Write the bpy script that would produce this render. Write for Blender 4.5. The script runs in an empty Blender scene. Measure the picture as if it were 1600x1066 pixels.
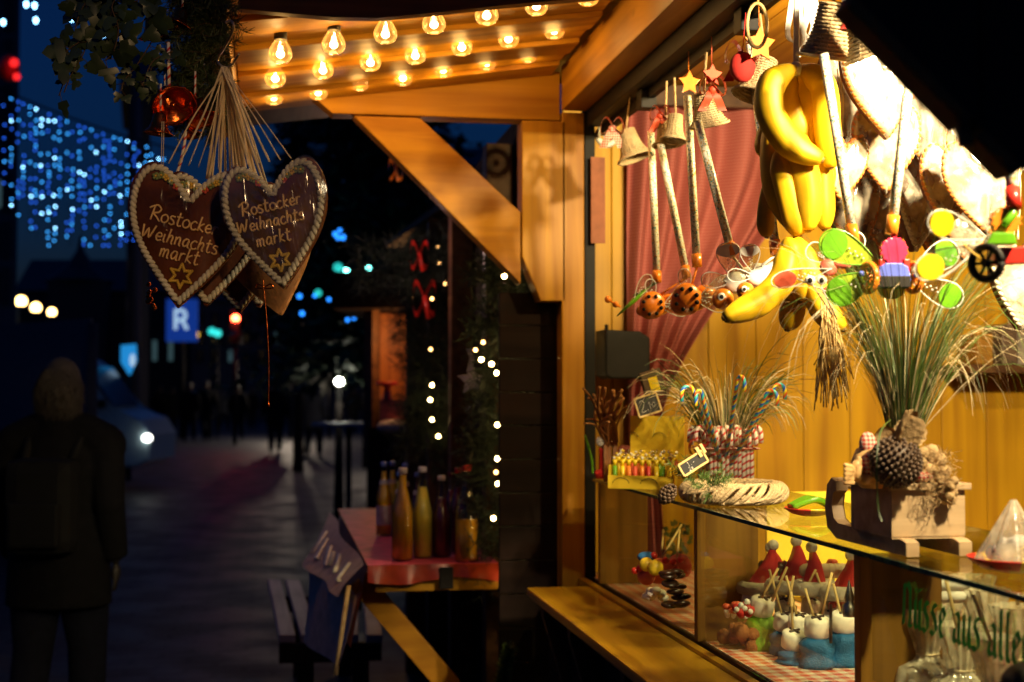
import bpy, bmesh, math, random
from mathutils import Vector, Matrix, Euler, noise
random.seed(7)
V = Vector
sc = bpy.context.scene
col = sc.collection
PI = math.pi
# ------------------------------------------------------------------ camera frame
F = 1600 * 50 / 36.0
TH = math.atan(370 / F); PH = math.atan(79 / F)
CAM = V((0, 0, 1.5))
fwd = V((math.sin(TH) * math.cos(PH), math.cos(TH) * math.cos(PH), math.sin(PH)))
rgt = V((math.cos(TH), -math.sin(TH), 0))
upv = rgt.cross(fwd)
def ray(px, py): return fwd + rgt * ((px - 800) / F) + upv * ((533 - py) / F)
def W(px, py, d): return CAM + ray(px, py) * d
def WX(px, py, x): r = ray(px, py); return CAM + r * ((x - CAM.x) / r.x)
def WY(px, py, y): r = ray(px, py); return CAM + r * ((y - CAM.y) / r.y)
def WZ(px, py, z): r = ray(px, py); return CAM + r * ((z - CAM.z) / r.z)
def rnd(a, b): return random.uniform(a, b)
# ------------------------------------------------------------------ materials
def nm(name):
    m = bpy.data.materials.new(name); m.use_nodes = True
    nt = m.node_tree; b = nt.nodes['Principled BSDF']
    return m, nt, b
def N(nt, t, **kw):
    n = nt.nodes.new(t)
    for k, v in kw.items():
        if k in n.inputs: n.inputs[k].default_value = v
        else: setattr(n, k, v)
    return n
def setp(b, **kw):
    for k, v in kw.items():
        k = k.replace('_', ' ')
        if k in b.inputs: b.inputs[k].default_value = v
def c4(c, k=1): return (c[0] * k, c[1] * k, c[2] * k, 1)
def mat(name, c, rough=.5, metal=0, var=.25, ns=30, bump=.0, bs=None, c2=None, **kw):
    m, nt, b = nm(name)
    tc = N(nt, 'ShaderNodeTexCoord'); no = N(nt, 'ShaderNodeTexNoise', Scale=ns, Detail=4.0)
    nt.links.new(tc.outputs['Object'], no.inputs['Vector'])
    r = N(nt, 'ShaderNodeValToRGB'); e = r.color_ramp.elements
    e[0].position = .3; e[1].position = .7
    e[0].color = c4(c, 1 - var); e[1].color = c4(c2 or tuple(min(1, x * (1 + var * .6)) for x in c))
    nt.links.new(no.outputs['Fac'], r.inputs['Fac']); nt.links.new(r.outputs['Color'], b.inputs['Base Color'])
    setp(b, Roughness=rough, Metallic=metal, **kw)
    if bump:
        n2 = N(nt, 'ShaderNodeTexNoise', Scale=bs or ns * 2, Detail=5.0); nt.links.new(tc.outputs['Object'], n2.inputs['Vector'])
        bp = N(nt, 'ShaderNodeBump', Strength=bump, Distance=.004)
        nt.links.new(n2.outputs['Fac'], bp.inputs['Height']); nt.links.new(bp.outputs['Normal'], b.inputs['Normal'])
    return m
def wood(name, ca, cb, axis=0, rough=.45, grain=26, knots=True, stretch=.045, coat=0):
    m, nt, b = nm(name)
    tc = N(nt, 'ShaderNodeTexCoord'); mp = N(nt, 'ShaderNodeMapping')
    s = [1, 1, 1]; s[axis] = stretch; mp.inputs['Scale'].default_value = s
    nt.links.new(tc.outputs['Object'], mp.inputs['Vector'])
    no = N(nt, 'ShaderNodeTexNoise', Scale=grain, Detail=6.0, Roughness=.6, Distortion=.6)
    nt.links.new(mp.outputs['Vector'], no.inputs['Vector'])
    # growth rings: noise pushed through a saw
    n2 = N(nt, 'ShaderNodeTexNoise', Scale=grain * .28, Detail=2.0); nt.links.new(mp.outputs['Vector'], n2.inputs['Vector'])
    mu = N(nt, 'ShaderNodeMath', operation='MULTIPLY'); mu.inputs[1].default_value = 26; nt.links.new(n2.outputs['Fac'], mu.inputs[0])
    si = N(nt, 'ShaderNodeMath', operation='SINE'); nt.links.new(mu.outputs[0], si.inputs[0])
    ma = N(nt, 'ShaderNodeMath', operation='MULTIPLY_ADD'); ma.inputs[1].default_value = .16; nt.links.new(si.outputs[0], ma.inputs[0]); nt.links.new(no.outputs['Fac'], ma.inputs[2])
    r = N(nt, 'ShaderNodeValToRGB'); e = r.color_ramp.elements
    e[0].position = .25; e[1].position = .72; e[0].color = c4(cb); e[1].color = c4(ca)
    nt.links.new(ma.outputs[0], r.inputs['Fac'])
    big = N(nt, 'ShaderNodeTexNoise', Scale=2.2, Detail=2.0); nt.links.new(tc.outputs['Object'], big.inputs['Vector'])
    bm_ = N(nt, 'ShaderNodeMapRange'); bm_.inputs['From Min'].default_value = .3; bm_.inputs['From Max'].default_value = .7
    bm_.inputs['To Min'].default_value = .72; bm_.inputs['To Max'].default_value = 1.12
    nt.links.new(big.outputs['Fac'], bm_.inputs['Value'])
    mx = N(nt, 'ShaderNodeMix', data_type='RGBA', blend_type='MULTIPLY'); mx.inputs[0].default_value = 1
    nt.links.new(r.outputs['Color'], mx.inputs[6]); nt.links.new(bm_.outputs[0], mx.inputs[7])
    out = mx.outputs[2]
    if knots:
        m2 = N(nt, 'ShaderNodeMapping'); s2 = [1, 1, 1]; s2[axis] = .55; s2[0 if axis == 1 else 1] = .04; m2.inputs['Scale'].default_value = s2
        m2.inputs['Location'].default_value = (random.random() * 3, random.random() * 3, random.random() * 3)
        nt.links.new(tc.outputs['Object'], m2.inputs['Vector'])
        vo = N(nt, 'ShaderNodeTexVoronoi', Scale=4.2); nt.links.new(m2.outputs['Vector'], vo.inputs['Vector'])
        mr = N(nt, 'ShaderNodeMapRange', interpolation_type='SMOOTHSTEP'); mr.inputs['From Min'].default_value = .025; mr.inputs['From Max'].default_value = .085
        mr.inputs['To Min'].default_value = .22; mr.inputs['To Max'].default_value = 1
        nt.links.new(vo.outputs['Distance'], mr.inputs['Value'])
        mk = N(nt, 'ShaderNodeMix', data_type='RGBA', blend_type='MULTIPLY'); mk.inputs[0].default_value = 1
        nt.links.new(out, mk.inputs[6]); nt.links.new(mr.outputs[0], mk.inputs[7]); out = mk.outputs[2]
    nt.links.new(out, b.inputs['Base Color']); b.inputs['Specular IOR Level'].default_value = .22
    bp = N(nt, 'ShaderNodeBump', Strength=.35, Distance=.0015); nt.links.new(ma.outputs[0], bp.inputs['Height']); nt.links.new(bp.outputs['Normal'], b.inputs['Normal'])
    rr = N(nt, 'ShaderNodeMapRange'); rr.inputs['To Min'].default_value = rough + .12; rr.inputs['To Max'].default_value = rough - .1
    nt.links.new(no.outputs['Fac'], rr.inputs['Value']); nt.links.new(rr.outputs[0], b.inputs['Roughness'])
    if coat: setp(b, Coat_Weight=coat, Coat_Roughness=.18)
    return m
def emit(name, c, s, base=None):
    m, nt, b = nm(name)
    no = N(nt, 'ShaderNodeTexNoise', Scale=9.0)
    r = N(nt, 'ShaderNodeValToRGB'); r.color_ramp.elements[0].color = c4(c, .85); r.color_ramp.elements[1].color = c4(c)
    nt.links.new(no.outputs['Fac'], r.inputs['Fac'])
    setp(b, Base_Color=c4(base or c, .5)); nt.links.new(r.outputs['Color'], b.inputs['Emission Color']); setp(b, Emission_Strength=s, Roughness=.5)
    return m
def film(name, tint=(1, 1, 1), refl=.12, rough=.06, bump=.6, bs=40, stretch=(1, 1, .18), glow=None, fr=.75, white_glare=0):
    m = bpy.data.materials.new(name); m.use_nodes = True; nt = m.node_tree; nt.nodes.clear()
    o = N(nt, 'ShaderNodeOutputMaterial'); t = N(nt, 'ShaderNodeBsdfTransparent', Color=c4(tint))
    g = N(nt, 'ShaderNodeBsdfGlossy', Color=(1, 1, 1, 1), Roughness=rough); mx = N(nt, 'ShaderNodeMixShader')
    lw = N(nt, 'ShaderNodeLayerWeight', Blend=.25)
    ad = N(nt, 'ShaderNodeMath', operation='MULTIPLY_ADD'); ad.inputs[1].default_value = fr; ad.inputs[2].default_value = refl
    ad.use_clamp = True
    nt.links.new(lw.outputs['Fresnel'], ad.inputs[0]); nt.links.new(ad.outputs[0], mx.inputs[0])
    nt.links.new(t.outputs[0], mx.inputs[1]); nt.links.new(g.outputs[0], mx.inputs[2])
    if bump:
        tc = N(nt, 'ShaderNodeTexCoord'); mp = N(nt, 'ShaderNodeMapping'); mp.inputs['Scale'].default_value = stretch
        no = N(nt, 'ShaderNodeTexNoise', Scale=bs, Detail=3.0); bp = N(nt, 'ShaderNodeBump', Strength=bump, Distance=.004)
        nt.links.new(tc.outputs['Object'], mp.inputs[0]); nt.links.new(mp.outputs[0], no.inputs['Vector'])
        nt.links.new(no.outputs['Fac'], bp.inputs['Height']); nt.links.new(bp.outputs['Normal'], g.inputs['Normal']); nt.links.new(bp.outputs['Normal'], lw.inputs['Normal'])
    out = mx.outputs[0]
    if white_glare:  # diffuse white patches mixed in, standing in for glare on the film
        df = N(nt, 'ShaderNodeBsdfDiffuse', Color=(.88, .78, .6, 1)); m2 = N(nt, 'ShaderNodeMixShader'); n9 = N(nt, 'ShaderNodeTexNoise', Scale=26.0, Detail=4.0); mr = N(nt, 'ShaderNodeMapRange')
        mr.inputs['From Min'].default_value = .42; mr.inputs['From Max'].default_value = .66; mr.inputs['To Min'].default_value = white_glare * .35; mr.inputs['To Max'].default_value = white_glare
        nt.links.new(tc.outputs['Object'], n9.inputs['Vector']); nt.links.new(n9.outputs['Fac'], mr.inputs['Value']); nt.links.new(mr.outputs[0], m2.inputs[0]); nt.links.new(out, m2.inputs[1]); nt.links.new(df.outputs[0], m2.inputs[2]); out = m2.outputs[0]
    if glow:
        e = N(nt, 'ShaderNodeEmission', Color=c4(glow[0]), Strength=glow[1]); a = N(nt, 'ShaderNodeAddShader')
        nt.links.new(out, a.inputs[0]); nt.links.new(e.outputs[0], a.inputs[1]); out = a.outputs[0]
    nt.links.new(out, o.inputs['Surface'])
    return m
def gingham(name, ca, cb, scale, ax=(0, 2), rough=.8):
    m, nt, b = nm(name)
    tc = N(nt, 'ShaderNodeTexCoord'); sp = N(nt, 'ShaderNodeSeparateXYZ'); nt.links.new(tc.outputs['UV' if ax is None else 'Object'], sp.inputs[0])
    fs = []
    for a in (ax or (0, 1)):
        mu = N(nt, 'ShaderNodeMath', operation='MULTIPLY'); mu.inputs[1].default_value = scale; nt.links.new(sp.outputs[a], mu.inputs[0])
        fr = N(nt, 'ShaderNodeMath', operation='FRACT'); nt.links.new(mu.outputs[0], fr.inputs[0])
        gt = N(nt, 'ShaderNodeMath', operation='GREATER_THAN'); gt.inputs[1].default_value = .5; nt.links.new(fr.outputs[0], gt.inputs[0]); fs.append(gt)
    ad = N(nt, 'ShaderNodeMath', operation='ADD'); nt.links.new(fs[0].outputs[0], ad.inputs[0]); nt.links.new(fs[1].outputs[0], ad.inputs[1])
    hf = N(nt, 'ShaderNodeMath', operation='MULTIPLY'); hf.inputs[1].default_value = .5; nt.links.new(ad.outputs[0], hf.inputs[0])
    mx = N(nt, 'ShaderNodeMix', data_type='RGBA'); mx.inputs[6].default_value = c4(ca); mx.inputs[7].default_value = c4(cb)
    nt.links.new(hf.outputs[0], mx.inputs[0]); nt.links.new(mx.outputs[2], b.inputs['Base Color']); setp(b, Roughness=rough)
    return m
def stripe(name, ca, cb, scale, axis=2, twist=6, rough=.35):
    # helical stripes round the object's local z axis
    m, nt, b = nm(name)
    tc = N(nt, 'ShaderNodeTexCoord'); sp = N(nt, 'ShaderNodeSeparateXYZ'); nt.links.new(tc.outputs['UV'], sp.inputs[0])
    a = N(nt, 'ShaderNodeMath', operation='MULTIPLY_ADD'); a.inputs[1].default_value = scale; nt.links.new(sp.outputs[1], a.inputs[0]); nt.links.new(sp.outputs[0], a.inputs[2])
    fr = N(nt, 'ShaderNodeMath', operation='FRACT'); nt.links.new(a.outputs[0], fr.inputs[0])
    r = N(nt, 'ShaderNodeValToRGB'); r.color_ramp.interpolation = 'CONSTANT'; e = r.color_ramp.elements
    cols = ca if isinstance(ca, list) else [ca, cb]
    e[0].color = c4(cols[0]); e[1].position = 1 / len(cols); e[1].color = c4(cols[1])
    for i in range(2, len(cols)):
        x = e.new(i / len(cols)); x.color = c4(cols[i])
    nt.links.new(fr.outputs[0], r.inputs['Fac']); nt.links.new(r.outputs['Color'], b.inputs['Base Color']); setp(b, Roughness=rough, Coat_Weight=.3)
    return m
def confetti(name, base, scale=380):
    m, nt, b = nm(name)
    tc = N(nt, 'ShaderNodeTexCoord'); vo = N(nt, 'ShaderNodeTexVoronoi', Scale=scale); nt.links.new(tc.outputs['Object'], vo.inputs['Vector'])
    hs = N(nt, 'ShaderNodeSeparateColor'); nt.links.new(vo.outputs['Color'], hs.inputs[0])
    r = N(nt, 'ShaderNodeValToRGB'); r.color_ramp.interpolation = 'CONSTANT'; e = r.color_ramp.elements
    e[0].color = c4(base); e[1].position = .68; e[1].color = (.08, .34, .34, 1)
    for p, c in ((.77, (.75, .45, .05)), (.87, (.45, .38, .25)), (.93, (.8, .72, .5))):
        x = e.new(p); x.color = c4(c)
    nt.links.new(hs.outputs[0], r.inputs['Fac']); nt.links.new(r.outputs['Color'], b.inputs['Base Color']); setp(b, Roughness=.3, Coat_Weight=.4)
    return m
# ------------------------------------------------------------------ mesh builder
def frame_from(d, hint=V((0, 0, 1))):
    d = d.normalized()
    if abs(d.dot(hint)) > .95: hint = V((1, 0, 0))
    u = d.cross(hint).normalized(); v = u.cross(d).normalized()
    return u, v
class MB:
    def __init__(s): s.bm = bmesh.new(); s.uv = s.bm.loops.layers.uv.new('UVMap')
    def face(s, vs, mi=0, sm=False, uvs=None):
        try: f = s.bm.faces.new(vs)
        except ValueError: return None
        f.material_index = mi; f.smooth = sm
        if uvs:
            for l, u in zip(f.loops, uvs): l[s.uv].uv = u
        return f
    def box(s, lo, hi, mi=0, bev=0, M=None):
        pts = [V((x, y, z)) for z in (lo[2], hi[2]) for y in (lo[1], hi[1]) for x in (lo[0], hi[0])]
        if M is not None: pts = [M @ p for p in pts]
        return s.hexa(pts, mi, bev)
    def hexa(s, p, mi=0, bev=0):
        v = [s.bm.verts.new(q) for q in p]
        fs = [s.face([v[i] for i in q], mi) for q in ((0, 2, 3, 1), (4, 5, 7, 6), (0, 1, 5, 4), (2, 6, 7, 3), (0, 4, 6, 2), (1, 3, 7, 5))]
        if bev:
            es = set(e for f in fs for e in f.edges)
            r = bmesh.ops.bevel(s.bm, geom=list(es), offset=bev, segments=2, affect='EDGES', profile=.6)
            for f in r['faces']: f.material_index = mi
        return s
    def bar(s, a, b, w, h, mi=0, bev=0, hint=V((0, 0, 1))):
        a, b = V(a), V(b); d = b - a; u, v = frame_from(d, hint)
        p = []
        for q in (a, b):
            for j in (-1, 1):
                for i in (-1, 1): p.append(q + u * (i * w / 2) + v * (j * h / 2))
        return s.hexa(p, mi, bev)
    def tube(s, pts, r, n=8, mi=0, cap=True, sm=True, flat=1, vlen=1, ridge=0):
        pts = [V(p) for p in pts]; k = len(pts)
        rs = r if isinstance(r, (list, tuple)) else [r] * k
        rings = []; L = 0; ls = []
        u = None
        for i in range(k):
            d = (pts[min(i + 1, k - 1)] - pts[max(i - 1, 0)])
            if d.length < 1e-9: d = V((0, 0, 1))
            d.normalize()
            if u is None: u, v = frame_from(d)
            else:
                u = (u - d * u.dot(d)); u = u.normalized() if u.length > 1e-6 else frame_from(d)[0]
                v = u.cross(d)
            if i: L += (pts[i] - pts[i - 1]).length
            ls.append(L * vlen)
            rings.append([s.bm.verts.new(pts[i] + (u * math.cos(a) + v * math.sin(a) * flat) * max(rs[i] * (1 + ridge * math.cos(5 * a)), 1e-5)) for a in [2 * PI * j / n for j in range(n)]])
        for i in range(k - 1):
            for j in range(n):
                j2 = (j + 1) % n
                s.face([rings[i][j], rings[i][j2], rings[i + 1][j2], rings[i + 1][j]], mi, sm,
                       [(j / n, ls[i]), ((j + 1) / n, ls[i]), ((j + 1) / n, ls[i + 1]), (j / n, ls[i + 1])])
        if cap:
            s.face(rings[0][::-1], mi); s.face(rings[-1], mi)
        return s
    def lathe(s, prof, M=None, n=20, mi=0, sm=True, cap=True, sx=1, sy=1):
        M = M or Matrix(); rings = []
        for r, z in prof:
            rings.append([s.bm.verts.new(M @ V((math.cos(a) * r * sx, math.sin(a) * r * sy, z))) for a in [2 * PI * j / n for j in range(n)]])
        for i in range(len(rings) - 1):
            for j in range(n):
                j2 = (j + 1) % n
                s.face([rings[i][j], rings[i][j2], rings[i + 1][j2], rings[i + 1][j]], mi, sm, [(j / n, prof[i][1]), ((j + 1) / n, prof[i][1]), ((j + 1) / n, prof[i + 1][1]), (j / n, prof[i + 1][1])])
        if cap:
            s.face(rings[0][::-1], mi, sm); s.face(rings[-1], mi, sm)
        return s
    def sph(s, c, r, mi=0, n=12, M=None, jit=0):
        c = V(c); r = (r, r, r) if isinstance(r, (int, float)) else r
        m = max(4, n // 2 + 1); M = M or Matrix(); vs = []
        top = s.bm.verts.new(c + M @ V((0, 0, r[2]))); bot = s.bm.verts.new(c + M @ V((0, 0, -r[2])))
        for i in range(1, m):
            t = PI * i / m
            vs.append([s.bm.verts.new(c + M @ V((r[0] * math.sin(t) * math.cos(2 * PI * j / n), r[1] * math.sin(t) * math.sin(2 * PI * j / n), r[2] * math.cos(t))) * (1 if not jit else 1) + (V((rnd(-jit, jit), rnd(-jit, jit), rnd(-jit, jit))) if jit else V())) for j in range(n)])
        for j in range(n):
            j2 = (j + 1) % n
            s.face([top, vs[0][j], vs[0][j2]], mi, True); s.face([bot, vs[-1][j2], vs[-1][j]], mi, True)
            for i in range(m - 2): s.face([vs[i][j], vs[i + 1][j], vs[i + 1][j2], vs[i][j2]], mi, True)
        return s
    def prism(s, poly, o, u, v, th, mi=0, bev=0, sm=False):
        # poly in (u,v), extruded by th along u x v from o
        o, u, v = V(o), V(u), V(v); w = u.cross(v).normalized() * th
        a = [s.bm.verts.new(o + u * p[0] + v * p[1]) for p in poly]; b = [s.bm.verts.new(o + u * p[0] + v * p[1] + w) for p in poly]
        fs = [s.face(a[::-1], mi, sm), s.face(b, mi, sm)]; k = len(a)
        for i in range(k): fs.append(s.face([a[i], a[(i + 1) % k], b[(i + 1) % k], b[i]], mi, sm))
        if bev:
            es = set(e for f in fs[:2] if f for e in f.edges)
            r = bmesh.ops.bevel(s.bm, geom=list(es), offset=bev, segments=3, affect='EDGES', profile=.5)
            for f in r['faces']: f.material_index = mi; f.smooth = sm
        return s
    def ribbon(s, pts, w, side, mi=0):
        pts = [V(p) for p in pts]; k = len(pts); side = V(side); pr = None
        for i, p in enumerate(pts):
            ww = (w[i] if isinstance(w, (list, tuple)) else w) / 2
            a, b = s.bm.verts.new(p - side * ww), s.bm.verts.new(p + side * ww)
            if pr: s.face([pr[0], pr[1], b, a], mi, True)
            pr = (a, b)
        return s
    def leaf(s, p, d, n, L, w, mi=0, lobes=False):
        d = d.normalized(); sd = d.cross(n); sd = sd.normalized() if sd.length > 1e-6 else frame_from(d)[0]
        if lobes: o = [(0, 0), (-.45, .02), (-.55, .35), (-.28, .45), (-.3, .7), (0, 1), (.3, .7), (.28, .45), (.55, .35), (.45, .02)]
        else: o = [(0, 0), (-.5, .4), (0, 1), (.5, .4)]
        c = s.bm.verts.new(p + d * L * .4 + n * L * .08)
        vs = [s.bm.verts.new(p + d * (y * L) + sd * (x * w)) for x, y in o]
        for i in range(len(vs)): s.face([c, vs[i], vs[(i + 1) % len(vs)]], mi, True)
        return s
    def grid(s, fn, nu, nv, mi=0, sm=True, th=None, uvs=(1, 1)):
        g = [[s.bm.verts.new(fn(i / nu, j / nv)) for j in range(nv + 1)] for i in range(nu + 1)]
        for i in range(nu):
            for j in range(nv):
                s.face([g[i][j], g[i + 1][j], g[i + 1][j + 1], g[i][j + 1]], mi, sm, [(i / nu * uvs[0], j / nv * uvs[1]), ((i + 1) / nu * uvs[0], j / nv * uvs[1]), ((i + 1) / nu * uvs[0], (j + 1) / nv * uvs[1]), (i / nu * uvs[0], (j + 1) / nv * uvs[1])])
        return s
def part(name, mb, mats, parent=None, world=True):
    me = bpy.data.meshes.new(name)
    if world and parent is not None:
        o = parent.location.copy(); q = parent
        while q.parent: q = q.parent; o += q.location
        bmesh.ops.translate(mb.bm, verts=mb.bm.verts, vec=-o)
    bmesh.ops.recalc_face_normals(mb.bm, faces=mb.bm.faces)
    mb.bm.to_mesh(me); mb.bm.free()
    for m in (mats if isinstance(mats, (list, tuple)) else [mats]): me.materials.append(m)
    ob = bpy.data.objects.new(name, me); col.objects.link(ob)
    if parent is not None: ob.parent = parent
    return ob
def single(name, mb, mats, label, cat, group=None, kind=None):
    # a thing that is one mesh: origin at the middle of its base
    vs = [v.co for v in mb.bm.verts]
    lo = V((min(v.x for v in vs), min(v.y for v in vs), min(v.z for v in vs))); hi = V((max(v.x for v in vs), max(v.y for v in vs), max(v.z for v in vs)))
    o = V(((lo.x + hi.x) / 2, (lo.y + hi.y) / 2, lo.z))
    bmesh.ops.translate(mb.bm, verts=mb.bm.verts, vec=-o)
    ob = part(name, mb, mats, None); ob.location = o; tag(ob, label, cat, group, kind)
    return ob
def tag(o, label=None, cat=None, group=None, kind=None):
    if label: o['label'] = label
    if cat: o['category'] = cat
    if group: o['group'] = group
    if kind: o['kind'] = kind
    return o
def thing(name, label, cat, loc=(0, 0, 0), group=None, rot=None):
    o = bpy.data.objects.new(name, None); col.objects.link(o); o.location = loc; o.empty_display_size = .05
    if rot is not None: o.rotation_euler = rot
    return tag(o, label, cat, group)
def kids(o): return [c for c in bpy.data.objects if c.parent == o]
def dup(o, parent=None, label=None, loc=None, rot=None, group=None):
    ch = kids(o); c = o.copy(); col.objects.link(c)
    if parent: c.parent = parent
    if label: c['label'] = label
    if group: c['group'] = group
    if loc is not None: c.location = loc
    if rot is not None: c.rotation_euler = rot
    for k in ch: dup(k, c)
    return c
def point(name, loc, power, colr, r=.02, parent=None):
    l = bpy.data.lights.new(name, 'POINT'); l.energy = power; l.color = colr; l.shadow_soft_size = r
    o = bpy.data.objects.new(name, l); col.objects.link(o); o.location = loc
    if parent: o.parent = parent
    return o
def bake(ob, voxel, smooth=4):
    md = ob.modifiers.new('r', 'REMESH'); md.mode = 'VOXEL'; md.voxel_size = voxel; md.use_smooth_shade = True
    if smooth:
        ms = ob.modifiers.new('s', 'SMOOTH'); ms.iterations = smooth
    dg = bpy.context.evaluated_depsgraph_get(); dg.update()
    me = bpy.data.meshes.new_from_object(ob.evaluated_get(dg)); old = ob.data
    ob.modifiers.clear(); ob.data = me
    return ob
def catmull(p, k=5):
    p = [V(q) if len(q) == 3 else V((q[0], q[1], 0)) for q in p]; o = []
    for i in range(len(p) - 1):
        a, b, c, d = p[max(i - 1, 0)], p[i], p[i + 1], p[min(i + 2, len(p) - 1)]
        for j in range(k):
            t = j / k
            o.append(.5 * ((2 * b) + (c - a) * t + (2 * a - 5 * b + 4 * c - d) * t * t + (3 * b - a - 3 * c + d) * t ** 3))
    o.append(p[-1]); return o
# ------------------------------------------------------------------ palette
M = {}
M['wood'] = wood('stall_wood_across', (.56, .28, .018), (.33, .135, .008), 0)
M['woodz'] = wood('stall_wood_upright', (.56, .28, .018), (.33, .135, .008), 2)
M['woody'] = wood('stall_wood_along', (.54, .26, .018), (.31, .125, .008), 1)
M['woodbr'] = wood('stall_wood_brace', (.56, .26, .016), (.36, .14, .008), 0, stretch=.12)
M['fascia'] = wood('fascia_wood', (.3, .13, .03), (.17, .065, .015), 0)
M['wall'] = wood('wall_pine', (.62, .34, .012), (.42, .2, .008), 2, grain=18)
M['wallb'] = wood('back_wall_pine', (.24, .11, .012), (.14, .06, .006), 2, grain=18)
M['counter'] = wood('varnished_counter', (.5, .27, .012), (.3, .14, .008), 1, rough=.3, grain=22, coat=.4)
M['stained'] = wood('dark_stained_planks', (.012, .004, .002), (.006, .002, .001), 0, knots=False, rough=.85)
M['walnut'] = wood('brown_case_wood', (.36, .18, .03), (.19, .085, .014), 2, knots=False, grain=34)
M['darkwood'] = wood('dark_brown_wood', (.11, .05, .02), (.05, .022, .01), 1)
M['palewood'] = wood('greyed_pale_wood', (.58, .42, .24), (.4, .27, .14), 0, knots=False, grain=40)
M['black'] = mat('black_painted_metal', (.008, .007, .006), .6, Specular_IOR_Level=.2)
M['blackp'] = mat('black_plastic', (.012, .010, .009), .6, Specular_IOR_Level=.25)
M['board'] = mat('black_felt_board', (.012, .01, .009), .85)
M['wire'] = mat('steel_wire', (.55, .45, .3), .3, 1)
M['copper'] = mat('copper_foil', (.75, .17, .035), .24, 1, bump=.5, bs=60)
M['icing'] = mat('pale_icing', (.62, .56, .42), .5, bump=.25, bs=120)
M['icingw'] = mat('white_icing', (.8, .74, .6), .45, bump=.3, bs=120)
M['icingt'] = mat('cream_icing_writing', (.8, .5, .2), .5)
M['icingy'] = mat('yellow_icing', (.68, .42, .04), .5)
M['icingr'] = mat('red_icing', (.6, .08, .03), .5)
M['icingg'] = mat('green_icing', (.2, .24, .07), .5)
M['rim'] = mat('toasted_orange_rim', (.55, .2, .04), .5, bump=.4, bs=90)
M['ginger'] = mat('dark_gingerbread', (.12, .032, .009), .6, Specular_IOR_Level=.2, bump=.4, bs=70)
M['gingerl'] = mat('light_gingerbread', (.32, .13, .035), .6, bump=.5, bs=70)
M['film'] = film('clear_film', refl=.02, rough=.14, bump=.9, bs=38, fr=.22)
M['filmw'] = film('crinkled_film', refl=.22, rough=.16, bump=1, bs=30, stretch=(1, 1, .5), white_glare=.62)
M['films'] = film('streaky_film', refl=.10, rough=.16, bump=1, bs=80, stretch=(1, 1, .16), white_glare=.05, fr=.45)
M['bagfilm'] = film('bag_film', fr=.4, refl=.14, rough=.14, bump=1, bs=34, stretch=(1, 1, .35), white_glare=.85)
M['ribbon'] = mat('cream_ribbon', (.78, .62, .4), .35)
M['needle'] = mat('spruce_needles', (.05, .075, .018), .55, var=.5, ns=14)
M['needled'] = mat('dark_spruce_needles', (.012, .022, .012), .6, var=.5, ns=6)
M['ivy'] = mat('ivy_leaves', (.03, .05, .02), .35, var=.5, ns=20)
M['stem'] = mat('brown_stems', (.08, .045, .02), .7)
M['glass'] = film('clear_glass', tint=(.97, .985, .965), refl=.015, rough=.01, bump=0, fr=.22)
M['shelf'] = film('shelf_glass', tint=(.86, .9, .8), refl=.05, rough=.015, bump=0, fr=.5)
M['gedge'] = mat('green_glass_edge', (.05, .12, .08), .15, Coat_Weight=.5)
M['curtain'] = gingham('red_gingham_curtain', (.42, .14, .115), (.29, .05, .045), 95, None)
M['gingham'] = gingham('red_white_gingham', (.75, .62, .5), (.6, .03, .02), 160, (0, 2))
M['ginghamh'] = gingham('red_white_check_paper', (.75, .65, .52), (.62, .1, .04), 30, (0, 1), .3)
M['banana'] = mat('yellow_banana_skin', (.66, .40, .008), .5, var=.22, ns=22, Specular_IOR_Level=.35)
M['bananat'] = mat('brown_banana_tip', (.22, .12, .02), .6)
M['green'] = mat('green_plastic', (.12, .36, .01), .3, Coat_Weight=.4)
M['greend'] = mat('dark_green_paint', (.006, .6, .07), .5)
M['white'] = mat('white_plastic', (.78, .76, .7), .35)
M['yellow'] = mat('yellow_plastic', (.8, .58, .01), .3, Coat_Weight=.4)
M['orange'] = mat('orange_plastic', (.8, .22, .015), .3, Coat_Weight=.4)
M['pink'] = mat('pink_plastic', (.75, .03, .1), .25, Coat_Weight=.5)
M['red'] = mat('red_felt', (.5, .02, .015), .85)
M['redp'] = mat('red_gloss', (.6, .03, .02), .3)
M['blue'] = mat('blue_plastic', (.1, .14, .6), .35)
M['wing'] = film('clear_wing_plastic', tint=(.93, .95, .9), refl=.2, rough=.12, bump=.3, bs=60)
M['wingg'] = mat('green_tinted_wing', (.38, .55, .03), .3, Transmission_Weight=.35)
M['stick'] = confetti('confetti_paper_stick', (.9, .87, .76))
M['wicker'] = mat('wicker', (.5, .37, .2), .6, bump=1, bs=220)
M['straw'] = mat('straw', (.62, .43, .16), .6)
M['grass'] = mat('dry_green_grass', (.07, .13, .02), .5, var=.5)
M['grassp'] = mat('pale_dry_grass', (.58, .47, .27), .5, var=.3)
M['cane'] = stripe('red_white_candy', [(.85, .76, .66), (.85, .76, .66), (.62, .04, .03)], None, 60)
M['canem'] = stripe('rainbow_candy', [(.02, .12, .6), (.75, .6, .02), (.65, .1, .02), (.02, .4, .35)], None, 30)
M['slate'] = mat('chalkboard', (.015, .015, .015), .7)
M['chalk'] = mat('chalk', (.85, .82, .75), .9)
M['ybox'] = mat('yellow_card', (.82, .58, .03), .45, var=.05)
M['choc'] = mat('dark_chocolate', (.035, .014, .008), .3, bump=.3)
M['marsh'] = mat('marshmallow', (.85, .8, .72), .7)
M['fur'] = mat('white_fur_trim', (.55, .48, .4), .95, bump=1, bs=90)
M['beige'] = mat('beige_icing', (.5, .37, .23), .5)
M['pig'] = mat('pink_marzipan', (.72, .15, .1), .5)
M['pack'] = mat('packthread', (.5, .34, .16), .9, bump=1, bs=150)
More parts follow.
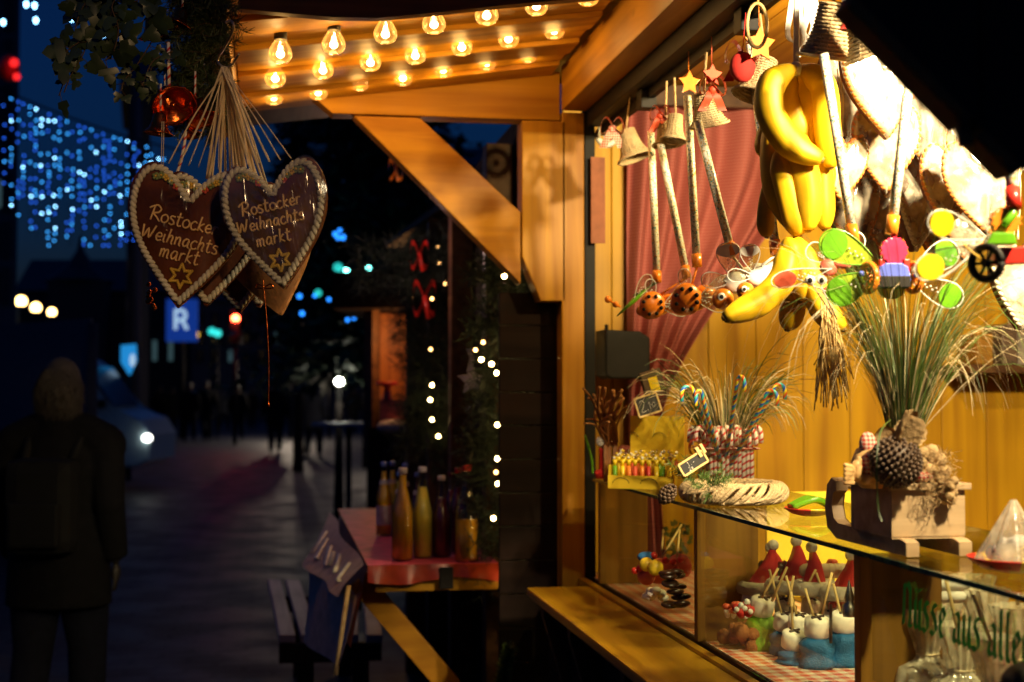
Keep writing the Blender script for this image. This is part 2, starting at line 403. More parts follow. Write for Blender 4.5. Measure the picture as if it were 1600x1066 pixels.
M['cone'] = mat('pinecone_scales', (.1, .06, .035), .55)
M['steel'] = mat('dull_silver', (.5, .46, .4), .25, 1)
# ================================================================== SETTING
mg, nt, b = nm('wet_paving')
tc = N(nt, 'ShaderNodeTexCoord'); no = N(nt, 'ShaderNodeTexNoise', Scale=.9, Detail=6.0); nt.links.new(tc.outputs['Object'], no.inputs['Vector'])
r = N(nt, 'ShaderNodeValToRGB'); r.color_ramp.elements[0].color = (.022, .023, .028, 1); r.color_ramp.elements[1].color = (.05, .048, .052, 1)
nt.links.new(no.outputs['Fac'], r.inputs['Fac'])
br = N(nt, 'ShaderNodeTexBrick', Scale=1.6); br.inputs['Mortar Size'].default_value = .03; br.inputs['Color1'].default_value = (1, 1, 1, 1); br.inputs['Color2'].default_value = (.8, .8, .8, 1); br.inputs['Mortar'].default_value = (.3, .3, .3, 1)
nt.links.new(tc.outputs['Object'], br.inputs['Vector'])
mx = N(nt, 'ShaderNodeMix', data_type='RGBA', blend_type='MULTIPLY'); mx.inputs[0].default_value = 1; nt.links.new(r.outputs['Color'], mx.inputs[6]); nt.links.new(br.outputs['Color'], mx.inputs[7])
nt.links.new(mx.outputs[2], b.inputs['Base Color'])
n3 = N(nt, 'ShaderNodeTexNoise', Scale=2.0, Detail=4.0); nt.links.new(tc.outputs['Object'], n3.inputs['Vector'])
mr = N(nt, 'ShaderNodeMapRange'); mr.inputs['From Min'].default_value = .4; mr.inputs['From Max'].default_value = .65; mr.inputs['To Min'].default_value = .5; mr.inputs['To Max'].default_value = .7
nt.links.new(n3.outputs['Fac'], mr.inputs['Value']); nt.links.new(mr.outputs[0], b.inputs['Roughness'])
bp = N(nt, 'ShaderNodeBump', Strength=.25, Distance=.01); nt.links.new(no.outputs['Fac'], bp.inputs['Height']); nt.links.new(bp.outputs['Normal'], b.inputs['Normal'])
g = MB(); g.grid(lambda u, v: V((-300 + 600 * u, -60 + 660 * v, 0)), 40, 40)
part('ground', g, mg)['kind'] = 'structure'

# ================================================================== THE STALL
SX = .907                                   # plane of the opening
st = thing('market_stall', 'open wooden market stall with golden pine posts and a lit eave over its counter', 'market stall', (1.5, 2.8, 0))
ys, yp = .2, 4.10                           # near end (behind the camera's edge) and corner post face
h = MB(); h.box((.83, ys, 2.33), (.905, yp + .0, 2.462), bev=.004); part('header_beam', h, M['woody'], st)
h = MB(); h.box((.765, ys, 2.475), (.862, yp - .02, 2.62), bev=.004); part('wall_plate', h, M['woody'], st)
h = MB(); h.box((.832, yp + .002, 0), (.9, yp + .08, 2.327), bev=.004); part('corner_post', h, M['woodz'], st)
# bracket carrying the eave
zb0, zb1 = 2.302, 2.447
h = MB(); w0 = WY(520, 175, yp).x; w1 = WY(504, 155, yp).x
h.prism([(w0, zb0), (.828, zb0), (.828, zb1), (w1 - .03, zb1), (w1 - .03, zb0 + .05)], (0, yp + .09, 0), (1, 0, 0), (0, 0, 1), .085, bev=.003); part('bracket_beam', h, M['wood'], st)
xa, xb = WY(816, 300, yp).x, WY(886, 300, yp).x - .004
za = WY(840, 470, yp).z
h = MB(); h.prism([(xa, zb0 - .003), (xa, za + .13), (xa + .055, za), (xb, za), (xb, zb0 - .003)], (0, yp + .09, 0), (1, 0, 0), (0, 0, 1), .088, bev=.003); part('bracket_post', h, M['woodz'], st)
q = [WY(a, c, yp) for a, c in ((553, 179), (657, 179), (815, 331), (815, 443))]
h = MB(); h.prism([(q[0].x, zb0 - .004), (q[1].x, zb0 - .004), (xa - .003, q[2].z), (xa - .003, q[3].z)], (0, yp + .085, 0), (1, 0, 0), (0, 0, 1), .075, bev=.003); part('brace', h, M['woodbr'], st)
# eave soffit: overlapping boards running across, rising to the stall
def cz(x): return 2.452 + .14 * (x - .83)
h = MB(); y = 3.02; i = 0
while y < 4.22:
    y2 = y + .132; dz = .012 if i % 2 else 0
    h.hexa([V((-.10, y, cz(-.10) - dz)), V((.80, y, cz(.80) - dz)), V((-.10, y2, cz(-.10) - dz)), V((.80, y2, cz(.80) - dz)),
            V((-.10, y, cz(-.10) + .02)), V((.80, y, cz(.80) + .02)), V((-.10, y2, cz(-.10) + .02)), V((.80, y2, cz(.80) + .02))], bev=.003)
    y = y2 + .004; i += 1
part('soffit', h, M['wood'], st)
h = MB(); h.hexa([V((x, yy, cz(x) + zz)) for zz in (.026, .06) for yy in (2.95, 4.6) for x in (-.16, .9)]); part('eave_roof', h, M['darkwood'], st)
# carved gable fascia along the near edge of the eave
yf = 2.99
pl = [(x, WY(px, py, yf).z) for px, py, x in [(p[0], p[1], WY(p[0], p[1], yf).x) for p in ((372, 14), (440, 20), (520, 27), (590, 28), (680, 20), (790, 8), (930, -4), (1000, -12))]]
tp = [(pl[-1][0], pl[-1][1] + .16), (pl[0][0], pl[0][1] + .10)]
h = MB(); h.prism(pl + tp, (0, yf + .03, 0), (1, 0, 0), (0, 0, 1), .03, bev=.002); part('fascia', h, M['fascia'], st)
h = MB(); h.box((-.165, 2.96, cz(-.1) - .065), (-.103, 4.3, cz(-.1) + .024), bev=.004); part('barge_board', h, M['woody'], st)
# dark roller rail under the header and the dark upright channel
h = MB(); h.box((.907, ys, 2.285), (.955, yp, 2.342), bev=.003); h.box((.95, ys, 2.26), (.965, yp, 2.30))
for yy in (3.55, 2.75): h.box((.93, yy, 2.235), (.972, yy + .05, 2.284), bev=.003)
part('rail', h, M['blackp'], st)
h = MB(); h.box((.903, yp + .01, .93), (.935, yp + .075, 2.34), bev=.002); part('frame_channel', h, M['black'], st)
# side wall of upright boards, in two tones of the same pine, and the ceiling
yw = 4.42
h = MB(); x = .9
while x < 2.55:
    h.box((x, yw, .0), (x + .158, yw + .02, 2.5), bev=.003); x += .16
part('side_wall', h, M['wall'], st)
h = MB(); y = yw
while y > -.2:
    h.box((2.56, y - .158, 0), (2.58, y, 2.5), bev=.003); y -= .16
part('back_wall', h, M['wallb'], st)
h = MB(); x = .91
while x < 2.55:
    h.box((x, -.2, 2.47), (x + .118, yw, 2.49), bev=.002); x += .12
part('ceiling', h, M['woody'], st)
h = MB(); h.box((1.08, 4.3, 2.40), (2.5, 4.34, 2.465), bev=.003); part('ceiling_batten', h, M['darkwood'], st)
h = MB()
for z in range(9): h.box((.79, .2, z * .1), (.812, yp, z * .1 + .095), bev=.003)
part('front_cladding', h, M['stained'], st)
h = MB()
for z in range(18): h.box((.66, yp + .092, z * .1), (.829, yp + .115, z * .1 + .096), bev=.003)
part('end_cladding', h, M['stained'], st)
# counter board
h = MB(); h.box((.70, .3, .925), (.878, 3.96, .950), bev=.006); h.box((.88, .3, .925), (.902, yp - .005, .956), bev=.003); part('counter', h, M['counter'], st)
for yy in (3.8, 3.45, 2.9, 2.3):
    h = MB(); h.prism([(.789, .92), (.72, .92), (.72, .89), (.789, .66)], (0, yy + .04, 0), (1, 0, 0), (0, 0, 1), .04)
    part('counter_bracket', h, M['darkwood'], st)
# hinged gable panel that hangs in the dark at the near end
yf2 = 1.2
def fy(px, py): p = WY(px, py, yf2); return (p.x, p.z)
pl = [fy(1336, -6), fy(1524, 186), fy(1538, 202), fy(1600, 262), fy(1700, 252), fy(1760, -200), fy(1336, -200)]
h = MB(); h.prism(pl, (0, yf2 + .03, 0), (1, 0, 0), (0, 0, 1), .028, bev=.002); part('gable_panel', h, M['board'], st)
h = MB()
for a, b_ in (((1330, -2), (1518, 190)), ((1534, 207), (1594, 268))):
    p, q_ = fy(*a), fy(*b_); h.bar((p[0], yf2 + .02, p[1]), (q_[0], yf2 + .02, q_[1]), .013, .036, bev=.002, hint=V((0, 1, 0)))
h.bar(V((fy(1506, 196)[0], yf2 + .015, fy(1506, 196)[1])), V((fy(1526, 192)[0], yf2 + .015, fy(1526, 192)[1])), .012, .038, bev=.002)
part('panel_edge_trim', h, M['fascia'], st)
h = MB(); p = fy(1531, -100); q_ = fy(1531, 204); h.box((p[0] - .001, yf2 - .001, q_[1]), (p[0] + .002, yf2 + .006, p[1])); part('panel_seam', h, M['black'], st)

# ------------------------------------------------------------------ display case
dc = thing('display_case', 'glass topped sweets display case standing on the varnished counter', 'display case', (1.05, 2.5, .95))
h = MB(); h.box((.905, .5, 1.243), (1.27, 4.0, 1.2505)); part('glass_shelf', h, M['shelf'], dc)
h = MB(); h.box((.9005, .5, 1.2435), (.9048, 4.0, 1.2512)); part('shelf_edge', h, M['gedge'], dc)
h = MB(); h.box((.9125, .5, .957), (.9165, 2.10, 1.240)); part('front_glass', h, M['glass'], dc)
h = MB(); h.box((.9125, 2.16, .957), (.9165, 2.995, 1.240)); part('front_glass', h, M['glass'], dc)
h = MB(); h.box((.9125, 3.045, .957), (.9165, 3.98, 1.240)); part('front_glass', h, M['glass'], dc)
for yy, nm_ in ((3.03, 'divider'), (2.155, 'divider'), (3.97, 'divider'), (1.3, 'divider')):
    h = MB(); h.box((.908, yy - .03, .957), (.9275, yy - .004, 1.2425), bev=.002); h.box((.929, yy - .02, .957), (1.05, yy - .002, 1.2425), bev=.001); part(nm_, h, M['walnut'], dc)
h = MB(); h.box((.93, .5, .951), (1.34, 4.2, .9545)); part('check_paper', h, M['ginghamh'], dc)
h = MB(); h.box((.93, .5, .90), (1.36, 4.25, .9505)); part('case_floor', h, M['darkwood'], dc)

# Fraktur lettering on the front glass
FR = {'N': (1.0, [[(0, 0), (.06, 1.42)], [(.06, 1.2), (.38, 1.48), (.66, 1.25), (.72, .3), (.6, .05), (.88, .0)]]),
      'u': (.78, [[(.1, 1), (.1, .15), (.28, 0), (.52, .2)], [(.58, 1), (.58, .12), (.72, 0)]]),
      's': (.68, [[(.55, .95), (.3, 1.02), (.14, .76), (.5, .45), (.54, .16), (.26, -.02), (.04, .12)]]),
      'e': (.7, [[(.18, .42), (.58, .76), (.38, 1.02), (.12, .75), (.12, .2), (.34, 0), (.6, .16)]]),
      'a': (.82, [[(.14, .84), (.4, 1.02), (.6, .84), (.6, .12), (.76, 0)], [(.58, .6), (.2, .45), (.12, .15), (.3, 0), (.56, .2)]]),
      'l': (.42, [[(.14, 1.5), (.14, .14), (.32, 0)]]), 'r': (.6, [[(.12, 1), (.12, .05)], [(.12, .78), (.4, 1.02), (.55, .86)]]), ' ': (.36, [])}
FR['ü'] = (.78, FR['u'][1] + [[(.16, 1.28), (.2, 1.36)], [(.5, 1.28), (.54, 1.36)]])
h = MB(); cx = 0; S = .0425
y0 = WX(1412, 975, .9123).y; z0 = WX(1412, 975, .9123).z
for ch in 'Nüsse aus aller':
    wd, sts = FR[ch]
    for s_ in sts:
        for i in range(len(s_) - 1):
            a, b_ = s_[i], s_[i + 1]; nx, nz = .145, .06
            pts = []
            poly = [(a[0] - nx, a[1] - nz), (a[0] + nx, a[1] + nz), (b_[0] + nx, b_[1] + nz), (b_[0] - nx, b_[1] - nz)]
            o_ = .00002 * i
            vs = [h.bm.verts.new(V((.9118 - o_, y0 - (cx + p[0] + .1 * p[1]) * S * .72, z0 + p[1] * S))) for p in poly]
            h.face(vs, 0)
    cx += wd + .13
part('green_lettering', h, M['greend'], dc)['label'] = 'green blackletter words painted on the case glass'

# ------------------------------------------------------------------ curtain
ct = thing('curtain', 'red gingham curtain gathered to the left in front of the side wall', 'curtain', (1.3, 4.37, 1.0))
def curt(u, v):
    # u across, v down
    tz = 2.42 - v * 1.58
    top = (1.035, 1.66)
    t1 = min(1, v / .7); s_ = 3 * t1 * t1 - 2 * t1 ** 3
    left = 1.10; right = 1.72 * (1 - s_) + 1.19 * s_
    if v > .7: left += .0; right = 1.19 + (v - .7) * .12
    if v > .7: left = 1.10 + (v - .7) * .05
    x = left + (right - left) * u
    amp = .030 * (1 - .5 * s_)
    y = 4.36 + amp * math.sin(u * 2 * PI * 6 + 2.2 * math.sin(v * 2.2 + u * 5)) + .012 * math.sin(u * 61 + v * 5) * v
    return V((x, y, tz))
h = MB(); h.grid(curt, 160, 60, uvs=(1.6, 1.6)); cc = part('cloth', h, M['curtain'], ct)
h = MB(); h.tube([(1.0, 4.37, 2.425), (1.85, 4.37, 2.425)], .008); part('rod', h, M['wire'], ct)
h = MB(); h.tube([(1.13 + .06 * math.cos(a), 4.355 + .035 * math.sin(a), 1.318) for a in [2 * PI * k / 16 for k in range(17)]], .008, flat=1.6); part('tieback', h, M['curtain'], ct)

# ------------------------------------------------------------------ eave bulbs
M['amber'] = film('bulb_glass', tint=(1, .9, .72), refl=.05, rough=.03, bump=0, glow=((1, .5, .1), .26))
M['fil'] = emit('glowing_filament', (1, .68, .3), 46)
M['socket'] = mat('black_bulb_socket', (.01, .009, .008), .5)
def mk_bulb(label):
    t = thing('light_bulb', label, 'light bulb', (0, 0, 0), 'bulbs glowing under the wooden eave')
    h = MB(); pr = [(.004, .0), (.0125, .001), (.021, .006), (.0265, .015), (.0275, .024), (.0245, .034), (.0185, .044), (.0145, .051), (.0135, .058)]
    h.lathe([(r_, z_) for r_, z_ in pr], n=24, cap=False); part('glass_envelope', h, M['amber'], t, False)
    h = MB(); h.sph((0, 0, .021), (.0095, .0095, .0085), n=12)
    h.tube([(-.004, 0, .024), (-.003, 0, .04), (0, 0, .05)], .0012, n=5); h.tube([(.004, 0, .024), (.003, 0, .04)], .0012, n=5); part('filament', h, M['fil'], t, False)
    h = MB(); h.lathe([(.0142, .054), (.0152, .056), (.0152, .078), (.011, .084), (.011, .1)], n=16); part('socket', h, M['socket'], t, False)
    point('bulb_glow', (0, 0, -.004), .32, (1, .54, .14), .02, t)
    return t
rows = [('front', 3.28, 99, [(438, 99), (521, 84), (602, 68), (679, 53), (760, 39), (838, 24), (918, 9)]),
        ('middle', 3.68, 0, [(430, 136), (505, 123), (578, 111), (649, 100), (722, 87), (795, 74), (866, 61)]),
        ('back', 4.0, 0, [(428, 164), (497, 156), (562, 142), (629, 134), (693, 121), (760, 110), (825, 98)])]
orde = ['first', 'second', 'third', 'fourth', 'fifth', 'sixth', 'seventh']
bp0 = None
for rn, d, _, L in rows:
    sp_ = []
    for k, (px, py) in enumerate(L):
        p = W(px, py, d); lab = 'clear glowing bulb, %s from the left in the %s row under the eave' % (orde[k], rn)
        if bp0 is None: bp0 = mk_bulb(lab); bp0.location = p
        else: dup(bp0, None, lab, p, Euler((rnd(-.06, .06), rnd(-.06, .06), rnd(0, 6))))
        sp_.append(p + V((0, 0, .1)))
    h = MB()
    a, b_ = sp_[0], sp_[-1]; e_ = (b_ - a).normalized(); h.tube([a - e_ * .12] + sp_ + [b_ + e_ * .1], .0035, n=6)
    single('bulb_cable', h, M['socket'], 'thin black cable carrying the %s row of bulbs under the eave' % rn, 'cable', 'cables of the bulb rows')
M['noticep'] = mat('faded_brown_paper', (.28, .1, .05), .8)
# ================================================================== GINGERBREAD HEARTS
GL = {'R': (1.25, [[(.1, 0), (.32, 1.75)], [(-.25, 1.35), (.05, 1.6), (.6, 1.85), (1.05, 1.5), (.85, 1.05), (.3, .85), (.75, .45), (1.15, 0)]]),
      'o': (.92, [[(.5, 1), (.12, .75), (.1, .25), (.4, 0), (.76, .25), (.8, .7), (.5, 1)]]),
      's': (.8, [[(.7, .95), (.3, 1), (.15, .72), (.5, .5), (.65, .2), (.4, 0), (.05, .1)]]),
      't': (.8, [[(.4, 1.6), (.25, .3), (.42, 0), (.7, .15)], [(.05, 1.05), (.75, 1.12)]]),
      'c': (.84, [[(.75, .85), (.45, 1), (.1, .6), (.2, .1), (.5, 0), (.8, .2)]]),
      'k': (.88, [[(.32, 1.75), (.1, 0)], [(.75, 1), (.2, .5), (.75, 0)]]),
      'e': (.84, [[(.1, .5), (.7, .6), (.6, .95), (.3, .95), (.08, .5), (.3, .03), (.75, .2)]]),
      'r': (.76, [[(.2, 1), (.1, 0)], [(.15, .6), (.4, .95), (.7, .9)]]),
      'W': (1.6, [[(0, 1.6), (.15, .1), (.65, 1.25), (.85, .1), (1.45, 1.75)]]),
      'i': (.5, [[(.2, 1), (.15, .15), (.35, 0)], [(.28, 1.45), (.31, 1.56)]]),
      'h': (.95, [[(.32, 1.75), (.1, 0)], [(.15, .55), (.5, 1), (.7, .8), (.6, .1), (.8, 0)]]),
      'n': (.95, [[(.15, 1), (.1, 0)], [(.12, .6), (.45, 1), (.65, .8), (.6, .1), (.8, 0)]]),
      'a': (.98, [[(.75, .9), (.4, 1), (.1, .55), (.25, .05), (.6, .3), (.75, .9), (.7, .1), (.9, 0)]]),
      'm': (1.25, [[(.12, 1), (.08, 0)], [(.1, .6), (.35, 1), (.5, .8), (.45, 0)], [(.48, .6), (.75, 1), (.95, .8), (.9, .1), (1.1, 0)]]),
      '2': (.9, [[(.05, 1.3), (.4, 1.6), (.75, 1.3), (.5, .7), (0, 0), (.8, .05)]]), '1': (.5, [[(.0, 1.2), (.3, 1.6), (.25, 0)]]),
      ',': (.4, [[(.2, .15), (.1, -.25)]]), '0': (.8, [[(.4, 1.0), (.1, .6), (.3, .1), (.65, .4), (.6, .9), (.4, 1.0)]]), '.': (.35, [[(.1, .05), (.16, .08)]]), '-': (.6, [[(.05, .5), (.5, .55)]])}
def script_text(h, txt, x, z, s, y, r=.0016, ang=0, mi=0, squash=.6):
    ca, sa = math.cos(ang), math.sin(ang); cx = 0
    for ch in txt:
        wd, sts = GL[ch]
        for st_ in sts:
            pp = []
            for p in catmull([(a[0] + cx, a[1]) for a in st_], 4):
                X_, Z_ = p.x * s, p.y * s
                pp.append(V((x + X_ * ca - Z_ * sa, y, z + X_ * sa + Z_ * ca)))
            h.tube(pp, r, n=7, mi=mi, flat=squash)
        cx += wd
def heart_pt(t, w=1, hgt=1, off=0):
    s_ = math.sin(t); x = math.copysign(abs(s_) ** 1.85, s_); y = (13 * math.cos(t) - 5 * math.cos(2 * t) - 2 * math.cos(3 * t) - math.cos(4 * t)) / 16 + .12
    k = 1 + off
    return (x * w * k, y * hgt * k)
def heart_dim(w, hh): return w / 2, hh / 1.82
def mk_heart(name, label, loc, rotm, w, hh, kind='text', group='gingerbread hearts hanging from the hook', hook=None, nrib=4, seed=1, text_at=None):
    random.seed(seed)
    t = thing(name, label, 'gingerbread heart', loc, group); t.rotation_euler = rotm.to_euler()
    a, b_ = heart_dim(w, hh); th = .016; n = 72
    pts = [heart_pt(2 * PI * k / n, a, b_) for k in range(n)]
    # soften the tip: points near the tip pulled up a little
    h = MB(); h.prism(pts, (0, th / 2, 0), (1, 0, 0), (0, 0, 1), th, bev=.0055, sm=True); part('gingerbread', h, M['gingerl'] if kind in ('plain',) else M['ginger'], t, False)
    yf_ = -th / 2
    if kind != 'plain':
        # rope of piped icing dollops round the rim
        h = MB(); L = []; m = 400; pr = None; acc = 0; step = .0092
        for k in range(m + 1):
            q_ = heart_pt(2 * PI * k / m, a * .91, b_ * .915)
            if pr:
                acc += math.dist(q_, pr)
                if acc >= step:
                    acc = 0; L.append((q_, math.atan2(q_[1] - pr[1], q_[0] - pr[0])))
            pr = q_
        for (q_, an) in L:
            Mx = Matrix.Rotation(-(an + .62), 3, 'Y')
            h.sph((q_[0], yf_ - .003, q_[1]), (.0092, .0048, .0048), n=10, M=Mx.to_3x3())
        part('icing_border', h, M['icing'] if kind != 'film' or seed % 2 else M['rim'], t, False)
        h = MB()
        for sx_, t0 in ((-1, 1), (1, 1)):
            for k in range(5):
                tt = .55 + k * .12
                q_ = heart_pt(tt * sx_ if sx_ > 0 else -tt, a * .78, b_ * .80)
                for j in range(5):
                    an = j * 1.256 + k
                    h.sph((q_[0] + .0045 * math.cos(an), yf_ - .004, q_[1] + .0045 * math.sin(an)), (.0034, .0026, .0034), mi=[2, 0, 1][k % 3] if k % 2 == 0 else 0, n=6)
                h.sph((q_[0], yf_ - .0065, q_[1]), .0025, mi=1, n=6)
        part('icing_flowers', h, [M['icingg'], M['icingy'], M['icingr']], t, False)
    if kind == 'text':
        s = w * .072; h = MB(); y_ = yf_ - .0012
        script_text(h, 'Rostocker', -w * .31, w * .085, s * 1.0, y_, .0030, ang=text_at)
        script_text(h, 'Weihnachts', -w * .36, -w * .068, s * .97, y_, .0030, ang=text_at)
        script_text(h, 'markt', -w * .20, -w * .215, s, y_, .0030, ang=text_at)
        part('icing_lettering', h, M['icingt'], t, False)
        h = MB(); c_ = (0.0, -w * .36); R_ = w * .10
        for k in range(12):
            a0, a1 = PI / 2 + k * PI / 6, PI / 2 + (k + 1) * PI / 6
            r0, r1 = (R_, R_ * .5) if k % 2 == 0 else (R_ * .5, R_)
            for j in range(4):
                f_ = j / 4; p0 = (r0 * math.cos(a0) * (1 - f_) + r1 * math.cos(a1) * f_, r0 * math.sin(a0) * (1 - f_) + r1 * math.sin(a1) * f_)
                h.sph((c_[0] + p0[0], y_ - .001, c_[1] + p0[1]), .0031, n=6)
        part('icing_star', h, M['icingy'], t, False)
    if kind == 'film':
        h = MB(); h.prism([(x * (.62 + .12 * math.sin(k * .9 + seed)), z * (.66 + .12 * math.sin(k * .7 + seed))) for k, (x, z) in enumerate(pts)], (0, yf_ - .0005, 0), (1, 0, 0), (0, 0, 1), .0025, bev=.0008, sm=True)
        part('icing_glare', h, M['icingw'] if seed % 3 else M['icingt'], t, False)  # pale icing sheet added to carry the white of the blown-out glare
    # clear wrapping, puffed over the front
    def wrap(sd):
        def f(u, v):
            q_ = heart_pt(2 * PI * u, a * 1.02 * v, b_ * 1.02 * v)
            puff = (1 - v ** 5) * (.0035 + .0022 * math.sin(q_[0] * 190 + q_[1] * 70) * noise.noise(V((q_[0] * 30, q_[1] * 60, seed))))
            return V((q_[0], sd * (th / 2 * (1 if v < .96 else .3) + .006 + puff), q_[1]))
        return f
    h = MB(); h.grid(wrap(-1), 90, 14); part('clear_wrapping', h, M['films'] if kind == 'text' and seed == 2 else M['filmw'] if kind == 'film' else M['film'], t, False)
    if hook is not None:
        inv = Matrix.Translation(loc) @ rotm.to_4x4(); inv.invert(); hk = inv @ V(hook)
        h = MB()
        for k in range(nrib):
            e_ = V((rnd(-.3, .3) * a, rnd(-.004, .008), b_ * .80)) if kind != 'text' else V(((-.55 + 1.1 * k / max(1, nrib - 1)) * a * .75, -.004, b_ * .86))
            m_ = (hk + e_) / 2 + V((rnd(-.006, .006), rnd(-.004, .004), 0))
            pp = catmull([tuple(hk + V((rnd(-.006, .006), rnd(-.004, .004), rnd(-.012, 0)))), tuple(m_), tuple(e_)], 6)
            h.tube(pp, rnd(.0018, .0027), n=6, flat=.4)
        part('ribbon', h, M['ribbon'], t, False)
    return t
def facing(tilt=0, yaw=0, lean=0):
    # local -Y towards the camera, local Z up, then tilted in its own plane
    base = Matrix((rgt, V((fwd.x, fwd.y, 0)).normalized(), V((0, 0, 1)))).transposed()
    return base @ Matrix.Rotation(yaw, 3, 'Z') @ Matrix.Rotation(lean, 3, 'X') @ Matrix.Rotation(tilt, 3, 'Y')
HK = W(352, 104, 2.56)
mk_heart('gingerbread_heart', 'dark gingerbread heart with cream writing and dotted yellow star, left of the bunch', W(291, 366, 2.58), facing(.10, .12), .215, .262, 'text', hook=HK, nrib=6, seed=1, text_at=-.13)
mk_heart('gingerbread_heart', 'front gingerbread heart with cream writing whose film glitters with white streaks', W(433, 348, 2.49), facing(-.12, -.10), .188, .228, 'text', hook=HK, nrib=5, seed=2, text_at=.09)
mk_heart('gingerbread_heart', 'iced gingerbread heart half hidden directly behind the heart with the yellow star', W(330, 372, 2.64), facing(.06, .2), .2, .25, 'iced', hook=HK, nrib=6, seed=3)
mk_heart('gingerbread_heart', 'gingerbread heart in the middle of the bunch with only its iced lower rim showing', W(370, 384, 2.70), facing(-.05, .1), .2, .25, 'iced', hook=HK, nrib=7, seed=4)
mk_heart('gingerbread_heart', 'plain brown back of a gingerbread heart below the glittering heart', W(418, 392, 2.66), facing(-.22, -.1), .19, .24, 'plain', hook=HK, nrib=6, seed=5)
mk_heart('gingerbread_heart', 'dark heart edge showing between the middle heart and the plain brown one', W(396, 384, 2.74), facing(-.1, .1), .19, .235, 'iced', hook=HK, nrib=5, seed=6)
random.seed(11)
# hook
h = MB(); pp = catmull([tuple(W(*p)) for p in ((352, 36, 2.5), (361, 33, 2.5), (365, 46, 2.5), (352, 72, 2.53), (341, 90, 2.56), (343, 101, 2.56), (355, 106, 2.56), (365, 98, 2.55), (374, 84, 2.54))], 6)
h.tube(pp, .0022, n=8); single('hook', h, M['wire'], 'bent steel S hook carrying the bunch of gingerbread hearts', 'hook')
# thin copper wire with a bow dangling under the hearts
h = MB(); h.tube(catmull([tuple(W(*p)) for p in ((411, 436, 2.62), (414, 470, 2.62), (418, 520, 2.62), (420, 580, 2.62), (419, 634, 2.62))], 5), .0011, n=5)
for s_ in (-1, 1): h.tube(catmull([tuple(W(*p)) for p in ((413, 449, 2.62), (413 - 10 * s_, 444, 2.62), (413 - 13 * s_, 450, 2.62), (413, 451, 2.62))], 5), .0015, n=5)
h.tube([W(419, 628, 2.62), W(420, 636, 2.62)], .0018, n=5)
single('copper_tinsel', h, M['copper'], 'thin copper string with a small bow dangling below the gingerbread hearts', 'string')

# ================================================================== SPRUCE GARLAND, BELLS, IVY (upper left)
def needles(h, pts, n, L, w, spread=1.0, mi=0, tip=.35):
    pts = [V(p) for p in pts]
    for _ in range(n):
        i = random.randrange(len(pts) - 1); f_ = random.random(); p = pts[i].lerp(pts[i + 1], f_); d = (pts[i + 1] - pts[i]).normalized()
        an = rnd(0, 2 * PI); u, v_ = frame_from(d); o = (u * math.cos(an) + v_ * math.sin(an)) * spread + d * rnd(.2, 1.0); o.normalize()
        l_ = L * rnd(.6, 1.1); sd = o.cross(V((rnd(-1, 1), rnd(-1, 1), rnd(-1, 1)))); sd = sd.normalized() if sd.length > .01 else u
        a = h.bm.verts.new(p - sd * w / 2); b_ = h.bm.verts.new(p + sd * w / 2); c_ = h.bm.verts.new(p + o * l_ + sd * w * tip); e_ = h.bm.verts.new(p + o * l_ - sd * w * tip)
        h.face([a, b_, c_, e_], mi)
gt = thing('spruce_garland', 'thick green spruce garland with dangling copper bells at the eave corner, above the gingerbread hearts', 'garland', W(300, 110, 2.7))
h = MB(); hs = MB()
for _ in range(190):
    t_ = random.random(); cx_ = 300 + 18 * math.sin(t_ * 5) + rnd(-24, 24); cy_ = -30 + 215 * t_
    if cy_ > 150: cx_ = 315 + rnd(-15, 20)
    p = W(cx_, cy_, 2.72 + rnd(-.05, .05)); an = rnd(0, 2 * PI)
    d = rgt * math.cos(an) + V((0, 0, 1)) * math.sin(an) * .8 + fwd * rnd(-.8, .5) + V((0, 0, -.35)); d.normalize(); L = rnd(.04, .075)
    q_ = [p, p + d * L * .5 + V((0, 0, -.002)), p + d * L + V((0, 0, -.008))]
    hs.tube(q_, [.0016, .001, .0005], n=4); needles(h, q_, 70, .021, .0015, .8)
part('needles', h, M['needle'], gt); part('twigs', hs, M['stem'], gt)
def bell(h, c, axis, R, L):
    z = V(axis).normalized(); u, v_ = frame_from(z); Mx = Matrix((u, v_, z)).transposed().to_4x4(); Mx.translation = V(c)
    k = L
    h.lathe([(.001, k), (R * .3, k * .98), (R * .45, k * .8), (R * .5, k * .5), (R * .62, k * .25), (R * .86, k * .07), (R, 0), (R * .97, -.001), (R * .8, k * .08), (R * .56, k * .27), (R * .42, k * .6), (.001, k * .8)], Mx, n=28, cap=False)
    h.sph(V(c) + z * k * .05, R * .16, n=8)
BL = [(271, 166, 2.62, .042, .055, (-.25, .5, .45), 'open mouthed copper bell facing out, largest of those in the garland'),
      (318, 188, 2.63, .030, .05, (-.3, .3, .8), 'copper bell hanging behind the fan of cream ribbons'),
      (247, 209, 2.60, .028, .042, (.1, .0, 1), 'small crumpled copper bell hanging lowest above the left heart'),
      (241, 60, 2.66, .030, .045, (-.1, -.1, 1), 'copper bell high in the garland with a striped clapper cord'),
      (275, 42, 2.66, .030, .04, (.3, .2, 1), 'copper bell tucked beside the highest one in the garland'),
      (300, 212, 2.66, .02, .03, (-.2, .2, 1), 'tiny copper bell nearest the ribbons of the hearts')]
for px, py, d, R, L, ax, lab in BL:
    t = thing('copper_bell', lab, 'bell', W(px, py, d), 'copper bells in the spruce garland')
    h = MB(); bell(h, W(px, py, d), ax, R, L); part('bell', h, M['copper'], t)
    h = MB(); a = W(px, py, d) + V(ax).normalized() * L; h.tube([a, a + V((0, 0, .05))], .0022, n=6, vlen=1); part('cord', h, M['cane'], t)
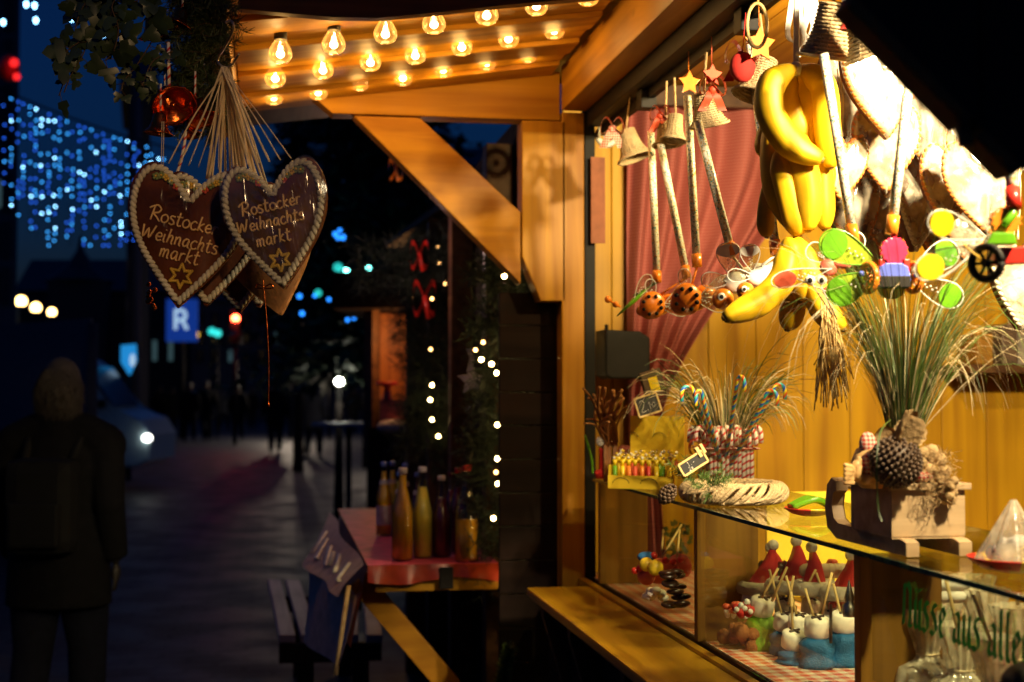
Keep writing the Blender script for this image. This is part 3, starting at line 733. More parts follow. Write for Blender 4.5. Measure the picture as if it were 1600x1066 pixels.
h = MB(); h.tube([W(263, 66, 2.6), W(264, 135, 2.6)], .0031, n=8); single('striped_cord', h, M['cane'], 'red and white twisted cord above the largest copper bell', 'cord', 'striped cords in the garland')
h = MB(); h.tube(catmull([tuple(W(*p)) for p in ((290, 205, 2.64), (288, 225, 2.64), (283, 250, 2.64), (275, 275, 2.64))], 4), .0028, n=8); single('striped_cord', h, M['cane'], 'red and white twisted cord trailing behind the left gingerbread heart', 'cord', 'striped cords in the garland')
h = MB(); h.tube([W(253, 190, 2.58), W(252, 262, 2.58)], .0008, n=4); h.tube([W(256, 190, 2.58), W(255, 262, 2.58)], .0008, n=4); single('ribbon_loop', h, M['ribbon'], 'thin loop of thread under the small crumpled copper bell', 'thread')
iv = thing('ivy', 'dark trailing ivy hanging left of the spruce garland against the blue dusk sky', 'ivy', W(160, 60, 2.65))
h = MB(); hs = MB()
def vine(pts, d, n, sz):
    P = catmull([tuple(W(p[0], p[1], d)) for p in pts], 6); hs.tube(P, .0013, n=5)
    for k in range(n):
        i = random.randrange(len(P)); p = P[i]; an = rnd(0, 2 * PI)
        dd = rgt * math.cos(an) + V((0, 0, 1)) * (math.sin(an) - .3) + fwd * rnd(-.4, .4); dd.normalize()
        q_ = p + dd * rnd(.004, .016); hs.tube([p, q_], .0006, n=4)
        h.leaf(q_, dd, (-fwd + V((rnd(-.6, .6), 0, rnd(-.6, .6)))).normalized(), sz * rnd(.6, 1.25), sz * rnd(.7, 1.1), lobes=True)
vine([(235, -10), (180, 20), (140, 55), (110, 75), (98, 90)], 2.62, 20, .042); vine([(150, -20), (125, 20), (115, 60), (105, 110), (92, 150)], 2.64, 20, .032)
vine([(235, 20), (200, 60), (175, 85), (165, 95)], 2.62, 13, .042); vine([(240, 60), (215, 100), (195, 125), (190, 140)], 2.64, 14, .024)
vine([(190, -10), (175, 10), (185, 45), (178, 80)], 2.6, 12, .035); vine([(240, 100), (232, 120), (225, 145)], 2.66, 10, .022); vine([(120, -10), (135, 10), (160, -5)], 2.66, 10, .045)
vine([(135, 60), (130, 85), (112, 115), (100, 145)], 2.63, 9, .022); vine([(270, 80), (240, 95), (225, 125), (222, 135)], 2.58, 12, .022)
part('leaves', h, M['ivy'], iv); part('stems', hs, M['stem'], iv)
for lab, px, py in (('small copper foil berry cluster beside the tip of the star heart', 234, 462),):
    h = MB()
    for k in range(10): h.sph(W(px + rnd(-8, 8), py + rnd(-22, 22), 2.7), .0052, n=8)
    single('berry_cluster', h, M['copper'], lab, 'ornament')

# ================================================================== BANANAS
bn = thing('banana_bunch', 'long cascade of yellow toy bananas tied in tiers, hanging in front of the curtain', 'bananas', W(1245, 110, 2.5))
def banana(pts, d, r, dd=0):
    n = len(pts); P = catmull([tuple(W(p[0], p[1], d + dd * i / (n - 1))) for i, p in enumerate(pts)], 6); k = len(P); R = r * .84 * d / F
    rs = []
    for i in range(k):
        t_ = i / (k - 1); e_ = .22 + .78 * min(1, t_ / .22) ** .8 if t_ < .22 else (1 if t_ < .72 else 1 - .62 * ((t_ - .72) / .28) ** 1.8)
        rs.append(R * e_)
    h = MB(); h.tube(P, rs, n=20, cap=True, ridge=.045)
    e = P[-1]; dr = (P[-1] - P[-2]).normalized(); h.tube([e - dr * .002, e + dr * .004], [rs[-1] * .9, rs[-1] * .45], n=6, mi=1)
    part('banana', h, [M['banana'], M['bananat']], bn)
for a in (([(1243, 105), (1208, 130), (1204, 175), (1235, 225), (1284, 250)], 2.44, 27, -.03), ([(1247, 103), (1262, 130), (1268, 180), (1264, 232)], 2.50, 26),
          ([(1250, 105), (1285, 135), (1292, 200), (1298, 262)], 2.47, 25), ([(1240, 107), (1226, 145), (1240, 190), (1262, 225)], 2.5, 27),
          ([(1222, 150), (1206, 190), (1196, 220), (1193, 245)], 2.53, 19), ([(1225, 190), (1210, 215), (1212, 290), (1242, 360)], 2.49, 24),
          ([(1228, 205), (1248, 240), (1262, 300), (1262, 360)], 2.45, 27), ([(1250, 215), (1280, 255), (1285, 310), (1288, 358)], 2.5, 22),
          ([(1212, 265), (1200, 310), (1196, 345), (1198, 370)], 2.53, 17), ([(1215, 235), (1226, 280), (1240, 335), (1248, 368)], 2.46, 24),
          ([(1232, 372), (1225, 430), (1190, 470), (1132, 497)], 2.44, 26, -.06), ([(1238, 370), (1246, 420), (1238, 480), (1230, 515)], 2.47, 24),
          ([(1244, 372), (1262, 420), (1285, 480), (1318, 515)], 2.45, 25, -.04), ([(1228, 372), (1240, 400), (1252, 440), (1250, 470)], 2.43, 21),
          ([(1262, 180), (1275, 230), (1288, 262), (1290, 300)], 2.54, 20)):
    banana(*a)
h = MB()
for dx in (-2, 0, 2): h.tube([W(1245 + dx, -20, 2.5), W(1244 + dx, 110, 2.47)], .003, n=6)
h.sph(W(1244, 108, 2.47), (.012, .012, .014), n=8); part('tie', h, M['white'], bn)
# white net ribbons hanging above the bananas
h = MB()
for k in range(9):
    x0 = 1240 + rnd(0, 35); h.ribbon(catmull([tuple(W(x0, -20, 2.55)), tuple(W(x0 + rnd(-8, 8), 20, 2.53)), tuple(W(x0 + rnd(-12, 12), rnd(40, 75), 2.53)), tuple(W(1262 + rnd(-20, 8), rnd(60, 92), 2.53))], 4), .010, rgt)
single('net_ribbon', h, M['white'], 'white net ribbons knotted directly above the yellow bananas', 'ribbon')

# ================================================================== STICKS AND PUSH TOYS
def stick(t, a, b_, d, r=.0078, cap='orange'):
    A, B = W(a[0], a[1], d + .02), W(b_[0], b_[1], d); h = MB(); h.tube([A, B], r, n=12); part('stick', h, M['stick'], t)
    dr = (B - A).normalized(); h = MB(); h.tube([B - dr * .001, B + dr * .028], r * 1.25, n=12); part('handle_cap', h, M[cap], t)
    return B + dr * .028
def wing(t, a, b_, wd, d, mat_, spot=None, sname='wing_spot', dd=0):
    # tear shaped wing from root pixel a to tip pixel b
    A, B = W(a[0], a[1], d), W(b_[0], b_[1], d + dd); dr = (B - A); L = dr.length; dr.normalize(); up_ = dr.cross(-fwd).normalized()
    pl = []
    for k in range(28):
        an = 2 * PI * k / 28; x = .5 - .5 * math.cos(an); y = math.sin(an) * .5 * (x ** .75) * 1.05
        pl.append((x * L * 1.0, y * wd))
    h = MB(); h.prism(pl, A + fwd * .001, dr, up_, .002, bev=.0005, sm=False)
    for k in range(6):
        x = .3 + .05 * k; c_ = A + dr * L * x + up_ * wd * (.08 if k % 2 else -.1) * x - fwd * .0025
        h.sph(c_, (.0018, .0018, .0018), mi=1, n=6)
    w_ = part('wing', h, [M[mat_], M['white']], t)
    h = MB(); pts = [(math.cos(2 * PI * k / 32), math.sin(2 * PI * k / 32)) for k in range(32)]
    if spot:
        c_ = A + dr * L * .77 + fwd * -.0015
        h.prism([(p[0] * L * .185, p[1] * wd * .36) for p in pts], c_, dr, up_, .003, bev=.0008); o = part(sname, h, M[spot], w_)
        # rim
    h = MB(); h.tube([A + dr * p[0] + up_ * p[1] for p in pl + pl[:1]], .0011, n=5); part('wing_rim', h, M['white' if mat_ == 'wing' else 'green'], w_)
def gear(h, c, ax, R, w, mi=0):
    z = V(ax).normalized(); u, v_ = frame_from(z); n = 28
    pl = []
    for k in range(n * 2):
        r_ = R if k % 2 == 0 else R * .9; an = PI * k / n; pl.append((math.cos(an) * r_, math.sin(an) * r_))
    h.tube([V(c) + (u * math.cos(a) + v_ * math.sin(a)) * R * .86 for a in [2 * PI * k / 24 for k in range(25)]], w * .55, n=6, mi=mi)
    for k in range(n):
        an = 2 * PI * k / n; q_ = V(c) + (u * math.cos(an) + v_ * math.sin(an)) * R * .95; h.bar(q_ - z * w / 2, q_ + z * w / 2, R * .09, R * .12, mi=mi)
    for k in range(6):
        an = 2 * PI * k / 6; h.tube([V(c), V(c) + (u * math.cos(an) + v_ * math.sin(an)) * R * .86], w * .22, n=5, mi=mi)
    h.tube([V(c) - z * w * .7, V(c) + z * w * .7], R * .2, n=10, mi=mi)
def scal(h, c, R, d, n=14, th=.006, mi=0, sq=1):
    pl = []
    for k in range(n * 4):
        an = 2 * PI * k / (n * 4); r_ = R * (1 + .05 * math.cos(an * n)); pl.append((math.cos(an) * r_, math.sin(an) * r_ * sq))
    h.prism(pl, W(c[0], c[1], d) + fwd * th / 2, rgt, V((0, 0, 1)), th, bev=th * .25, mi=mi)
pg = 'push along toys hanging on sticks'
# big butterfly with pink head
d = 2.2; px2 = d / F
t = thing('push_toy', 'butterfly push toy with pink round head, blue and black body and green spotted wings', 'toy', W(1395, 440, d), pg)
stick(t, (1425, 85), (1396, 338), d)
h = MB(); h.tube([W(1397, 356, d), W(1396, 372, d)], 5 * px2, n=8); scal(h, (1396, 392), 20 * px2, d, mi=0, th=.012); h.sph(W(1396, 410, d + .004), (18 * px2, .008, 16 * px2))
part('head', h, M['pink'], t)
h = MB(); h.prism([(-27, -14), (27, -14), (22, 8), (12, 14), (-12, 14), (-22, 8)] and [(a * px2, b_ * px2) for a, b_ in [(-27, -14), (27, -14), (22, 8), (12, 14), (-12, 14), (-22, 8)]], W(1394, 426, d) + fwd * .01, rgt, V((0, 0, 1)), .022, bev=.002); part('body', h, M['blue'], t)
h = MB(); h.prism([(a * px2, b_ * px2) for a, b_ in [(-26, -9), (26, -9), (26, 9), (-26, 9)]], W(1392, 442, d) + fwd * .012, rgt, V((0, 0, 1)), .03, bev=.0015)
h.prism([(a * px2, b_ * px2) for a, b_ in [(-4, -3), (4, -3), (4, 3), (-4, 3)]], W(1399, 445, d) - fwd * .0182, rgt, V((0, 0, 1)), .002); part('gear_box', h, M['blackp'], t)
h = MB(); pts = [(math.cos(PI + PI * k / 12) * 22 * px2, math.sin(PI + PI * k / 12) * 17 * px2) for k in range(13)]; h.prism(pts, W(1394, 451, d) + fwd * .01, rgt, V((0, 0, 1)), .006); part('tail', h, M['yellow'], t)
h = MB(); h.tube([W(1352, 432, d), W(1438, 432, d)], .0022, n=8); h.sph(W(1346, 428, d), .005); h.sph(W(1432, 430, d - .01), .004); part('axle', h, M['blue'], t)
for x in (1357, 1427):
    h = MB(); gear(h, W(x, 434, d), rgt + fwd * .35, 25 * px2, .009); part('wheel', h, M['orange'], t)
for x in (1378, 1416):
    h = MB(); h.bar(W(x, 405, d), W(x, 424, d), .008, .01, bev=.002); part('shoulder', h, M['redp'], t)
wing(t, (1378, 415), (1282, 372), 68 * px2, d + .01, 'wingg', 'green'); wing(t, (1375, 425), (1294, 466), 64 * px2, d + .012, 'wingg', 'green')
wing(t, (1420, 430), (1496, 386), 60 * px2, d + .012, 'wing', 'green'); wing(t, (1418, 436), (1504, 470), 56 * px2, d + .01, 'wing', 'green')
# right butterfly
d = 1.88; px2 = d / F
t = thing('push_toy', 'butterfly push toy with yellow spotted wings, black spoked wheel and green neck', 'toy', W(1560, 380, d), pg)
stick(t, (1577, 240), (1582, 296), d, .0082, 'redp')
h = MB(); scal(h, (1570, 346), 22 * px2, d, th=.014, sq=.95); part('head', h, M['orange'], t)
h = MB(); h.tube(catmull([tuple(W(*p)) for p in ((1582, 318, d), (1582, 335, d - .012), (1568, 352, d - .014))], 4), [.006] * 8 + [.004], n=8); h.prism([(a * px2, b_ * px2) for a, b_ in [(-24, -9), (24, -9), (20, 10), (-14, 10)]], W(1556, 376, d), rgt, V((0, 0, 1)), .024, bev=.002); part('neck', h, M['green'], t)
h = MB(); h.prism([(a * px2, b_ * px2) for a, b_ in [(-40, -16), (60, -10), (60, 14), (-40, 12)]], W(1590, 400, d) + fwd * .02, rgt, V((0, 0, 1)), .03, bev=.002); part('body', h, M['copper'] if 0 else M['redp'], t)
h = MB(); gear(h, W(1541, 411, d - .03), rgt + fwd * .9, 29 * px2, .01); part('wheel', h, M['blackp'], t)
h = MB(); h.tube([W(1508, 386, d - .03), W(1541, 411, d - .03)], .0014, n=6); h.sph(W(1508, 385, d - .03), .003, n=6); part('axle', h, M['icingy'], t)
wing(t, (1545, 374), (1450, 342), 58 * px2, d + .0, 'wing', 'yellow', dd=-.02); wing(t, (1535, 382), (1430, 428), 58 * px2, d + .01, 'wing', 'yellow', dd=-.02)
# the row along the curtain
def bug(lab, c, d, R, stk, kind):
    t = thing('push_toy', lab, 'toy', W(c[0], c[1], d), pg); p2 = d / F
    B = stick(t, stk[0], stk[1], d, .0092)
    h = MB(); h.tube([B, W(c[0], c[1] - R * .3, d)], .003, n=6)
    if kind in ('lady', 'white'):
        for k in range(3):
            h.sph(W(c[0] + k * R * .5 - R * .3, c[1] + R * .35 - k * R * .2, d + .01 * k), (R * .62 * p2, R * .5 * p2, R * .52 * p2), n=14)
    part('body', h, M['white' if kind == 'white' else 'orange'] if kind != 'hopper' else M['green'], t)
    if kind == 'lady':
        h = MB(); h.sph(W(c[0] - R * .15, c[1] + R * .1, d - .012), (R * .72 * p2, R * .3 * p2, R * .75 * p2), n=20); sh = part('shell', h, M['orange'], t)
        h = MB()
        for k in range(8):
            an = k * .8 + .3; rr_ = R * .5; h.sph(W(c[0] - R * .15 + rr_ * math.cos(an), c[1] + R * .1 + rr_ * math.sin(an), d - .012 - R * .22 * p2), (R * .11 * p2,) * 3, n=8)
        part('spots', h, M['blackp'], sh)
        wing(t, (c[0] + 8, c[1] + 8), (c[0] + R * 1.9, c[1] - R * .9), R * .9 * p2, d - .01, 'wing', None); wing(t, (c[0], c[1]), (c[0] + R * 1.7, c[1] + R * .55), R * .8 * p2, d - .012, 'wing', None)
        wing(t, (c[0] - 4, c[1]), (c[0] - R * .3, c[1] - R * 1.3), R * .8 * p2, d - .005, 'wing', None)
    if kind == 'white':
        h = MB(); h.sph(W(c[0] - R * .9, c[1] + R * 1.1, d - .02), (R * .5 * p2,) * 3, n=16); fc = part('face', h, M['orange'], t)
        h = MB(); h.sph(W(c[0] - R * .95, c[1] + R * 1.0, d - .02 - R * .42 * p2), (R * .2 * p2, R * .1 * p2, R * .2 * p2), n=10); ey = part('eye', h, M['white'], fc)
        h2 = MB(); h2.sph(W(c[0] - R * .95, c[1] + R * 1.0, d - .02 - R * .52 * p2), (R * .1 * p2, R * .06 * p2, R * .1 * p2), n=8); part('pupil', h2, M['blackp'], fc)
        wing(t, (c[0] - R * .3, c[1] + R * .3), (c[0] - R * 1.9, c[1] + R * .2), R * 1.0 * p2, d - .012, 'wing', None); wing(t, (c[0] - R * .5, c[1] + R * .1), (c[0] - R * .7, c[1] - R * 1.5), R * 1.5 * p2, d - .01, 'wing', 'white')
    if kind == 'hopper':
        h = MB(); h.tube([W(c[0] - 26, c[1] + 24, d), W(c[0], c[1], d), W(c[0] + 34, c[1] - 30, d)], [.003, .013, .004], n=8, flat=.5); part('back', h, M['green'], t)
        h = MB(); h.tube([W(c[0] - 20, c[1] + 10, d), W(c[0] - 38, c[1] + 0, d)], .003, n=6)
        h.sph(W(c[0] - 40, c[1] - 2, d), .009, n=10); h.sph(W(c[0] - 28, c[1] + 6, d), .008, n=10); part('feelers', h, M['orange'], t); h = MB(); h.sph(W(c[0] + 14, c[1] + 16, d), (.017, .014, .014), n=10); part('wheel', h, M['orange'], t)
        wing(t, (c[0], c[1]), (c[0] + 26, c[1] - 40), 26 * p2, d - .008, 'wing', None)
    return t
bug('green grasshopper push toy with orange wheels, leftmost toy hanging by the curtain', (990, 470), 3.5, 26, ((1017, 205), (1026, 424)), 'hopper')
bug('smaller orange dotted push toy by the green grasshopper toy', (1024, 474), 3.38, 29, ((1032, 225), (1070, 416)), 'lady')
bug('orange ladybird push toy with big dark spotted shell, by the curtain', (1078, 464), 3.2, 34, ((1074, 150), (1088, 398)), 'lady')
bug('white ribbed push toy with round dotted wing and orange face, left of the low banana', (1160, 430), 2.98, 34, ((1090, 190), (1139, 380)), 'white')
bug('white ribbed push toy half hidden behind the lowest banana', (1190, 424), 2.8, 28, ((1172, 70), (1210, 376)), 'white')
# pink butterfly toy between bananas and big butterfly
d = 2.3; px2 = d / F
t = thing('push_toy', 'pale pink butterfly push toy with staring eyes, between the bananas and the big butterfly', 'toy', W(1285, 430, d), pg)
stick(t, (1287, 85), (1330, 352), d)
wing(t, (1300, 420), (1205, 442), 36 * px2, d - .01, 'wing', 'icingr'); wing(t, (1298, 412), (1262, 385), 40 * px2, d, 'wing', None); wing(t, (1310, 415), (1345, 365), 42 * px2, d, 'wing', None)
h = MB(); h.sph(W(1295, 418, d), (16 * px2, .009, 14 * px2)); h.sph(W(1294, 455, d), (10 * px2, .008, 8 * px2)); h.sph(W(1316, 412, d), (17 * px2, .01, 9 * px2)); part('body', h, M['pig'], t)
for x in (1266, 1284):
    h = MB(); h.sph(W(x, 438, d - .012), (9 * px2, .004, 8 * px2), n=14); e_ = part('eye', h, M['white'], t)
    h = MB(); h.sph(W(x, 438, d - .0155), (4 * px2, .002, 4.5 * px2), n=10); part('pupil', h, M['blackp'], e_)
h = MB()
for a, b_ in (((1270, 446), (1300, 492)), ((1282, 446), (1308, 500)), ((1238, 432), (1300, 460))): h.tube([W(a[0], a[1], d - .01), W(b_[0], b_[1], d - .01)], .0014, n=5)
part('feeler', h, M['white'], t)

# ================================================================== WICKER BELLS AND BOWS
def wicker(lab, c, d, R, H, tilt, bow, bpos=(0, -1), dense=False):
    o = W(c[0], c[1], d); t = thing('wicker_bell', lab, 'wicker bell', o, 'wicker bells hanging from the rail'); 
    z = (V((0, 0, 1)) + rgt * tilt[0] + fwd * tilt[1]).normalized(); u, v_ = frame_from(z)
    h = MB()
    def pr(t_): return R * (.52 + .12 * t_ + .36 * t_ ** 4)
    nz = 15
    for k in range(nz):          # woven courses
        t_ = k / (nz - 1); rr_ = pr(t_); pts = []
        for j in range(33):
            a = 2 * PI * j / 32; w_ = 1 + .035 * math.cos(a * 16 + PI * k); pts.append(o + z * (H * (.5 - t_)) + (u * math.cos(a) + v_ * math.sin(a)) * rr_ * w_)
        h.tube(pts, H / nz * .52, n=5, cap=False)
    for j in range(16):
        a = 2 * PI * j / 16; h.tube([o + z * (H * (.5 - t_)) + (u * math.cos(a) + v_ * math.sin(a)) * pr(t_) for t_ in (0, .3, .6, .85, 1)], .0016, n=4)
    h.tube([o + z * (-H * .5) + (u * math.cos(a) + v_ * math.sin(a)) * pr(1) * 1.04 for a in [2 * PI * j / 28 for j in range(29)]], .0036, n=6, cap=False)
    h.lathe([(R * .02, H * .56), (R * .4, H * .54), (R * .52, H * .49)], Matrix.Translation(o) @ Matrix((u, v_, z)).transposed().to_4x4(), n=16, cap=False)
    part('basket', h, M['wicker'], t)
    h = MB(); h.lathe([(pr(k / 8) * .97, H * (.5 - k / 8)) for k in range(9)], Matrix.Translation(o) @ Matrix((u, v_, z)).transposed().to_4x4(), n=24, cap=False); part('lining', h, M['wicker'], t)
    h = MB(); h.tube([o + z * H * .5, o + V((0, 0, H * .5 + .09))], .0028, n=6); part('cord', h, M['pack'], t)
    if bow:
        b_ = o + z * H * .55 + rgt * (bpos[0] * R) - fwd * R * .5; h = MB()
        for s_ in (-1, 1):
            h.grid(lambda a, e_, s_=s_: b_ + rgt * (s_ * R * .95 * math.sin(PI * a) * (.4 + .6 * a)) + V((0, 0, 1)) * (R * .55 * math.sin(2 * PI * a) * .9 + R * .2) + fwd * ((e_ - .5) * R * .7), 12, 3)
            h.grid(lambda a, e_, s_=s_: b_ + rgt * (s_ * R * .55 * a + (e_ - .5) * R * .45) - V((0, 0, 1)) * (R * 1.1 * a) - fwd * (R * .12 * math.sin(a * 5)), 8, 2)
        h.sph(b_, R * .25, n=10); part('bow', h, M[bow], t)
wicker('shadowed wicker bell with a pink checked bow, nearest the corner post', (985, 226), 3.78, .045, .075, (-.35, .1), 'gingham', (-.8, 0))
wicker('small wicker bell with an orange red bow over two striped sticks', (1042, 205), 3.45, .036, .065, (-.1, .1), 'icingr', (-.4, .2))
wicker('brightly lit small wicker bell just right of the one with the orange bow', (1054, 200), 3.38, .03, .06, (.1, .1), None)
wicker('wicker bell with open mouth turned down to the left, over the curtain edge', (1104, 170), 3.14, .042, .07, (-.2, -.25), 'icingr', (.4, .4))
wicker('dark red bowed wicker bell behind the stick left of the bananas', (1188, 122), 2.8, .044, .075, (.3, .1), 'redp', (-1.2, .2))
wicker('large wicker bell hanging right above the striped stick, left of its twin', (1297, 48), 2.42, .046, .088, (.12, -.28), 'redp', (.9, .5))
wicker('large wicker bell tilted to the right under the dark panel edge', (1352, 44), 2.32, .046, .088, (-.38, -.15), None)
# orange felt stars and scraps tied on the rail
def felt_star(lab, c, d, R, m_):
    pl = [((R if k % 2 == 0 else R * .48) * math.cos(PI / 2 + k * PI / 5), (R if k % 2 == 0 else R * .48) * math.sin(PI / 2 + k * PI / 5)) for k in range(10)]
    h = MB(); h.prism(pl, W(c[0], c[1], d), (rgt + fwd * .4).normalized(), V((0, 0, 1)), .005, bev=.0012)
    h.tube([W(c[0], c[1], d) + V((0, 0, R)), W(c[0], c[1], d) + V((0, 0, R + .06))], .001, n=4)
    single('felt_star', h, M[m_], lab, 'ornament', 'felt stars hung along the rail')
felt_star('orange felt star behind the bow nearest the blue shadow of the rail', (1076, 130), 3.28, .03, 'orange')
felt_star('orange felt star right of the wicker bell over the curtain edge', (1112, 118), 3.12, .026, 'icingr')
felt_star('orange spotted felt star high up left of the bananas', (1186, 70), 2.72, .036, 'orange')
h = MB(); h.sph(W(1160, 105, 2.75), (.026, .02, .03), n=14); h.tube([W(1160, 85, 2.75), W(1165, 20, 2.75)], .001, n=4); single('red_heart_pad', h, M['red'], 'dark red stuffed heart hanging left of the spotted orange star', 'ornament')
h = MB(); pp = [W(1183, 40, 2.55) + rgt * (.018 * math.cos(a)) + V((0, 0, 1)) * (.04 * math.sin(a)) for a in [2 * PI * k / 24 for k in range(25)]]; h.tube(pp, .0035, n=6, cap=False); h.tube([W(1184, 8, 2.55), W(1184, -20, 2.55)], .002, n=4); single('wreath_ring', h, M['straw'], 'oval straw ring hanging high beside the rail end', 'ornament')
# straw bundle by the bananas
sb = MB()
for k in range(70):
    x0 = 1295 + rnd(-16, 20); x1 = x0 + rnd(-14, 24); sb.tube(catmull([tuple(W(1290 + rnd(-9, 12), rnd(468, 490), 2.36)), tuple(W(x0, rnd(520, 545), 2.36 + rnd(-.02, .02))), tuple(W(x1, rnd(570, 642), 2.36 + rnd(-.02, .02)))], 4), .0011, n=4)
single('straw_bundle', sb, M['straw'], 'loose bundle of yellow straw hanging below the pink butterfly toy', 'straw bundle')

# ================================================================== FILM WRAPPED GINGERBREAD in the strong light
random.seed(23)
GB = [((1322, 165), 2.75, .16, .24, .35, 'tall iced gingerbread in glaring white film right beside the bananas'),
      ((1378, 130), 2.55, .17, .22, .1, 'largest gingerbread heart blazing white in its film, left of the bright stick'),
      ((1384, 232), 2.62, .14, .18, -.2, 'gingerbread heart glaring white, second down left of the bright stick'),
      ((1440, 190), 2.7, .15, .24, .5, 'orange iced gingerbread heart seen edge on under the dark panel'),
      ((1492, 180), 2.8, .13, .18, -.3, 'small iced gingerbread heart below the bend in the dark panel'),
      ((1330, 330), 2.85, .14, .20, .3, 'iced gingerbread heart low behind the big butterfly wing'),
      ((1385, 335), 2.9, .13, .20, -.1, 'gingerbread heart directly behind the pink headed butterfly stick'),
      ((1432, 320), 2.75, .13, .20, .45, 'orange rimmed gingerbread heart low, right of the pink headed butterfly stick'),
      ((1482, 290), 2.6, .13, .17, .0, 'gingerbread heart wrapped in film above the yellow spotted wing'),
      ((1535, 290), 2.5, .15, .19, -.25, 'bright film wrapped heart nearest the green necked toy'),
      ((1590, 440), 2.4, .12, .18, .2, 'dark gingerbread heart with a white dotted rim at the right picture edge'),
      ((1528, 215), 2.95, .14, .2, .2, 'gingerbread heart far back under the dark panel, by two cords'),
      ((1352, 262), 2.95, .12, .16, .3, 'small wrapped heart in the gap between the two glaring ones'),
      ((1412, 262), 3.0, .12, .17, -.3, 'small wrapped heart just right of the bright stick, half height'),
      ((1462, 352), 2.95, .12, .16, .2, 'small wrapped heart peeping above the clear wing, far back'),
      ((1512, 352), 2.8, .12, .16, -.1, 'small wrapped heart behind the yellow spotted wing'),
      ((1345, 400), 3.0, .11, .15, .1, 'lowest small wrapped heart, behind the green spotted wing'),
      ((1315, 260), 2.6, .10, .14, .2, 'narrow wrapped heart touching the right side of the bananas'),
      ((1560, 255), 2.7, .12, .16, -.2, 'small wrapped heart cut by the lower end of the dark panel')]
for (c, d, w_, h_, yw_, lab) in GB:
    mk_heart('wrapped_gingerbread', lab, W(c[0], c[1], d), facing(rnd(-.15, .15), yw_), w_ * .88, h_ * .9, 'film', 'film wrapped gingerbread hung in the strong light', hook=W(c[0] + rnd(-6, 6), c[1], d) + V((0, 0, h_ * .5 + .12)), nrib=3, seed=random.randrange(999))
random.seed(5)

# ================================================================== ON THE GLASS SHELF
ZS = 1.2512
def on(px, py): return WZ(px, py, ZS)
def grasses(h, base, n, L, spread, lean=V((0, 0, 0)), w=.0028, droop=.35, nm_=2, r0=.018):
    for k in range(n):
        an = rnd(0, 2 * PI); rr_ = r0 * math.sqrt(random.random()); p = base + V((math.cos(an) * rr_, math.sin(an) * rr_, 0))
        d = V((math.cos(an) * spread * rnd(.1, 1), math.sin(an) * spread * rnd(.1, 1), 1)) + lean * rnd(.2, 1); d.normalize(); L_ = L * rnd(.55, 1.1); q = [p]; seg = 9; dp = droop * rnd(.2, 1.5)
        for i in range(seg):
            d = (d + V((math.cos(an) * .06, math.sin(an) * .06, -dp * (i / seg) ** 2.2))).normalized(); p = p + d * L_ / seg; q.append(p.copy())
        sd = d.cross(V((rnd(-1, 1), rnd(-1, 1), .2))).normalized(); ww = w * rnd(.4, 1.1)
        h.ribbon(q, [ww * (1 - (i / seg) ** 2 * .85) for i in range(seg + 1)], sd, random.choice([0, 0, 1] if nm_ == 2 else [0, 1, 1]))
# candy cane jar
jc = on(1133, 772); jr = .058
t = thing('candy_cane_jar', 'square glass jar hung all round with red striped candy canes, behind the wicker wreath', 'jar', jc)
h = MB()
jw, jh = .056, .135
for a, b_ in (((-jw, -jw), (jw, -jw)), ((jw, -jw), (jw, jw)), ((jw, jw), (-jw, jw)), ((-jw, jw), (-jw, -jw))):
    A, B = V((jc.x + a[0], jc.y + a[1], ZS)), V((jc.x + b_[0], jc.y + b_[1], ZS)); h.grid(lambda u, v: A.lerp(B, u) + V((0, 0, jh * v)), 1, 1, sm=False)
part('jar', h, M['glass'], t)
h = MB()
h.tube([V((jc.x + a * (jw + .004), jc.y + b_ * (jw + .004), ZS + .112)) for a, b_ in ((-1, -1), (1, -1), (1, 1), (-1, 1), (-1, -1))], .012, n=4, flat=.25, sm=False); part('check_band', h, M['gingham'], t)
def cane(h, base, top, hook, R=.016, r=.0052):
    pts = [base, top]; s_ = V(hook).normalized()
    for k in range(1, 9):
        a = PI * k / 8; pts.append(top + s_ * (R * (1 - math.cos(a))) + V((0, 0, R * 1.2 * math.sin(a))))
    pts.append(pts[-1] - V((0, 0, .018))); h.tube(pts, r, n=8)
for k in range(17):
    f_ = k / 17; sd = k % 2
    if k < 11: x = jc.x - jw + 2 * jw * (k + .5) / 11; y = jc.y - jw + .006; hk_ = (rnd(-.5, .5), -1, 0)
    else: x = jc.x + (jw - .006) * (1 if k % 2 else -1); y = jc.y - jw + 2 * jw * (k - 10) / 7; hk_ = (1 if k % 2 else -1, rnd(-.3, .3), 0)
    h = MB(); zt = ZS + jh + rnd(.0, .012); cane(h, V((x, y, ZS + rnd(.004, .03))), V((x, y, zt)), hk_); part('candy_cane', h, M['cane'], t)
h = MB(); bs_ = V((jc.x - jw - .01, jc.y - .03, ZS + .115))
for s_ in (-1, 1): h.grid(lambda a, e_, s_=s_: bs_ + V((s_ * .035 * math.sin(PI * a), (e_ - .5) * .022 - .01, .018 * math.sin(2 * PI * a))), 12, 3)
h.sph(bs_, .009, n=8); part('bow', h, M['redp'], t)
tg = thing('grass_arrangement', 'pale and green ornamental grass with rainbow candy canes standing in the candy cane jar', 'grass', jc + V((0, .01, .02)))
h = MB(); grasses(h, jc + V((.005, .012, .03)), 170, .34, .2, V((.04, 0, 0)), .006, .5, 2, .03); grasses(h, jc + V((.005, .012, .08)), 200, .33, .4, V((.06, 0, 0)), .005, 1.2, 3, .03); part('blades', h, [M['grass'], M['grassp']], tg)
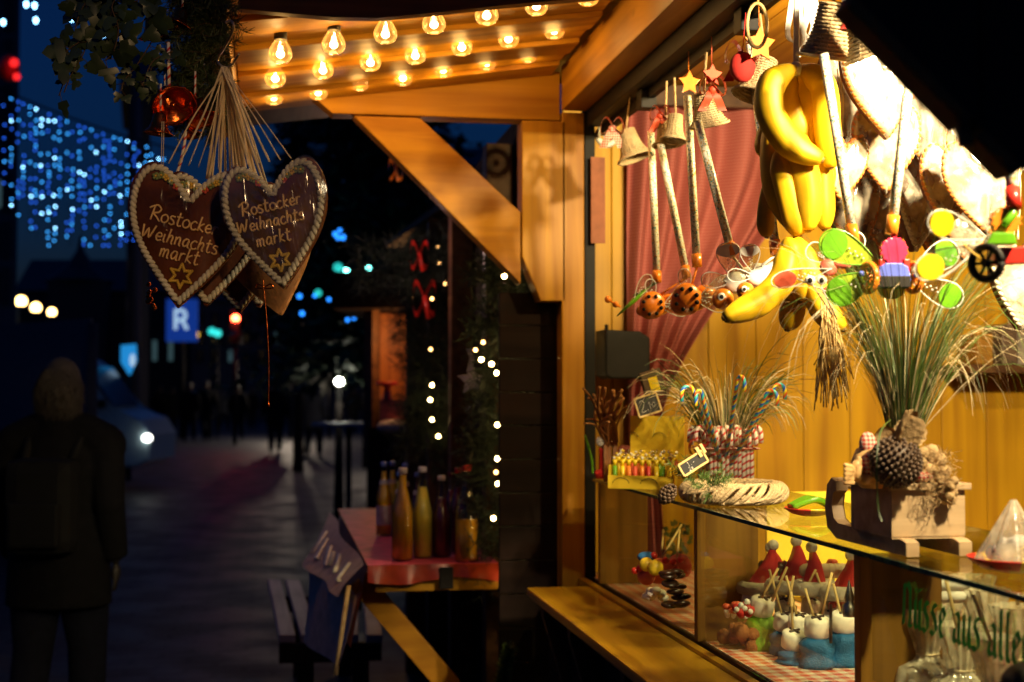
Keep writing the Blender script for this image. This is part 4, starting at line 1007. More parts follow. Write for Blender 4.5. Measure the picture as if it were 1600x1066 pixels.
for (bx, by), hd in (((1084, 615), (-1, 0, 0)), ((1152, 600), (.3, -1, 0)), ((1208, 612), (1, 0, 0)), ((1098, 622), (-.6, -.5, 0)), ((1196, 622), (.6, -.5, 0))):
    h = MB(); top = W(bx, by, 3.22); cane(h, jc + V((0, .0, .03)) + V(hd) * -.01, top, hd, .014, .0045); part('rainbow_cane', h, M['canem'], tg)
# wicker wreath
wc = WZ(1146, 785, ZS) + V((0, 0, .022)); wc = V((wc.x, wc.y, ZS + .024)); R_ = .098
t = thing('wicker_wreath', 'woven pale wicker wreath lying on the glass shelf in front of the candy canes', 'wreath', V((wc.x, wc.y, ZS)))
h = MB()
for s in range(13):
    ph = 2 * PI * s / 8 + .2 * (s % 3); tw = 6 if s < 9 else (1, 2, 1, 3)[s - 9]; pts = []
    for k in range(110):
        a = 2 * PI * k / 109 + rnd(-.004, .004); b_ = ph + tw * a; rr_ = .0215
        pts.append(wc + V(((R_ + rr_ * math.cos(b_)) * math.cos(a), (R_ + rr_ * math.cos(b_)) * math.sin(a), rr_ * .95 * math.sin(b_))))
    h.tube(pts, .0046, n=6, cap=False)
part('woven_cane', h, M['wicker'], t)
# spruce sprig with pinecone and price tag, at the wreath's left
sg = thing('spruce_sprig', 'dusty spruce sprig tucked on the left of the wicker wreath', 'sprig', W(1090, 750, 3.02))
h = MB()
for k in range(16):
    p = W(1090 + rnd(-28, 30), 752 + rnd(-12, 12), 3.0 + rnd(-.03, .03)); d = (rgt * rnd(-1, 1) + V((0, 0, rnd(-.1, .6))) + fwd * rnd(-.6, .3)).normalized(); needles(h, [p, p + d * .022, p + d * .045], 60, .016, .0011, .9)
part('needles', h, M['grass'], sg)
def pinecone(h, c, ax, R, L, mi=0, n=60):
    z = V(ax).normalized(); u, v_ = frame_from(z); h.sph(c, (R * .5, R * .5, L * .42), mi=mi, n=10, M=Matrix((u, v_, z)).transposed())
    for k in range(n):
        t_ = k / n; a = k * 2.39996; rr_ = R * math.sin(PI * (.08 + .86 * t_)) ** .7; o = u * math.cos(a) + v_ * math.sin(a)
        p = V(c) + z * (L * (t_ - .5)) + o * rr_ * .8; h.sph(p, (R * .26, R * .12, R * .2), mi=mi, n=6, M=Matrix((o.cross(z), o, z)).transposed())
h = MB(); pinecone(h, W(1043, 772, 2.98), V((.4, -.5, .7)), .020, .045); single('pinecone', h, M['cone'], 'small brown pinecone at the left tip of the spruce sprig', 'pinecone')
def price(lab, c, d, w_, h_, rot, txt, s, clip=True):
    o = W(c[0], c[1], d); t = thing('price_board', lab, 'price sign', o, 'little chalkboard price signs'); Rm = facing(rot, .25, -.1); t.rotation_euler = Rm.to_euler()
    h = MB(); h.box((-w_ / 2, 0, -h_ / 2), (w_ / 2, .003, h_ / 2)); part('slate', h, M['slate'], t, False)
    h = MB()
    for a, b_ in (((-1, -1), (1, -1)), ((-1, 1), (1, 1)), ((-1, -1), (-1, 1)), ((1, -1), (1, 1))): h.bar((a[0] * w_ / 2, 0, a[1] * h_ / 2), (b_[0] * w_ / 2, 0, b_[1] * h_ / 2), .0045, .0045, bev=.0006, hint=V((0, 1, 0)))
    part('wooden_frame', h, M['straw'], t, False)
    h = MB()
    for tx, x, z, ss in txt: script_text(h, tx, x, z, ss, -.0008, .0011, squash=.4)
    part('chalk_figures', h, M['chalk'], t, False)
    if clip: h = MB(); h.box((w_ * .3, -.004, h_ * .1), (w_ * .42, .008, h_ * .95)); h.box((w_ * .5, -.004, h_ * .2), (w_ * .6, .006, h_ * 1.0)); part('clothes_peg', h, M['straw'], t, False)
price('black chalkboard price sign lettered 2,10 standing over the yellow box', (1012, 633), 3.6, .062, .048, -.28, [('2', -.022, -.014, .018), (',', -.005, -.012, .014), ('1', .002, -.012, .011), ('0', .010, -.010, .013)], 1, False)
price('small tilted chalkboard price sign pegged to the wreath sprig', (1083, 724), 2.96, .062, .026, -.52, [('1', -.012, -.001, .006), ('.', -.005, -.001, .006), ('-', .0, -.001, .006), ('2', -.015, -.010, .005), ('0', -.009, -.010, .005)], 1)
# yellow sweets box
bx0, bx1 = WZ(950, 758, ZS), WZ(1050, 766, ZS)
D_ = 3.62
t = thing('sweets_box', 'yellow card display box holding rows of foil topped lollies on the shelf end', 'box', W(1000, 752, D_))
u_ = (W(1052, 766, D_ - .03) - W(950, 750, D_ + .04)); L_ = u_.length; u_.normalize(); u_.z = 0; u_.normalize(); n_ = V((0, 0, 1)).cross(u_)
if n_.dot(fwd) < 0: n_ = -n_
o = W(950, 750, D_ + .04); o.z = ZS
def bxp(a, b_, c): return o + u_ * a + n_ * b_ + V((0, 0, c))
h = MB()
def slab(a0, a1, b0, b1, c0, c1, mi=0): h.hexa([bxp(a, b_, c) for c in (c0, c1) for b_ in (b0, b1) for a in (a0, a1)], mi)
slab(0, L_, 0, .003, .0, .034); slab(0, .003, .004, .09, 0, .06); slab(L_ - .003, L_, .004, .09, 0, .06); slab(.03, L_, .091, .094, 0, .185); slab(.0, L_, .004, .09, .001, .004)
part('card_box', h, M['ybox'], t)
h = MB()
for cx_ in (.035, .11):
    h.tube([bxp(cx_ + .022 * math.cos(a), -.0006, .014 + .014 * math.sin(a)) for a in [PI * k / 10 for k in range(11)]], .0008, n=4)
    h.tube([bxp(cx_ + .018 * math.cos(a), .0895, .13 + .012 * math.sin(a)) for a in [PI * k / 10 for k in range(11)]], .0008, n=4)
part('printed_arches', h, M['stem'], t)
for row in range(3):
    for k in range(9):
        p = bxp(.014 + k * (L_ - .028) / 8 + rnd(-.003, .003), .018 + row * .026, .006); mk = ['green', 'yellow', 'orange', 'icingr', 'orange', 'redp', 'yellow'][(k + row) % 7]
        h = MB(); h.tube([p, p + V((0, 0, .052 + row * .006))], .0062, n=8); h.tube([p + V((0, 0, .052 + row * .006)), p + V((0, 0, .068 + row * .006))], [.004, .0075], n=8, mi=1)
        for q in range(5): h.sph(p + V((rnd(-.005, .005), rnd(-.005, .005), .07 + row * .007 + rnd(0, .006))), (.0035, .0035, .003), mi=2 if q < 3 else 1, n=6)
        part('lolly', h, [M[mk], M['yellow'], M['steel'] if k % 2 else M['white']], t)
h = MB(); p = W(1020, 600, 3.66)
Rm = facing(-.3, .2).to_4x4(); Rm.translation = p; h.box((-.028, -.01, -.035), (.028, .01, .035), bev=.002, M=Rm); h.box((-.012, -.0112, -.02), (.012, -.0104, .018), mi=1, M=Rm); single('small_packet', h, [M['stem'], M['yellow']], 'small brown packet with yellow window standing behind the price sign', 'packet')
h = MB()
for k in range(26):
    b_ = W(950 + rnd(-6, 20), 690 + rnd(-10, 10), 3.78); e_ = W(905 + rnd(0, 75), 608 + rnd(-4, 55), 3.72 + rnd(-.05, .05)); m_ = (b_ + e_) / 2 + V((rnd(-.03, .01), 0, rnd(.0, .03))); h.tube(catmull([tuple(b_), tuple(m_), tuple(e_)], 4), rnd(.003, .0055), n=6, flat=.6)
    h.tube([b_, V((b_.x, b_.y, ZS + .01))], .003, n=5)
single('dried_pods', h, M['gingerl'], 'spray of brown liquorice roots fanning out beside the corner post', 'liquorice roots')
ch = thing('santa_boot', 'red stocking figure with white cuff and green stem left of the yellow box', 'ornament', W(944, 740, 3.8))
h = MB(); h.tube(catmull([tuple(W(*p)) for p in ((945, 700, 3.8), (945, 722, 3.8), (943, 738, 3.8), (930, 742, 3.8))], 4), [.016] * 10 + [.013, .012, .01], n=10); part('boot', h, M['redp'], ch)
h = MB(); h.sph(W(947, 694, 3.8), (.019, .015, .012), n=10); h.sph(W(938, 690, 3.78), (.012, .01, .014), n=8); part('cuff', h, M['white'], ch)
h = MB(); h.tube(catmull([tuple(W(*p)) for p in ((926, 740, 3.8), (924, 715, 3.8), (914, 680, 3.8))], 4), .0035, n=6); part('stem', h, M['green'], ch)
# fruit shaped bowls
def bowl(lab, c, R, cat='bowl'):
    o_ = on(*c); t = thing('fruit_bowl', lab, cat, o_, 'painted bowls on the glass shelf')
    h = MB(); h.lathe([(R * .35, 0), (R * .7, R * .08), (R * .97, R * .26), (R, R * .32), (R * .95, R * .31), (R * .6, R * .12), (.001, R * .08)], Matrix.Translation(o_), n=36, cap=False, mi=0)
    for f_ in h.bm.faces:
        cn = f_.calc_center_median() - o_
        if cn.x < -R * .35 or cn.x > R * .72: f_.material_index = 1
    part('bowl', h, [M['yellow'], M['redp']], t)
    h = MB()
    for k in range(26):
        a = 2 * PI * k / 26; q = .16 if k % 2 else .2; h.sph(o_ + V((math.cos(a) * R * (.79 + q * .3), math.sin(a) * R * (.79 + q * .3), R * q)), R * .018, n=5)
    part('seed_spots', h, M['blackp'], t)
    return o_
o_ = bowl('red rimmed yellow fruit bowl holding a green melon slice, behind the sled', (1266, 806), .052)
h = MB()
for k in range(7): h.tube(catmull([tuple(o_ + V((-.04, -.012 + k * .004, .018))), tuple(o_ + V((.004, -.022 + k * .007, .034))), tuple(o_ + V((.045, -.012 + k * .004, .018)))], 5), .006, n=8)
single('melon_slice', h, M['green'], 'ribbed green melon slice lying in the farther fruit bowl', 'fruit')
o_ = bowl('red rimmed dotted bowl nearest the right edge with a film wrapped bundle', (1585, 893), .064)
t = thing('sweets_bag', 'tall crinkled clear bag of sticks standing in the nearest bowl', 'bag', o_ + V((0, 0, .01)), 'clear film bags of sweets')
h = MB(); h.grid(lambda u, v: o_ + V((math.cos(u * 2 * PI) * (.048 * (1 - v) + .004) * (1 + .14 * math.sin(u * 44)), math.sin(u * 2 * PI) * (.048 * (1 - v) + .004) * (1 + .14 * math.sin(u * 40)), .014 + v * .085)), 60, 12); part('film', h, M['filmw'], t)
h = MB(); [h.sph(o_ + V((rnd(-.03, .03), rnd(-.03, .03), .024 + rnd(0, .02))), .010, n=8) for _ in range(12)]; part('sweets', h, M['marsh'], t)
# the sled
random.seed(77)
s0 = V((.945, 2.02, ZS)); t = thing('wooden_sled', 'pale wooden toy sled with a box seat and curled runners on the glass shelf', 'sled', V((.98, 2.15, ZS)))
for xx in (.945, 1.03):
    h = MB(); w_ = .011
    pr = [(2.015, ZS + .001), (2.285, ZS + .001), (2.325, ZS + .016), (2.335, ZS + .05), (2.325, ZS + .09), (2.305, ZS + .103), (2.285, ZS + .098), (2.283, ZS + .082), (2.298, ZS + .078), (2.305, ZS + .055), (2.295, ZS + .033), (2.275, ZS + .026), (2.03, ZS + .026), (2.015, ZS + .022)]
    h.prism(pr, (xx - w_, 0, 0), (0, 1, 0), (0, 0, 1), w_ * 2, bev=.002); part('runner', h, M['palewood'], t)
h = MB(); h.tube([(.945, 2.293, ZS + .088), (1.03, 2.293, ZS + .088)], .004, n=8); h.tube([(.945, 2.06, ZS + .03), (1.03, 2.06, ZS + .03)], .003, n=8); part('crossbar', h, M['palewood'], t)
h = MB(); x0, x1, y0_, y1_, z0_, z1_ = .925, 1.045, 2.045, 2.2, ZS + .0275, ZS + .098
tp_ = .006
for (a, b_) in (((x0, y0_), (x1, y0_ + .008)), ((x0, y1_ - .008), (x1, y1_)), ((x0, y0_ + .0085), (x0 + .008, y1_ - .0085)), ((x1 - .008, y0_ + .0085), (x1, y1_ - .0085))): h.box((a[0], a[1], z0_), (b_[0], b_[1], z1_), bev=.001)
h.box((x0 + .001, y0_ + .001, z0_ - .003), (x1 - .001, y1_ - .001, z0_ - .0005)); part('box_seat', h, M['palewood'], t)
h = MB()
for (a, b_) in (((x0 - .006, y0_ - .007), (x1 + .008, y0_ + .012)), ((x0 - .006, y1_ - .012), (x1 + .008, y1_ + .007)), ((x0 - .006, y0_ + .0125), (x0 + .012, y1_ - .0125)), ((x1 - .01, y0_ + .0125), (x1 + .008, y1_ - .0125))): h.box((a[0], a[1], z1_ + .0005), (b_[0], b_[1], z1_ + .011), bev=.002)
part('rim', h, M['palewood'], t)
# what sits in the sled
zr = z1_ + .008
def sp(px, py, d=2.19): return W(px, py, d)
h = MB(); c_ = sp(1400, 722, 2.14); h.sph(c_, (.036, .034, .036), n=20)
for k in range(230):
    z_ = 1 - 2 * (k + .5) / 230; a = k * 2.39996; r_ = math.sqrt(1 - z_ * z_); h.sph(c_ + V((r_ * math.cos(a), r_ * math.sin(a), z_)) * .0375, .0034, n=6)
single('seed_ball', h, M['cone'], 'round dark brown seed ball in the middle of the sled', 'ornament')
h = MB(); h.lathe([(.001, -.036), (.02, -.034), (.034, -.015), (.036, .005), (.028, .025), (.012, .036), (.001, .038)], Matrix.Translation(sp(1366, 728, 2.2)), n=24, cap=False); single('big_acorn', h, M['icingt'], 'smooth brown striped acorn left of the dark seed ball', 'ornament')
dl = thing('doll', 'little doll lying in the sled with bare foot and checked red trousers', 'doll', sp(1345, 750, 2.18))
h = MB()
f0 = sp(1346, 752, 2.17)
h.sph(sp(1338, 736, 2.16), (.010, .012, .017), n=12)
for k in range(5): h.tube([sp(1332 + k * .5, 730 + k * 6, 2.15), sp(1322, 727 + k * 7, 2.145)], [.0042, .0036], n=8); h.sph(sp(1321, 727 + k * 7, 2.145), .0039, n=8)
h.sph(sp(1342, 722, 2.16), (.005, .006, .010), n=10); h.sph(sp(1352, 748, 2.17), (.014, .012, .01), n=12)
fo = part('foot', h, M['icingt'], dl); bake(fo, .0016, 2)
h = MB(); h.tube(catmull([tuple(sp(1350, 742, 2.17)), tuple(sp(1360, 722, 2.18)), tuple(sp(1366, 700, 2.2))], 5), [.008, .011, .013, .015, .016, .016, .015, .014, .013, .012, .01], n=12); h.sph(sp(1356, 695, 2.19), (.014, .013, .02), n=12); part('trousers', h, M['gingham'], dl)
h = MB(); h.sph(sp(1438, 735, 2.19), (.024, .014, .018), n=14); h.sph(sp(1441, 745, 2.17), (.018, .012, .008), n=12); part('shirt', h, M['gingham'], dl)
h = MB()
for _ in range(30): h.sph(sp(1455 + rnd(-20, 22), 722 + rnd(-18, 26), 2.19 + rnd(-.02, .02)), rnd(.006, .012), n=8)
for _ in range(16): h.sph(sp(1478 + rnd(-10, 14), 770 + rnd(-20, 12), 2.16 + rnd(-.01, .01)), rnd(.005, .009), n=7)
for _ in range(420):
    p = sp(1464 + rnd(-26, 30), 738 + rnd(-32, 48), 2.17 + rnd(-.03, .02)); h.tube([p, p + V((rnd(-1, 1), rnd(-1, .3), rnd(-1, 1))).normalized() * rnd(.006, .018)], .0005, n=3, cap=False)
single('jute_tangle', h, M['pack'], 'fluffy tangle of golden jute string spilling over the right end of the sled', 'jute')
h = MB()
def petal(c, dr, nn, L, wd, cup):
    sd = dr.cross(nn).normalized()
    h.grid(lambda u, v: V(c) + dr * (L * u) + sd * ((v - .5) * wd * (.35 + 1.0 * math.sin(PI * min(1, u * .82 + .1))) * (1 + .06 * math.sin(u * 30))) + nn * (cup * ((v - .5) ** 2 * 4 - .3) * wd * .5 + .1 * L * u * u), 14, 8)
petal(sp(1400, 702, 2.14), V((.25, 0, 1)).normalized(), V((.75, -.65, 0)).normalized(), .06, .04, .8); petal(sp(1405, 702, 2.16), V((-.9, 0, .5)).normalized(), V((0, -1, .3)).normalized(), .045, .032, .6); petal(sp(1412, 700, 2.13), V((.35, -.1, .9)).normalized(), V((-.5, -.85, 0)).normalized(), .05, .036, -.7)
bmesh.ops.solidify(h.bm, geom=h.bm.faces[:], thickness=.0016); single('dried_husk', h, M['pack'], 'curled dried seed husk standing open on top of the seed ball', 'dried husk')
t = thing('tall_grass', 'tall bunch of green and russet grass rising from the sled with long curling tips', 'grass', sp(1405, 705, 2.22))
gb = sp(1412, 700, 2.23)
h = MB(); grasses(h, gb, 420, .35, .12, V((.03, 0, 0)), .0019, .25, 2, .024); part('blades', h, [M['grass'], M['needle']], t)
h = MB(); grasses(h, gb, 120, .42, .3, V((.2, -.02, 0)), .0025, 1.7, 3, .02); grasses(h, gb, 70, .40, .3, V((-.02, -.02, 0)), .0021, 1.4, 3, .02); grasses(h, gb, 20, .5, .5, V((.5, -.1, 0)), .0018, 1.3, 3, .015)
h.ribbon(catmull([tuple(sp(1392, 655, 2.12)), tuple(sp(1376, 675, 2.08)), tuple(sp(1370, 720, 2.05)), tuple(sp(1372, 790, 2.04)), tuple(sp(1378, 815, 2.03))], 5), .0025, rgt); part('curling_blades', h, [M['grass'], M['grassp']], t)

# ================================================================== INSIDE THE CASE
random.seed(31); ZF = .9546
def inn(px, py): return WZ(px, py, ZF)
def hat(lab, tip, base, d, R):
    d += .12; R *= 1.2
    A, B = W(tip[0], tip[1], d), W(base[0], base[1], d); t = thing('santa_hat', lab, 'santa hat', B, 'red santa hats in the case'); m_ = A.lerp(B, .45) + rgt * R * .12
    h = MB(); h.tube(catmull([tuple(B), tuple(m_), tuple(A)], 6), [R * (1 - .93 * (k / 12)) for k in range(13)], n=16, flat=.8); part('cone', h, M['red'], t)
    h = MB(); h.sph(A, .0125, n=14); part('pompom', h, M['fur'], t)
    h = MB(); pts = [B + rgt * (R * 1.05 * math.cos(a)) + fwd * (R * .85 * math.sin(a)) for a in [2 * PI * k / 20 for k in range(21)]]; h.tube(pts, .0155, n=8, cap=False)
    for _ in range(40): a = rnd(0, 2 * PI); h.sph(B + rgt * (R * 1.05 * math.cos(a)) + fwd * (R * .85 * math.sin(a)) + V((rnd(-.01, .01), rnd(-.01, .01), rnd(-.011, .011))), rnd(.004, .008), n=6)
    part('fur_trim', h, M['fur'], t)
hat('red santa hat leaning right beside the brown board', (1208, 852), (1190, 918), 3.0, .034)
hat('red santa hat behind the leftmost one with its pompom close beside', (1204, 856), (1212, 905), 3.08, .032)
hat('tall upright red santa hat in the middle of the group', (1244, 846), (1240, 915), 2.95, .038)
hat('narrow red santa hat with pompom right of the tall one', (1268, 855), (1272, 918), 2.85, .028)
hat('red santa hat cut off by the case post', (1330, 868), (1322, 925), 2.8, .032)
def sticky(h, base, top, d, r=.0028, d2=None): h.tube([W(base[0], base[1], d), W(top[0], top[1], d2 or d)], r, n=7)
def snowman(lab, c, d, s, basemat, stk=None, lean=0):
    d += .24; s *= 1.42
    o = W(c[0], c[1], d); t = thing('marshmallow_figure', lab, 'sweet', V((o.x, o.y, ZF)), 'marshmallow figures on coloured bases')
    h = MB(); Rm = facing(lean, rnd(-.3, .3), .25).to_4x4(); Rm.translation = o; q = s * .5
    h.lathe([(q * .8, -q * .75), (q, -q * .6), (q * 1.02, 0), (q, q * .6), (q * .8, q * .75), (q * .3, q * .8)], Rm, n=20); part('marshmallow', h, M['marsh'], t)
    h = MB(); a = Rm @ V((-q * .5, -q * .2, q * .84)); b_ = Rm @ V((q * .5, q * .2, q * .84)); h.tube([a, b_], q * .12, n=6); a = Rm @ V((-q * .15, q * .5, q * .84)); b_ = Rm @ V((q * .15, -q * .5, q * .84)); h.tube([a, b_], q * .12, n=6); part('icing_cross', h, M['choc'], t)
    h = MB(); zb = max(ZF + .004, o.z - q * .9)
    Rr = random.Random(int(c[0] * 7 + c[1]))
    h.lathe([(q * 1.35, 0), (q * 1.5, (zb - ZF) * .15), (q * 1.35, (zb - ZF) * .3), (q * 1.2, (zb - ZF) * .45), (q * 1.32, (zb - ZF) * .6), (q * 1.38, (zb - ZF) * .8), (q * 1.22, (zb - ZF) * .95), (q * .9, zb - ZF + .002)], Matrix.Translation((o.x, o.y, ZF)), n=26)
    for v in h.bm.verts: v.co += V((Rr.uniform(-1, 1), Rr.uniform(-1, 1), Rr.uniform(-.4, .4))) * .0022 + (v.co - V((o.x, o.y, v.co.z))) * .22 * noise.noise(v.co * 45)
    part('base', h, M[basemat], t)
    if stk:
        h = MB(); h.tube([Rm @ V((0, 0, -q * .2)), W(stk[0], stk[1], d)], .0028, n=7); part('stick', h, M['straw'], t)
M['bluei'] = mat('blue_sugar', (.01, .12, .32), .6, bump=.8, bs=300); M['greeni'] = mat('green_sugar', (.2, .42, .01), .6, bump=.8, bs=300); M['browni'] = mat('cake_brown', (.26, .09, .02), .8, bump=.8, bs=200)
snowman('white marshmallow with a chocolate cross on a green sugar base, left of the others', (1190, 948), 2.78, .036, 'greeni', None, .2)
snowman('white marshmallow partly behind the chocolate crossed one on the green base', (1176, 942), 2.86, .034, 'greeni')
snowman('marshmallow on blue sugar pierced by a stick, first of the blue bases', (1226, 972), 2.72, .032, 'bluei', (1202, 890))
snowman('marshmallow on blue sugar with a stick leaning left, second of the blue bases', (1250, 975), 2.66, .034, 'bluei', (1228, 900))
snowman('round marshmallow on blue sugar with the dark tipped stick', (1277, 980), 2.58, .036, 'bluei', (1258, 920))
snowman('marshmallow on blue sugar close against the case post', (1318, 972), 2.6, .036, 'bluei', (1302, 912))
snowman('marshmallow on blue sugar between the stick and the case post', (1302, 968), 2.7, .034, 'bluei', (1275, 895))
snowman('upright white marshmallow ring behind the blue bases', (1268, 948), 2.86, .032, 'greeni', (1300, 892))
for k, (px, py, tx, ty, d) in enumerate(((1232, 945, 1240, 900, 2.9), (1284, 960, 1300, 895, 2.76), (1298, 1005, 1298, 945, 2.45), (1252, 935, 1275, 890, 2.95), (1206, 940, 1230, 886, 2.95), (1190, 935, 1216, 888, 2.92))):
    h = MB(); sticky(h, (px, py), (tx, ty), d); single('lolly_stick', h, M['straw'], 'thin pale lolly stick, %s' % ['leaning right above the green base', 'slanting behind the narrow hat', 'dark tipped and upright nearest the beige cakes', 'thin and far behind the tall hat', 'leaning right just under the first pompom', 'farthest left against the leaning hat'][k], 'stick', 'lolly sticks in the case')
h = MB(); p = inn(1165, 985); p = W(1160, 975, 3.02); p.z = ZF; Rr = random.Random(3)
for _ in range(26): h.sph(p + V((Rr.uniform(-.03, .04), Rr.uniform(-.03, .05), Rr.uniform(.008, .045))), Rr.uniform(.011, .018), n=8)
single('chocolate_cake', h, M['browni'], 'crumbly brown cake block at the left of the green sugar base', 'cake')
t = thing('berry_tuft', 'dark red sugared fruits with white caps on the brown cake block', 'sweet', W(1158, 950, 2.85))
h = MB()
for _ in range(9): h.sph(W(1158 + rnd(-14, 16), 952 + rnd(-9, 10), 2.85 + rnd(-.02, .02)), .0085, mi=0, n=8)
for _ in range(6): h.sph(W(1156 + rnd(-14, 18), 946 + rnd(-8, 10), 2.83), .006, mi=1, n=8)
part('sugared_fruits', h, [M['red'], M['white']], t)
for k, (px, py, R) in enumerate(((1262, 1035, .027), (1292, 1040, .03), (1318, 1050, .031), (1276, 1052, .026))):
    o = W(px, py, 2.42 - k * .03); h = MB(); h.sph(V((o.x, o.y, ZF + R * .95)), (R, R * .8, R), n=24)
    for a0 in (0, .9, 1.8): h.tube([V((o.x, o.y, ZF + R * .95)) + rgt.normalized() * (R * 1.01 * math.cos(a) * math.cos(a0)) + fwd * (-R * .81 * abs(math.sin(a0) * math.cos(a)) - .001) + V((0, 0, R * 1.01 * math.sin(a))) for a in [-PI / 2 + PI * j / 12 for j in range(13)]], .0012, n=4, mi=1)
    single('iced_biscuit', h, [M['beige'], M['icingw']], 'rounded beige iced cake, %s' % ['farthest left of the four in front', 'second from the left, upright behind', 'largest, touching the case post', 'lowest, cut by the picture edge'][k], 'cake', 'beige iced cakes in the case front')
h = MB()
for k in range(9): h.tube([W(1185 + k * 9, 885, 3.15), W(1195 + k * 9, 890 + (k % 2) * 5, 3.15)], .016, n=10)
single('liquorice_roll', h, M['choc'], 'glossy black liquorice rolls lying behind the santa hats', 'sweet')
h = MB()
for k in range(8): h.sph(W(1262 + k * 9, 892, 3.0), (.02, .018, .016), n=10)
single('nougat_row', h, M['beige'], 'row of cream nougat pieces behind the narrow santa hat', 'sweet')
h = MB()
p0 = V((1.62, 3.95, 1.08)); h.hexa([V((x, y, z)) for z in (.96, 1.235) for y in (3.6, 3.61) for x in (1.28, 1.62)]); single('yellow_card', h, M['ybox'], 'bright yellow card standing at the back of the case', 'card')
for k, (px, py, d, R, H_, mk, lab) in enumerate(((1222, 935, 3.12, .012, .055, 'steel', 'silver foil wrapped figure nearest the tall stick, behind the blue bases'), (1236, 940, 3.08, .012, .05, 'steel', 'silver foil wrapped figure between the hats'), (1327, 935, 2.75, .013, .07, 'steel', 'silver foil wrapped tree shape against the case post'), (1300, 925, 3.0, .012, .05, 'steel', 'small silver foil wrapped figure right of the narrow hat'))):
    o = W(px, py, d); h = MB(); h.lathe([(R, 0), (R * 1.1, H_ * .3), (R * .6, H_ * .4), (R * .8, H_ * .5), (R * .35, H_ * .8), (.001, H_)], Matrix.Translation(o - V((0, 0, H_ * .5))), n=12, cap=False); single('foil_figure', h, M[mk], lab, 'sweet', 'foil wrapped figures in the case')
for k, (px, py, d, lab) in enumerate(((1308, 945, 2.92, 'red and white toadstool sweets right of the narrow hat'), (1290, 885, 3.15, 'orange red sweets heaped on the cream roll'), (1150, 948, 2.98, 'red and white toadstool sweets beside the brown board'))):
    h = MB(); rs_ = random.Random(k)
    for j in range(10): c_ = W(px + rs_.uniform(-16, 16), py + rs_.uniform(-7, 8), d + rs_.uniform(-.03, .03)); h.sph(c_, (.0095, .0095, .007), mi=0, n=9); h.sph(c_ - V((0, 0, .008)), (.006, .006, .009), mi=1, n=8)
    single('toadstool_sweets', h, [M['icingr'], M['white']], lab, 'sweet', 'toadstool sweets')
snowman('marshmallow on blue sugar in the front middle row with a slanting stick', (1240, 1000), 2.62, .034, 'bluei', (1236, 925))
snowman('marshmallow on green sugar at the back, right of the tall stick', (1292, 938), 2.86, .03, 'greeni', (1310, 880))
snowman('marshmallow on a brown cake cube half behind the silver figures', (1226, 948), 2.85, .03, 'browni', (1240, 892))
# left compartment
t = thing('marzipan_pig', 'pink marzipan animal with red dots, two yellow balls and a turquoise cap', 'sweet', inn(1030, 925))
h = MB(); c_ = W(1030, 892, 3.35); h.sph(c_, (.05, .04, .03), n=18); h.sph(W(1062, 885, 3.35), (.03, .03, .03), n=16); h.sph(W(1010, 900, 3.3), (.022, .022, .022), n=14); pb = part('body', h, M['pig'], t)
h = MB()
for px, py in ((1000, 888), (992, 892), (1022, 868), (1040, 876), (1052, 878), (1064, 874), (1056, 890), (1008, 896)): h.sph(W(px, py, 3.29), .0085, n=10)
part('red_dots', h, M['redp'], t)
h = MB(); h.sph(W(1024, 887, 3.25), .0185, n=16); h.sph(W(1010, 882, 3.27), .0165, n=16); part('yellow_balls', h, M['ybox'], t)
h = MB(); h.sph(W(1010, 870, 3.3), (.022, .018, .012), n=14); part('cap', h, M['bluei'], t)
h = MB(); h.tube([W(1035, 870, 3.33), W(1065, 820, 3.4)], .0028, n=6); h.tube([W(1034, 862, 3.33), W(1036, 828, 3.4)], .0028, n=6); h.tube([W(1058, 872, 3.33), W(1062, 828, 3.4)], .0028, n=6); part('sticks', h, M['straw'], t)
h = MB(); p = W(1030, 925, 3.2)
for _ in range(9): h.sph(W(1025 + rnd(-14, 16), 920 + rnd(-8, 14), 3.2 + rnd(-.02, .02)), (.014, .012, .009), n=9)
single('white_sweets', h, M['marsh'], 'heap of small white sweets below the pink marzipan animal', 'sweet')
t = thing('chocolate_heap', 'heap of glossy dark chocolate shells beside the brown case board', 'sweet', inn(1058, 940))
h = MB()
for k in range(12): h.sph(W(1060 + rnd(-18, 14), 902 + rnd(-8, 44), 3.16 + rnd(-.03, .03)), (.021, .016, .0075), n=12, M=Matrix.Rotation(rnd(-.4, .4), 3, 'X'))
part('chocolates', h, M['choc'], t)
h = MB()
for k in range(60):
    p = W(1052 + rnd(-18, 26), 850 + rnd(-32, 36), 3.75); h.leaf(p, V((rnd(-1, 1), rnd(-.3, .3), rnd(-1, 1))), -fwd, .02, .014)
single('nut_sacks', h, M['grass'], 'dim green leafy packet behind the glass under the pinecone', 'packet')
